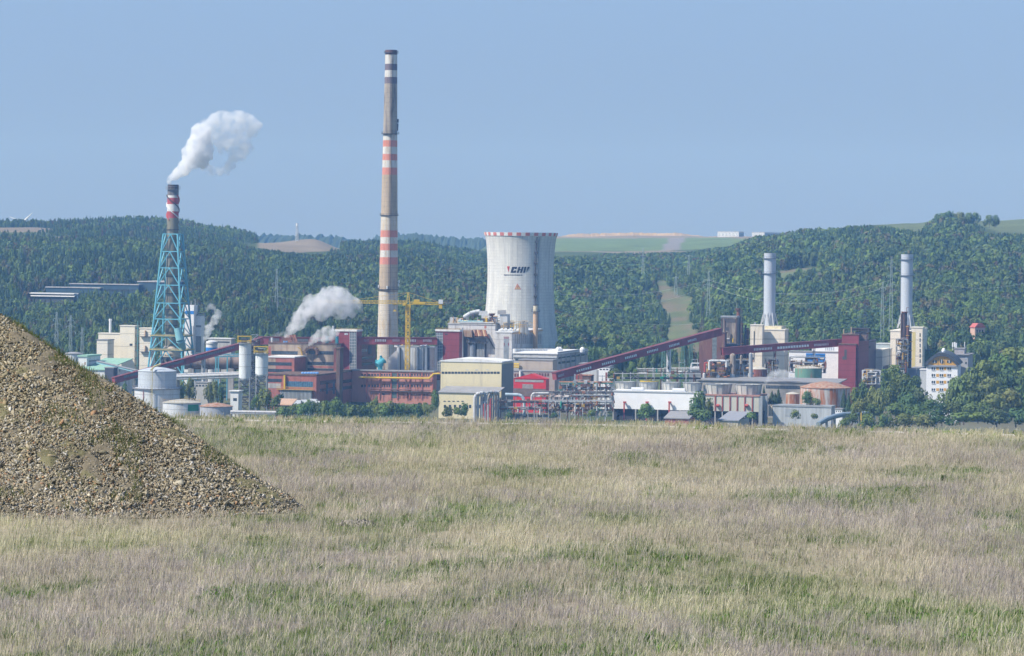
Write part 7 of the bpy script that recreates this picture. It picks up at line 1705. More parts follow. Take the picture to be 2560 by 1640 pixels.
# ---------------------------------------------------------------- house, halls and masts on the slopes
def house(label, px, py, wpx, hpx, Y, wm, rm, yaw=R(20)):
    z = float(land_z(W(px, py, Y)[0], Y)); zt = W(px, py, Y)[2]; s = mpp(Y); w = wpx * s; x = W(px, py, Y)[0]
    o = thing('house', label, 'house', (x, Y, min(z, zt - hpx * s)), yaw)
    h = zt - min(z, zt - hpx * s); d = w * 0.9
    g = G(); g.box(-w / 2, w / 2, 0, d, 0, h); obj('wall', g, wm, o, world=False)
    g = G(); g.prism([(-w / 2 - 0.5, h + 0.01), (w / 2 + 0.5, h + 0.01), (w * 0.22, h + 2.6), (-w * 0.22, h + 2.6)], -0.5, d + 0.5); obj('roof', g, rm, o, world=False)
    for i in range(3):
        g = G(); x0 = -w / 2 + w * (0.15 + 0.27 * i); g.box(x0, x0 + w * 0.13, -0.08, 0.1, h - 3.2, h - 1.4); obj('window', g, GLASS, o, world=False)
    return o
house('small pink house with red roof alone among the trees on the slope', 2450, 819, 28, 16, 2080, mat('house_pink', (0.56, 0.38, 0.31), 0.85, 0.08, 0.3), mat('house_roof_red', (0.42, 0.12, 0.11), 0.8, 0.12, 0.4))
def hall(label, pl, pr, ps, top, hpx, Y, wm, rm, nbay=0):
    zb = W(pr, top + hpx, Y)[2]
    b = B('industrial_hall', label, 'building', pl, pr, ps, top, Y, wm, pb=top + hpx + 12, roof=rm, roof_t=0.7, over=0.5)
    if nbay: b.band(pl + 3, pr - 3, top + hpx * 0.45, top + hpx * 0.75, GLASS, None)
    return b
HB = mat('hall_blue_dark', (0.045, 0.085, 0.12), 0.6, 0.15, 0.3)
hall('long dark blue hall with pale roof edge among the trees on the left slope', 175, 346, 350, 713, 18, 2460, HB, CONC, 1)
hall('higher dark blue hall block at the right end of the long hall', 345, 412, 460, 706, 26, 2462, HB, CONC)
hall('lower dark blue hall in front of the long hall on the left slope', 115, 250, 254, 721, 22, 2448, HB, CONC, 1)
b = hall('white roofed shed half hidden by trees on the left slope', 72, 184, 190, 736, 9, 2425, mat('shed_shadow', (0.07, 0.08, 0.09), 0.8), ROOFW)
g = G(); g.hexa([(-b.w - 1, -1, b.h - 1.8), (1, -1, b.h - 1.8), (1, 7, b.h + 0.3), (-b.w - 1, 7, b.h + 0.3)], [(-b.w - 1, -1, b.h - 1.4), (1, -1, b.h - 1.4), (1, 7, b.h + 0.8), (-b.w - 1, 7, b.h + 0.8)]); obj('roof_slope', g, ROOFW, b.root, world=False)
HW = mat('warehouse_white', (0.66, 0.68, 0.70), 0.7, 0.05, 0.1)
def ware(label, pl, pr, ps, top, Y):
    z = W(pr, top + 13, Y)[2]; b = B('warehouse', label, 'warehouse', pl, pr, ps, top, Y, HW, pb=top + 16, roof=GREYL, roof_t=1.0, yaw=R(18))
    for i in range(6): a = pl + (pr - pl) * (i + 0.2) / 6; b.front('panel', a, a + (pr - pl) / 10, top + 2, top + 10, mat('warehouse_panel', (0.52, 0.56, 0.60), 0.7), 0.15)
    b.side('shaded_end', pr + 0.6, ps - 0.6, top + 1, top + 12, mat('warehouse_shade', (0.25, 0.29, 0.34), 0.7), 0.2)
ware('white warehouse on the skyline above the green field', 1794, 1847, 1860, 580.5, 5150)
ware('second white warehouse on the skyline partly behind the wooded hill', 1880, 1911, 1957, 582, 5050)
# wind turbine just showing over the left ridge
t = thing('wind_turbine', 'white wind turbine showing only its blades over the left ridge', 'wind turbine', (W(57, 560, 4700)[0], 4700, W(57, 600, 4700)[2] - 20))
hub = W(57, 556, 4700); g = G(); g.tube((hub[0], hub[1] + 2, W(57, 600, 4700)[2] - 20), (hub[0], hub[1] + 2, hub[2]), 1.9, 1.3, 14); obj('tower', g, HW, t)
g = G(); g.tube((hub[0], hub[1] - 1.5, hub[2]), (hub[0], hub[1] + 5, hub[2]), 1.6, n=12); obj('nacelle', g, HW, t)
for tip in ((81, 532), (24, 542), (66, 590)):
    q = W(*tip, 4700); g = G(); m_ = tuple(hub[i] + (q[i] - hub[i]) * 0.25 for i in range(3)); g.tube(hub, m_, 0.7, 1.5, 8); g.tube(m_, q, 1.5, 0.25, 8); obj('blade', g, mat('blade_white', (0.72, 0.72, 0.72), 0.5), t)
def mast(label, px, top, base, Y, w0=2.2, w1=0.9, arms=(), m=GALV, cat='pylon', name='lattice_pylon', t=0.22, panels=14):
    x = W(px, top, Y)[0]; zt = W(px, top, Y)[2]; zg = min(float(land_z(x, Y)), W(px, base, Y)[2]); 
    o = thing(name, label, cat, (x, Y, zg)); g = G(); lattice(g, (x, Y, zg), (x, Y, zt), w0, w1, t, panels); obj('mast', g, m, o)
    for py, half in arms:
        g = G(); z = W(px, py, Y)[2]; h = half * mpp(Y)
        t_ = t
        for sx in (-1, 1): g.beam((x, Y, z + 0.9), (x + sx * h, Y, z), t * 0.9); g.beam((x, Y, z), (x + sx * h, Y, z), t * 0.9); g.tube((x + sx * h, Y, z), (x + sx * h, Y, z - 1.2), 0.12, n=6)
        obj('crossarm', g, m, o)
    return o, x, zt
mast('pale radio mast with white head on the bare mound behind the red and white chimney', 743, 560, 603, 3680, 3, 1.4, name='radio_mast', cat='mast', t=0.28, m=mat('mast_pale', (0.5, 0.52, 0.54), 0.6)); x, y, z = W(743, 561, 3680); t = [o for o in COL.objects if o.name.startswith('radio_mast')][-1]; g = G(); g.tube((x, y - 1, z - 2), (x, y - 1, z + 1.2), 1.3, n=8); obj('antenna_head', g, HW, t)
PY = []
for lab, px, top, base, Y, arms in (
    ('left one of three pale pylons at the wood edge above the rubble heap', 142, 780, 832, 2060, ((797, 8), (811, 11))), ('middle and tallest of the three pale pylons above the rubble heap', 177, 788, 868, 1985, ((802, 9), (816, 11), (830, 12))), ('right one of three pale pylons above the rubble heap, the thinnest', 206, 818, 872, 1975, ((832, 5),)),
    ('pale double pylon in the wood left of the grey steam cloud', 692, 672, 750, 2330, ((708, 11), (718, 10), (742, 14))),
    ('tall lattice pylon in the wood above the grassy clearing', 1608, 620, 690, 2900, ((632, 9), (640, 10))), ('pale pylon at the top right of the grassy clearing', 1722, 637, 682, 2950, ((640, 8),)),
    ('tall pale pylon behind the rusty brown tower', 1772, 676, 800, 2300, ((700, 12), (712, 13))), ('thin dark pylon left of the rusty brown tower', 1757, 744, 835, 2050, ((752, 7),)),
    ('tallest pale pylon left of the right grey stack', 2229, 640, 820, 2060, ((668, 10), (690, 12), (712, 12))), ('second pale pylon left of the right grey stack', 2207, 705, 825, 2040, ((720, 8),)), ('pale pylon in the wood above the dark red block', 2163, 745, 820, 2040, ((770, 14), (790, 9))),
    ('pale telephone mast in trees near the hilltop on the right', 2352, 564, 605, 3150, ((568, 4),)), ('thin pale pylon in the wood right of the cooling tower lower slope', 1690, 690, 735, 2750, ((694, 6),))):
    dark = 'dark' in lab
    o, x, zt = mast(lab, px, top, base, Y, 2.6 if Y > 2000 else 2.0, 0.7, arms, DARKC if dark else GALV, t=0.06 + Y / 30000, panels=8); PY.append((px, top, Y, x, zt))
for lab, px, top, base in (('left green lattice pylon beneath the long red conveyor', 1659.5, 845, 935), ('right green lattice pylon beneath the long red conveyor', 1708, 852, 935), ('short green lattice pylon left of the brown transfer tower', 1728, 858, 935)):
    mast(lab, px, top, base, 1800, 3.2, 1.0, ((top + 4, 8), (top + 16, 9)), PYLG, t=0.3, panels=10)
def wire(lab, pts, Y0, Y1, sag, r=0.045):
    A, D = np.array(W(*pts[0], Y0)), np.array(W(*pts[1], Y1)); P = []
    for i in range(17):
        t_ = i / 16; q = A + (D - A) * t_; q[2] -= sag * 4 * t_ * (1 - t_); P.append(tuple(q))
    o = thing('power_line', lab, 'power line', tuple(A)); g = G(); g.path(P, r, 5); obj('conductor', g, mat('wire_alu', (0.50, 0.52, 0.54), 0.5), o)
for lab, p0, p1, Y0, Y1, sag in (
    ('upper power line crossing the wood left of the clearing', (1400, 735), (1772, 700), 2290, 2300, 5), ('lower power line crossing the wood left of the clearing', (1430, 765), (1772, 712), 2290, 2300, 7), ('power line from the tall pylon to the left grey stack', (1772, 700), (2228, 700), 2300, 2060, 9),
    ('lower power line from the tall pylon past the left grey stack', (1772, 712), (2228, 712), 2300, 2060, 12), ('power line right of the cooling tower low on the wood', (1400, 775), (1760, 808), 2030, 2050, 4), ('power line beginning at the tallest pylon behind the right stack', (2229, 668), (2620, 690), 2060, 2080, 10), ('power line above the yellow crane jib', (692, 742), (1240, 742), 2330, 2330, 6)):
    wire(lab, (p0, p1), Y0, Y1, sag)

for i, (px, py, lab) in enumerate(((748, 1001, 'left white van parked below the red brick wing'), (766, 1000, 'middle white van parked below the red brick wing'), (786, 998, 'right white van parked below the red brick wing'))):
    p = W(px, py, 1690); z = p[2] - 2.2; t = thing('parked_van', lab, 'van', (p[0], 1690, z), 0, 'white vans parked below the red brick wing')
    g = G(); g.prism([(p[0] - 2.6, z + 0.4), (p[0] + 2.6, z + 0.4), (p[0] + 2.6, z + 1.2), (p[0] + 1.9, z + 1.3), (p[0] + 1.2, z + 2.2), (p[0] - 2.6, z + 2.2)], 1690, 1692); obj('body', g, HOTW, t)
    g = G(); g.prism([(p[0] + 1.25, z + 1.35), (p[0] + 1.75, z + 1.35), (p[0] + 1.2, z + 2.05), (p[0] + 0.6, z + 2.05)], 1689.96, 1690.1); obj('window', g, GLASS, t)
    for q in (-1.6, 1.6): g = G(); g.tube((p[0] + q, 1689.9, z + 0.4), (p[0] + q, 1690.3, z + 0.4), 0.4, n=12); obj('wheel', g, DARKC, t)
    g = G(); g.box(p[0] - 9, p[0] + 9, 1687, 1697, GZ - 1, z + 0.02)
    if i == 1: o = obj('yard', g, ROOFG); tag(o, 'raised grey loading yard below the red brick wing', None, None, 'structure')
# ================================================================ trees and bushes in and around the works
def tree_at(kind, px, top, base, wpx, Y, label, group=None):
    """tree whose crown is seen from top to base and wpx wide in the photo"""
    x, y, zt = W(px, top, Y); zb = min(W(px, base, Y)[2], zt - 2)
    h = zt - zb; r = wpx * 0.5 * mpp(Y) / (0.82 if kind != 'conifer' else 0.9)
    return tree(kind, x, y, zb, h * 1.02, r, label, group)
# left: behind the tanks
for a in (('broad', 474, 950, 1008, 36, 1672, 'rounded green tree between the large tank and the white conveyor post'), ('slim', 455, 958, 1010, 26, 1668, 'narrow green tree close to the right side of the large tank'),
          ('broad', 535, 953, 1010, 34, 1690, 'tall leafy tree just right of the white conveyor post'), ('slim', 552, 955, 1012, 26, 1682, 'slender tree between the conveyor post and the silos'), ('broad', 522, 962, 1012, 26, 1680, 'small leafy tree against the foot of the white conveyor post'),
          ('broad', 664, 977, 1030, 46, 1640, 'dense rounded tree in front of the shorter silo'), ('bush', 690, 990, 1030, 30, 1636, 'low bush right of the tree under the shorter silo'), ('bush', 640, 990, 1030, 26, 1642, 'small bush left of the tree under the shorter silo'),
          ('slim', 310, 958, 1030, 30, 1690, 'green tree showing between the rubble slope and the large tank'), ('bush', 318, 985, 1030, 26, 1680, 'low bush left of the large tank base'), ('bush', 700, 985, 1010, 22, 1700, 'small bright bush at the corner of the red brick wing')):
    tree_at(*a)
# hedge below the brick block and the pink building
r_ = random.Random(77)
i = 0
for px in list(range(700, 905, 13)) + list(range(905, 1085, 14)):
    env = np.interp(px, [700, 740, 800, 850, 880, 905, 930, 1000, 1060, 1085], [1018, 1004, 1000, 998, 1008, 1016, 1004, 1004, 1006, 1010])
    tree_at('bush', px + r_.uniform(-4, 4), env + r_.uniform(-3, 8), 1046, r_.uniform(26, 40), 1592 + r_.uniform(-16, 16), 'green hedge bush in the row below the red brick wing' if px < 895 else 'green hedge bush in the row below the pink building', 'hedge bushes below the red brick wing' if px < 895 else 'hedge bushes below the pink building')
for a in (('broad', 1086, 977, 1030, 28, 1600, 'dark upright tree at the left corner of the yellow hall'), ('bush', 1162, 1005, 1042, 28, 1600, 'dark bush in front of the low yellow annex'), ('bush', 1145, 1018, 1042, 30, 1596, 'low bush left of the gooseneck pipes'), ('bush', 1118, 1014, 1044, 34, 1596, 'spreading low bush under the yellow annex windows'),
          ('slim', 940, 993, 1030, 18, 1600, 'thin young tree sticking up from the hedge below the pink building'),
          ('bush', 1479, 1024, 1046, 26, 1606, 'dark round bush below the rusty pipe rack'), ('bush', 1385, 1030, 1046, 20, 1604, 'small bush below the left pipe rack'), ('bush', 1272, 1030, 1050, 24, 1600, 'small bush right of the gooseneck pipes'),
          ('broad', 1618, 1012, 1050, 54, 1606, 'rounded grey green bush against the white cooling block'), ('broad', 1752, 984, 1054, 44, 1600, 'tall airy tree in front of the join of the two cooling blocks'), ('slim', 1738, 1000, 1054, 40, 1598, 'shorter tree left beside the tall airy tree at the cooling blocks'), ('slim', 1772, 1000, 1054, 36, 1598, 'shorter tree right beside the tall airy tree at the cooling blocks'), ('bush', 1750, 1022, 1056, 70, 1594, 'broad bush at the foot of the tall airy tree'),
          ('conifer', 1946, 972, 1012, 24, 1660, 'tallest dark conifer in front of the ribbon windowed hall'), ('conifer', 1930, 978, 1012, 26, 1662, 'dark conifer left of the tallest one by the beige cooling block'), ('conifer', 1938, 984, 1012, 24, 1658, 'shorter dark conifer filling the gap between its two neighbours'), ('conifer', 1910, 965, 1000, 12, 1690, 'narrow dark conifer beside the right broad fan stack'),
          ('broad', 2018, 979, 1018, 34, 1650, 'fresh green tree in front of the rust streaked tank'), ('bush', 2040, 995, 1018, 28, 1648, 'low bush at the foot of the rust streaked tank'), ('bush', 1880, 1030, 1052, 32, 1612, 'dark bush under the beige cooling block'), ('bush', 1988, 1026, 1050, 28, 1606, 'small round bush in front of the corrugated shed'), ('bush', 2036, 1034, 1050, 22, 1606, 'tiny bush on the grass below the corrugated shed'),
          ('broad', 1540, 922, 955, 54, 1745, 'light green tree behind the lagged pipe run under the red conveyor'), ('broad', 1578, 908, 950, 34, 1750, 'reddish brown tree right of the light green one under the red conveyor'), ('broad', 1510, 888, 915, 34, 1840, 'bright green tree above the end of the white roofed hall'),
          ('conifer', 2110, 975, 1030, 26, 1640, 'dark conifer at the right edge of the rust streaked tank'), ('conifer', 2122, 985, 1030, 22, 1636, 'smaller dark conifer right of the rust streaked tank')):
    tree_at(*a)
# the leafy bank on the right, in front of the hostel
spots = [(2140, 975, 40), (2160, 955, 46), (2182, 968, 44), (2150, 1000, 50), (2180, 1012, 54), (2215, 930, 40), (2238, 918, 52), (2262, 938, 50), (2285, 945, 48), (2228, 960, 56), (2265, 985, 60), (2300, 975, 50), (2240, 1008, 60), (2290, 1012, 60),
         (2330, 1000, 50), (2350, 1010, 46), (2372, 975, 48), (2398, 945, 60), (2425, 925, 60), (2380, 1005, 50), (2410, 985, 60), (2440, 962, 64), (2465, 905, 66), (2500, 888, 70), (2535, 874, 74), (2568, 872, 80), (2480, 945, 66), (2520, 930, 70), (2560, 925, 74),
         (2450, 1005, 60), (2490, 985, 66), (2530, 975, 70), (2570, 970, 74), (2130, 1035, 44), (2172, 1038, 48), (2212, 1038, 50), (2262, 1035, 54), (2310, 1036, 52), (2355, 1036, 56), (2400, 1030, 60), (2445, 1030, 60), (2492, 1026, 64), (2540, 1024, 66), (2110, 1046, 36), (2200, 975, 48), (2318, 1030, 44)]
for n_, (px, top, w) in enumerate(sorted(spots, key=lambda s: s[1])):
    Y = 1640 - (top - 870) * 0.75
    k = r_.choice(('broad', 'broad', 'broad', 'slim')) if top < 1025 else r_.choice(('bush', 'broad'))
    b_ = W(px, top, Y); h = r_.uniform(11, 15) if top < 1000 else r_.uniform(6, 8)
    zb = b_[2] - h * (1.0 if k != 'bush' else 0.8)
    tree(k, b_[0], Y, zb, (b_[2] - zb) * 1.02, w * (0.6 if px > 2230 else 0.46) * mpp(Y) / 0.78, 'leafy tree in the dense green bank in front of the hostel' if k != 'bush' else 'low bush at the foot of the green bank in front of the hostel', 'trees of the green bank in front of the hostel' if k != 'bush' else 'bushes of the green bank in front of the hostel')
# trees on the skyline of the right hill
for px, top, w in ((2356, 535, 34), (2376, 531, 40), (2398, 531, 40), (2420, 533, 36), (2438, 532, 30), (2474, 540, 26), (2488, 539, 24), (2340, 548, 34), (2194, 566, 26), (2178, 566, 24)):
    x, y, z = W(px, top, 3230); tree('broad', x, y, z - 11, 11.2, w * 0.5 * mpp(3230) / 0.78, 'leafy tree standing on the skyline of the right hill', 'trees on the skyline of the right hill')
# small posts and lamp poles by the green bank
for px, top, base, lab in ((2189, 985, 1028, 'left lamp post in front of the green bank'), (2202, 983, 1026, 'right lamp post in front of the green bank'), (2136, 970, 1062, 'tall thin mast in front of the rust streaked tank'), (2153, 1014, 1030, 'short yellow post at the edge of the green bank')):
    p = W(px, top, 1600); t = thing('lamp_post', lab, 'post', (p[0], p[1], GZ - 1)); g = G(); g.beam((p[0], p[1], GZ - 1), p, 0.25 if 'yellow' not in lab else 0.5); obj('pole', g, YEL if 'yellow' in lab else GALV, t)
    if 'lamp' in lab: g = G(); g.box(p[0] - 1.0, p[0] + 0.2, p[1] - 0.2, p[1] + 0.2, p[2] - 0.1, p[2] + 0.15); obj('lamp_head', g, GREYL, t)
t = thing('trailer', 'small white trailer with grey end parked on the slope below the green bank', 'trailer', W(2120, 1062, 1560)); a, c = W(2101, 1051, 1560), W(2142, 1062, 1560)
g = G(); g.box(a[0], a[0] + (c[0] - a[0]) * 0.62, 1560, 1563, c[2] + 0.5, a[2]); obj('body', g, HOTW, t); g = G(); g.box(a[0] + (c[0] - a[0]) * 0.63, c[0], 1559.5, 1563, c[2] + 0.3, a[2] + 0.1); obj('end_box', g, GREYM, t)
for q in (0.2, 0.7): g = G(); x = a[0] + (c[0] - a[0]) * q; g.tube((x, 1559.6, c[2] + 0.4), (x, 1559.9, c[2] + 0.4), 0.5, n=12); obj('wheel', g, DARKC, t)

# ================================================================ steam
def plume(name, label, blobs, Y, dens, seed, fine=1.0, cat='steam', colr=(0.97, 0.975, 0.985), vox=0.9):
    """cloud of steam: a closed billowing skin filled with scattering vapour; blobs = (px, py, radius px, depth shift m)"""
    import bmesh
    s = mpp(Y); bm = bmesh.new(); r = random.Random(seed)
    from mathutils import Matrix as M4
    c0 = W(blobs[0][0], blobs[0][1], Y)
    for (px, py, rad, dy) in blobs:
        p = W(px, py, Y); R_ = rad * s * (1.22 if 'ragged' in label else 1.06)
        bmesh.ops.create_icosphere(bm, subdivisions=2, radius=R_, matrix=M4.Translation((p[0] - c0[0], p[1] - c0[1] + dy, p[2] - c0[2])))
        for k in range(20):
            a = r.uniform(0, 6.28); b_ = r.uniform(-1, 1); q = math.sqrt(1 - b_ * b_); d = R_ * r.uniform(0.7, 1.02)
            bmesh.ops.create_icosphere(bm, subdivisions=2, radius=R_ * r.uniform(0.2, 0.42), matrix=M4.Translation((p[0] - c0[0] + d * q * math.cos(a), p[1] - c0[1] + dy + d * q * math.sin(a), p[2] - c0[2] + d * b_)))
    me = bpy.data.meshes.new(name); bm.to_mesh(me); bm.free()
    o = bpy.data.objects.new(name, me); COL.objects.link(o); o.location = c0
    rm = o.modifiers.new('r', 'REMESH'); rm.mode = 'VOXEL'; rm.voxel_size = vox
    for sz, st in ((6.0 * fine, 3.4 * fine), (2.2 * fine, 1.7 * fine)):
        tx = bpy.data.textures.new(name + 'tex', 'CLOUDS'); tx.noise_scale = sz; tx.noise_depth = 2
        d = o.modifiers.new('d', 'DISPLACE'); d.texture = tx; d.strength = st; d.mid_level = 0.5
    dg = bpy.context.evaluated_depsgraph_get(); me2 = bpy.data.meshes.new_from_object(o.evaluated_get(dg)); o.modifiers.clear(); o.data = me2; bpy.data.meshes.remove(me)
    m = bpy.data.materials.new(name + '_vapour'); m.use_nodes = True; N = m.node_tree.nodes; L = m.node_tree.links; N.remove(N['Principled BSDF'])
    v = N.new('ShaderNodeVolumePrincipled'); v.inputs['Color'].default_value = (*colr, 1); v.inputs['Anisotropy'].default_value = 0.1
    tc = N.new('ShaderNodeTexCoord'); nz = N.new('ShaderNodeTexNoise'); nz.inputs['Scale'].default_value = 0.22 / fine; nz.inputs['Detail'].default_value = 3
    L.new(tc.outputs['Object'], nz.inputs['Vector'])
    mr = N.new('ShaderNodeMapRange'); mr.inputs['From Min'].default_value = 0.36; mr.inputs['From Max'].default_value = 0.6; mr.inputs['To Min'].default_value = dens * 0.18; mr.inputs['To Max'].default_value = dens
    L.new(nz.outputs['Fac'], mr.inputs['Value']); L.new(mr.outputs[0], v.inputs['Density']); L.new(v.outputs[0], N['Material Output'].inputs['Volume'])
    o.data.materials.clear(); o.data.materials.append(m)
    tag(o, label, cat, None, 'thing')
    return o
plume('steam_plume', 'dense bright white steam plume leaving the blue framed chimney',
      [(427, 452, 8, 0), (434, 444, 11, 0), (444, 434, 14, 0), (456, 424, 17, 1), (468, 412, 20, 1), (478, 396, 23, 2), (484, 380, 24, 2), (492, 364, 25, 2), (498, 346, 24, 3), (502, 330, 22, 3), (512, 388, 18, 3), (505, 405, 15, 3), (520, 370, 14, 3)], 1840, 0.6, 3)
plume('steam_plume', 'thin ragged greyish white steam drifting away at the end of the plume',
      [(520, 316, 18, 6), (540, 300, 18, 7), (556, 292, 16, 8), (578, 296, 16, 8), (600, 296, 18, 9), (620, 302, 18, 10), (632, 312, 14, 10), (530, 338, 16, 6), (548, 352, 16, 7), (570, 362, 16, 8), (592, 362, 17, 9), (610, 366, 16, 9), (600, 382, 13, 9), (578, 395, 11, 9), (572, 412, 11, 8), (566, 424, 9, 8), (548, 428, 9, 7), (530, 426, 10, 5), (512, 420, 11, 4), (560, 330, 14, 7), (590, 335, 13, 8), (612, 330, 14, 9), (626, 332, 10, 9), (585, 350, 12, 8), (575, 318, 14, 8), (548, 376, 10, 7), (606, 348, 12, 9)], 1846, 0.24, 5)
plume('steam_cloud', 'large grey white steam cloud rolling off the brick block roof',
      [(722, 836, 9, 0), (730, 826, 13, 0), (740, 812, 17, 1), (752, 796, 20, 2), (764, 780, 22, 2), (780, 766, 24, 3), (800, 756, 24, 3), (816, 748, 24, 4), (838, 746, 25, 4), (858, 752, 24, 5), (870, 768, 20, 5), (836, 768, 22, 4), (850, 782, 15, 5), (812, 776, 18, 3), (784, 752, 14, 3), (828, 730, 15, 4), (855, 732, 14, 5), (886, 760, 16, 6), (896, 772, 11, 7), (880, 784, 11, 6), (800, 792, 12, 2)], 1790, 0.28, 7, colr=(0.945, 0.945, 0.96))
plume('steam_cloud', 'lower white steam puff against the glazed red tower',
      [(780, 856, 8, 0), (788, 846, 11, 0), (798, 838, 13, 1), (810, 832, 13, 1), (822, 832, 12, 1), (836, 832, 10, 0), (830, 842, 10, 0), (812, 846, 10, 0)], 1786, 0.3, 9, vox=0.7, fine=0.7)
plume('steam_cloud', 'small wisp of steam left of the big grey steam cloud', [(685, 842, 5, 0), (692, 838, 6, 0), (700, 834, 6, 0), (710, 831, 5, 0)], 1815, 0.15, 10, vox=0.5, fine=0.5)
plume('steam_wisp', 'slim white steam column beside the white tower', [(511, 856, 4, 0), (515, 846, 7, 0), (519, 834, 9, 0), (524, 820, 11, 0), (527, 812, 9, 0), (535, 802, 9, 1), (541, 794, 10, 1), (545, 786, 9, 1), (542, 780, 7, 1)], 1872, 0.3, 11, vox=0.6, fine=0.6)
plume('steam_wisp', 'detached small puff above the slim white steam column', [(520, 773, 6, 0), (528, 767, 8, 0), (534, 771, 6, 0)], 1874, 0.2, 12, vox=0.5, fine=0.6)
plume('steam_wisp', 'low white steam puff drifting in front of the dark red tank', [(1912, 968, 3, 0), (1916, 956, 5, 0), (1922, 946, 8, 0), (1934, 936, 11, 0), (1948, 934, 12, 1), (1962, 936, 11, 1), (1976, 938, 10, 1), (1984, 942, 6, 1)], 1716, 0.22, 13, vox=0.6, fine=0.6)
plume('steam_wisp', 'faint steam puff above the right cream turbine block', [(2300, 812, 9, 0), (2308, 818, 9, 0), (2316, 826, 7, 0)], 1925, 0.035, 14, vox=0.7, fine=0.8)
plume('steam_wisp', 'faint steam puff left of the tall striped chimney', [(936, 724, 7, 0), (942, 728, 7, 0)], 1900, 0.03, 15, vox=0.6, fine=0.6)
plume('smoke_wisp', 'small dark smoke smudge alone in the sky right of the plume', [(712, 392, 7, 0), (722, 393, 8, 0), (730, 396, 6, 0)], 1860, 0.018, 16, vox=0.6, fine=0.8, cat='smoke', colr=(0.12, 0.13, 0.15))

# ================================================================ foreground: meadow, path, heap
def edge_y(x): return 147.3 - 0.22 * np.maximum(np.asarray(x, float) - 3, 0)          # far edge of the meadow
def mead_z(x, y):
    e = y - edge_y(x)
    z = (fbm(x / 9, y / 9, 91, 3) - 0.5) * 0.35 * np.clip((y - 8) / 40, 0, 1) + (fbm(x / 2.2, y / 2.2, 92, 2) - 0.5) * 0.07
    return z * np.clip(-e / 14, 0.06, 1) - np.where(e > 2, (e - 2) * 0.38, 0)
xs = np.arange(-70, 70.1, 0.5); ys = np.concatenate([np.arange(-40, 50, 3.0), np.arange(50, 215, 0.5)])
X, Yg = np.meshgrid(xs, ys); Z = mead_z(X, Yg)
def patch(x, y):
    """0..1 fields over the meadow: green, grey stalks, straw"""
    gr = fbm(x / 5.5 + 3, y / 9 + 1, 201, 4); gr2 = fbm(x / 1.6, y / 2.6, 202, 3)
    pu = fbm(x / 6.5 + 9, y / 10, 203, 4)
    green = np.clip((0.62 * gr + 0.38 * gr2 - 0.47) * 8, 0, 1)
    grey = np.clip((pu - 0.47) * 7, 0, 1) * (1 - green * 0.7)
    return green, grey
gG, gP = patch(X, Yg)
c = np.array((0.30, 0.26, 0.18))[None, None] * (1 - gG[..., None]) + np.array((0.10, 0.125, 0.04)) * gG[..., None]
c = c * (1 - 0.5 * gP[..., None]) + np.array((0.21, 0.175, 0.15)) * 0.5 * gP[..., None]
c *= (0.7 + 0.6 * fbm(X / 0.8, Yg / 0.8, 210, 3))[..., None]
ids = np.arange(X.size).reshape(X.shape); q = np.stack([ids[:-1, :-1].ravel(), ids[:-1, 1:].ravel(), ids[1:, 1:].ravel(), ids[1:, :-1].ravel()], 1)
me = np_mesh('meadow', np.stack([X.ravel(), Yg.ravel(), Z.ravel()], 1), q, attr_mat('soil', 0.95, bump=(6.0, 0.8, 0.06)), c.reshape(-1, 3), smooth=True)
o = bpy.data.objects.new('meadow', me); COL.objects.link(o); tag(o, 'flat dry meadow ground', None, None, 'structure')
# pale concrete kerb path along the far edge
g = G(); px_ = np.arange(-60, 60, 1.6)
for a, b_ in zip(px_[:-1], px_[1:]):
    if r_.random() < (0.5 if a > 6 else 0.12): continue
    ya, yb = edge_y(a) + 0.6, edge_y(b_ - 0.06) + 0.6; za, zb = float(mead_z(np.array(a), np.array(ya))), float(mead_z(np.array(b_), np.array(yb)))
    g.hexa([(a, ya, za - 0.3), (b_ - 0.06, yb, zb - 0.3), (b_ - 0.06, yb, zb + 0.03), (a, ya, za + 0.03)], [(a, ya + 0.7, za - 0.3), (b_ - 0.06, yb + 0.7, zb - 0.3), (b_ - 0.06, yb + 0.7, zb + 0.04), (a, ya + 0.7, za + 0.04)])
o = obj('path', g, mat('path_concrete', (0.52, 0.48, 0.42), 0.9, 0.2, 0.8)); tag(o, 'pale concrete slab path along the far edge of the meadow', None, None, 'structure')
# rubble heap
HX0, HX1, HYC, HR = -40.0, -14.9, 106.2, 8.3
def heap_h(x, y):
    # front and right-hand faces meet in a hip that climbs away to the left; flat top outside the picture
    n_ = (fbm(x / 2.6, y / 2.6, 301, 3) - 0.5) * 1.3
    bul = 0.5 * np.exp(-((x + 11.5) / 4.0) ** 2)
    df = -0.397 * (x + 5.35) + 0.918 * (y - 98.7) + n_ * 0.35 + bul
    dr = -0.954 * (x + 5.35) - 0.30 * (y - 98.7) + n_ * 0.35
    db = 121 - y
    k = 0.55
    d = -k * np.log(np.exp(-np.clip(df, -9, 30) / k) + np.exp(-np.clip(dr, -9, 30) / k) + np.exp(-np.clip(db, -9, 30) / k))
    h = 0.675 * d
    h = np.minimum(h, 8.0 + 0.15 * (h - 8))
    return np.where(h > 0.0, h * np.clip(0.45 + h / 0.6, 0, 1), -0.4)
xs = np.arange(-34, -4.5, 0.10); ys = np.arange(88, 122, 0.10)
X, Yh = np.meshgrid(xs, ys); H = heap_h(X, Yh)
det = (fbm(X / 0.55, Yh / 0.55, 303, 3) - 0.5) * 0.22 + (fbm(X / 0.17, Yh / 0.17, 304, 2) - 0.5) * 0.13
Z = np.where(H > -0.3, H + det * np.clip(H * 2 + 0.3, 0, 1), -0.5)
cn = fbm(X / 0.3, Yh / 0.3, 305, 3)[..., None]; cl = fbm(X / 2.5, Yh / 2.5, 306, 3)[..., None]
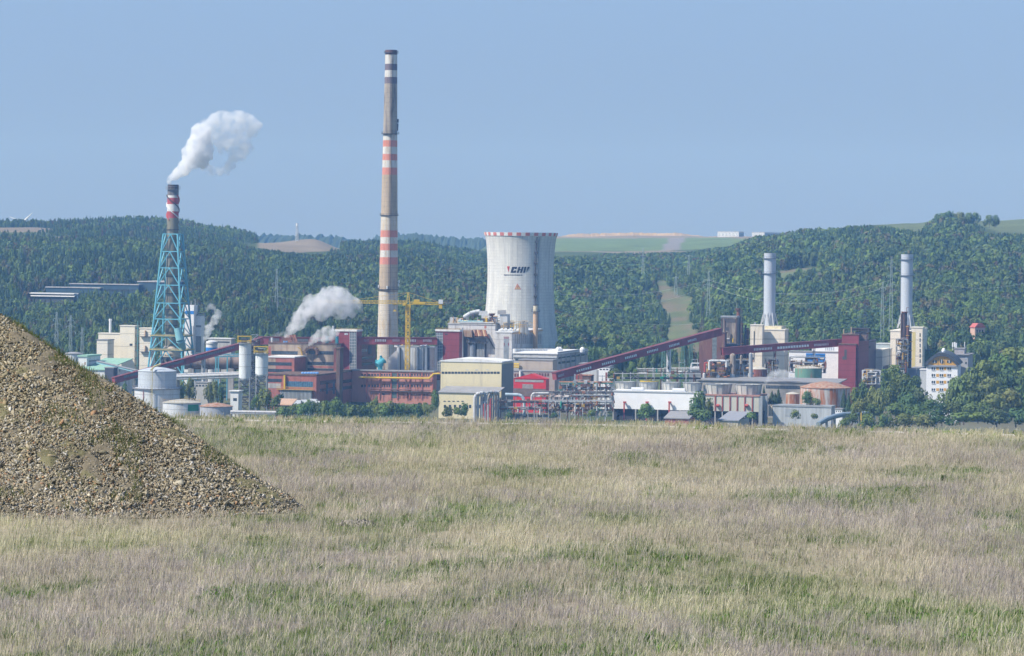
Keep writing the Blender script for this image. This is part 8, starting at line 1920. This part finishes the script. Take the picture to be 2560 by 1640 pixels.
c = np.array((0.21, 0.175, 0.12)) * (0.55 + 0.9 * cn); c = np.where(cl > 0.55, c * np.array((0.88, 0.95, 0.75)), c)
ids = np.arange(X.size).reshape(X.shape); q = np.stack([ids[:-1, :-1].ravel(), ids[:-1, 1:].ravel(), ids[1:, 1:].ravel(), ids[1:, :-1].ravel()], 1)
keep = (H.ravel()[q] > -0.3).any(1); q = q[keep]
hp = thing('rubble_heap', 'tall sloping heap of broken stone rubble at the left of the meadow', 'heap', (-20, 106, 0))
me = np_mesh('mound', np.stack([X.ravel() + 20, Yh.ravel() - 106, Z.ravel()], 1), q, attr_mat('rubble_soil', 0.95, bump=(9.0, 1.0, 0.05)), c.reshape(-1, 3), smooth=False)
o = bpy.data.objects.new('mound', me); COL.objects.link(o); o.parent = hp
# loose stones on the slope
def rock_batch(P, size, cols, seed):
    r = np.random.default_rng(seed); n = len(P)
    base = np.array([(-1, -1, -1), (1, -1, -1), (1, 1, -1), (-1, 1, -1), (-1, -1, 1), (1, -1, 1), (1, 1, 1), (-1, 1, 1)], float)
    v = base[None] + r.uniform(-0.7, 0.7, (n, 8, 3))
    sc = size[:, None] * r.uniform(0.5, 1.2, (n, 3)) * np.array((1.35, 0.9, 0.42)); v *= sc[:, None, :]
    a = r.normal(size=(n, 4)); a[:, 0] += 1.6; a /= np.linalg.norm(a, axis=1)[:, None]
    w, x, y, z = a.T
    Rm = np.stack([1 - 2 * (y * y + z * z), 2 * (x * y - z * w), 2 * (x * z + y * w), 2 * (x * y + z * w), 1 - 2 * (x * x + z * z), 2 * (y * z - x * w), 2 * (x * z - y * w), 2 * (y * z + x * w), 1 - 2 * (x * x + y * y)], 1).reshape(n, 3, 3)
    v = np.einsum('nij,nkj->nki', Rm, v) + P[:, None, :]
    f = np.array([(0, 3, 2, 1), (4, 5, 6, 7), (0, 1, 5, 4), (1, 2, 6, 5), (2, 3, 7, 6), (3, 0, 4, 7)])
    q = (f[None] + (np.arange(n) * 8)[:, None, None]).reshape(-1, 4)
    return v.reshape(-1, 3), q, np.repeat(cols, 8, 0)
n = 420000
rx = rng.uniform(-23.5, -5.2, n); ry = rng.uniform(94, 114, n); rh = heap_h(rx, ry); ok = rh > 0.02
rx, ry, rh = rx[ok], ry[ok], rh[ok]; n = len(rx)
sz = 0.016 + 0.034 * rng.random(n) ** 2.8; big = rng.random(n) < 0.02; sz[big] *= rng.uniform(1.3, 2.1, big.sum())
pal = np.array([(0.29, 0.25, 0.175), (0.37, 0.33, 0.245), (0.21, 0.185, 0.125), (0.29, 0.275, 0.24), (0.41, 0.39, 0.35), (0.28, 0.23, 0.145), (0.33, 0.20, 0.115), (0.15, 0.135, 0.10)])
pi_ = rng.choice(8, n, p=[0.24, 0.2, 0.16, 0.1, 0.06, 0.14, 0.04, 0.06]); hk = np.clip(rh / 5, 0, 1)[:, None]; lowf = fbm(rx / 1.6, ry / 1.6, 311, 3)[:, None]
kp = (rng.random(n) < np.clip((lowf[:, 0] - 0.33) * 6, 0.18, 1)) | (sz < 0.03); col = pal[pi_] * rng.uniform(0.7, 1.3, (n, 1)) * (0.78 + 0.5 * lowf) * (np.array((1.06, 1.04, 1.04)) * (1 - hk) + np.array((0.97, 0.94, 0.85)) * hk)
rx, ry, rh, sz, col = rx[kp], ry[kp], rh[kp], sz[kp], col[kp]; n = len(rx)
v, q, cc = rock_batch(np.stack([rx + 20, ry - 106, rh + 0.01], 1), sz, col, 5)
me = np_mesh('loose_stones', v, q, attr_mat('stone', 0.9), cc); o = bpy.data.objects.new('loose_stones', me); COL.objects.link(o); o.parent = hp; o['kind'] = 'stuff'
# small gravel mound and stones showing in the meadow
def small_pile(name, label, px, py, wpx, hpx, seed, n):
    r = np.random.default_rng(seed); Y = 8.0 / ((py - YH - 0.0122 * (px - 1280)) / F); x0 = W(px, py, Y)[0]; w = wpx * mpp(Y) / 2; h = hpx * mpp(Y)
    a = r.random(n) * 6.28; d = np.sqrt(r.random(n)); X_ = d * np.cos(a) * w; Y_ = d * np.sin(a) * w * 1.1; Zz = h * (1 - d ** 2) * r.uniform(0.5, 1.0, n)
    col = np.array((0.25, 0.225, 0.19)) * r.uniform(0.6, 1.35, (n, 1)); v, q, cc = rock_batch(np.stack([X_, Y_, Zz], 1), 0.02 + 0.045 * r.random(n) ** 2, col, seed)
    me = np_mesh(name, v, q, attr_mat('stone', 0.9), cc); o = bpy.data.objects.new(name, me); COL.objects.link(o); o.location = (x0, Y, float(mead_z(np.array(x0), np.array(Y))) - 0.02); tag(o, label, 'stone pile', None, 'thing')
small_pile('gravel_mound', 'small pale gravel mound right of the rubble heap toe', 890, 1312, 95, 12, 1, 420)
small_pile('gravel_mound', 'little patch of pale stones beside the green weeds in the left meadow', 520, 1478, 80, 5, 2, 120)


# ---------------------------------------------------------------- grass
def blades(n, yr, seed, kind):
    r = np.random.default_rng(seed)
    y = yr[0] + (yr[1] - yr[0]) * r.random(n); x = r.uniform(-1, 1, n) * (0.163 * y + 8)
    # cluster into tufts
    tuft = max(1, n // 14); ci = r.integers(0, tuft, n); x = x[ci] + r.normal(0, 0.07, n); y = y[ci] + r.normal(0, 0.09, n)
    G_, P_ = patch(x, y); e = y - edge_y(x); hh = heap_h(x, y)
    u = r.random(n)
    if kind == 'straw': ok = u < (1 - 0.55 * G_) * (1 - 0.55 * P_); h = r.uniform(0.11, 0.31, n); w = r.uniform(0.0035, 0.0065, n); lean = 0.28
    elif kind == 'green': ok = u < 0.10 + 0.75 * G_; h = r.uniform(0.06, 0.20, n); w = r.uniform(0.006, 0.012, n); lean = 0.45
    elif kind == 'stalk': ok = u < 0.03 + 0.97 * P_; h = r.uniform(0.10, 0.32, n); w = r.uniform(0.0035, 0.006, n); lean = 0.35
    elif kind == 'weed': 
        wd = fbm(x / 2.4 + 31, y / 4.5, 205, 4); ok = u < np.clip((wd * 0.6 + 0.4 * G_ - 0.62) * 9, 0, 1); h = r.uniform(0.04, 0.13, n); w = r.uniform(0.015, 0.035, n); lean = 0.9
    elif kind == 'verge': ok = (np.abs(e - 2.6) < 1.6); h = r.uniform(0.12, 0.32, n) * np.clip(0.5 + fbm(x / 1.5, y * 0, 207, 3), 0.5, 1.3); w = r.uniform(0.007, 0.012, n); lean = 0.25
    elif kind == 'vergeweed': 
        wd = fbm(x / 2.0, y * 0 + 3, 208, 3) + np.where(x > 10, 0.16, -0.02); ok = (np.abs(e - 1.4) < 1.7) & (u < np.clip((wd - 0.5) * 6, 0, 1)); h = r.uniform(0.05, 0.2, n); w = r.uniform(0.02, 0.05, n); lean = 0.8
    ok &= hh < (0.25 if kind == 'green' else 0.12)
    if kind in ('straw', 'green', 'stalk', 'weed'): ok &= (e < 2.5)
    x, y, h, w, G_ = x[ok], y[ok], h[ok], w[ok], G_[ok]; n = len(x)
    h *= 0.72 + 0.56 * fbm(x / 2.0, y / 3.0, 221, 3)
    z = mead_z(x, y) - 0.01
    a = r.random(n) * 6.28; l = r.normal(0, lean, n) * h; wind = 0.10 * h
    dx, dy = np.cos(a) * l + wind, np.sin(a) * l
    t = r.random(n) * 3.14; sx, sy = np.cos(t) * w, np.sin(t) * w * 0.6
    b0 = np.stack([x - sx, y - sy, z], 1); b1 = np.stack([x + sx, y + sy, z], 1)
    m0 = np.stack([x + dx * 0.38 - sx * 0.8, y + dy * 0.38 - sy * 0.8, z + h * 0.55], 1); m1 = np.stack([x + dx * 0.38 + sx * 0.8, y + dy * 0.38 + sy * 0.8, z + h * 0.55], 1)
    tp = 0.75 if kind in ('straw', 'verge') else 0.25
    t0 = np.stack([x + dx - sx * tp, y + dy - sy * tp, z + h * 0.98], 1); t1 = np.stack([x + dx + sx * tp, y + dy + sy * tp, z + h], 1)
    v = np.stack([b0, b1, m1, m0, t1, t0], 1)
    q = np.stack([np.array([(0, 1, 2, 3), (3, 2, 4, 5)])] * 1)[0]
    q = (q[None] + (np.arange(n) * 6)[:, None, None]).reshape(-1, 4)
    C = {'straw': [(0.53, 0.46, 0.35), (0.59, 0.515, 0.405), (0.46, 0.405, 0.295), (0.42, 0.395, 0.25), (0.52, 0.445, 0.36)], 'green': [(0.19, 0.235, 0.09), (0.245, 0.285, 0.12), (0.30, 0.32, 0.155), (0.16, 0.2, 0.08)], 'stalk': [(0.44, 0.385, 0.345), (0.38, 0.33, 0.30), (0.50, 0.44, 0.385), (0.33, 0.285, 0.25)],
         'weed': [(0.11, 0.19, 0.045), (0.145, 0.24, 0.06), (0.10, 0.165, 0.045)], 'verge': [(0.40, 0.35, 0.21), (0.30, 0.28, 0.14), (0.24, 0.25, 0.10), (0.45, 0.39, 0.26)], 'vergeweed': [(0.105, 0.18, 0.035), (0.15, 0.235, 0.055), (0.19, 0.24, 0.07)]}[kind]
    C = np.array(C)[r.integers(0, len(C), n)] * r.uniform(0.75, 1.25, (n, 1)) * (0.80 + 0.62 * fbm(x / 3.4, y / 5.0, 231, 3))[:, None]
    if kind == 'straw': k_ = np.clip((fbm(x / 7.0, y / 9.0, 232, 3) - 0.45) * 5, 0, 1)[:, None]; C = C * (1 - k_) + C * np.array((0.96, 1.0, 0.88)) * k_
    return v.reshape(-1, 3), q, np.repeat(C, 6, 0)
GRASS = attr_mat('blade', 0.85, transl=0.3)
for kind, n, yr, seed, name, lab in (('straw', 600000, (60, 156), 1, 'dry_grass', 'pale dry straw grass covering the meadow'), ('green', 390000, (60, 156), 2, 'green_grass', 'short green grass growing between the straw'), ('stalk', 490000, (60, 156), 3, 'dead_stalks', 'tangled grey brown dead weed stalks in the meadow'),
                                    ('weed', 135000, (60, 156), 4, 'green_weeds', 'low bright green leafy weeds in patches of the meadow'), ('verge', 80000, (138, 164), 5, 'verge_grass', 'taller dry grass standing along the far edge of the meadow'), ('vergeweed', 40000, (138, 164), 6, 'verge_weeds', 'bright green weeds along the path at the far edge')):
    v, q, c = blades(n, yr, seed, kind)
    me = np_mesh(name, v, q, GRASS, c); o = bpy.data.objects.new(name, me); COL.objects.link(o); tag(o, lab, None, None, 'stuff')
# grass and weeds on the heap
r2 = np.random.default_rng(44); n = 60000
x = r2.uniform(-20, -6, n); y = r2.uniform(95, 112, n); cl = fbm(x / 1.1, y / 1.1, 401, 3) + 0.10 * np.clip(heap_h(x, y) / 5, 0, 1); h_ = heap_h(x, y); ok = (cl > 0.66) & (h_ > 0.05)
x, y, h_ = x[ok], y[ok], h_[ok]; n = len(x); hb = r2.uniform(0.06, 0.24, n); w = r2.uniform(0.006, 0.014, n); a = r2.random(n) * 6.28; l = r2.normal(0, 0.45, n) * hb
b0 = np.stack([x - w, y, h_ - 0.02], 1); b1 = np.stack([x + w, y, h_ - 0.02], 1); t1 = np.stack([x + w * 0.3 + np.cos(a) * l, y + np.sin(a) * l, h_ + hb], 1); t0 = np.stack([x - w * 0.3 + np.cos(a) * l, y + np.sin(a) * l, h_ + hb], 1)
v = np.stack([b0, b1, t1, t0], 1).reshape(-1, 3); C = np.array([(0.14, 0.17, 0.05), (0.17, 0.20, 0.065), (0.26, 0.24, 0.12), (0.10, 0.135, 0.04)])[r2.integers(0, 4, n)]
me = np_mesh('heap_weeds', v, np.arange(n * 4).reshape(-1, 4), GRASS, np.repeat(C, 4, 0)); o = bpy.data.objects.new('heap_weeds', me); COL.objects.link(o); tag(o, 'sparse green weeds and grass tufts growing on the rubble heap', None, None, 'stuff')
# single dark spikes standing out of the meadow
for px, py, hpx, lab in ((440, 1048, 28, 'thin brown stake at the far meadow edge beside the heap'), (2357, 1188, 16, 'single dark green shrublet in the right meadow'), (976, 1612, 60, 'single tall dark dead stem at the bottom of the meadow')):
    Y = 8.0 / ((py + hpx - YH - 0.0122 * (px - 1280)) / F); p = W(px, py, Y); z0 = float(mead_z(np.array(p[0]), np.array(Y)))
    g = G(); 
    if 'shrub' in lab:
        for k in range(26): a = r_.uniform(-0.5, 0.5); g.beam((p[0] + a * 0.1, Y, z0), (p[0] + a * 0.25, Y + r_.uniform(-.1, .1), z0 + r_.uniform(0.1, 0.24)), 0.02)
        o = obj('shrub', g, mat('shrub_green', (0.05, 0.10, 0.025), 0.9))
    else: g.beam((p[0], Y, z0), (p[0] + 0.02, Y, z0 + hpx * mpp(Y)), 0.02); o = obj('dead_stem', g, mat('stem_brown', (0.12, 0.075, 0.05), 0.9))
    tag(o, lab, 'plant', None, 'thing')
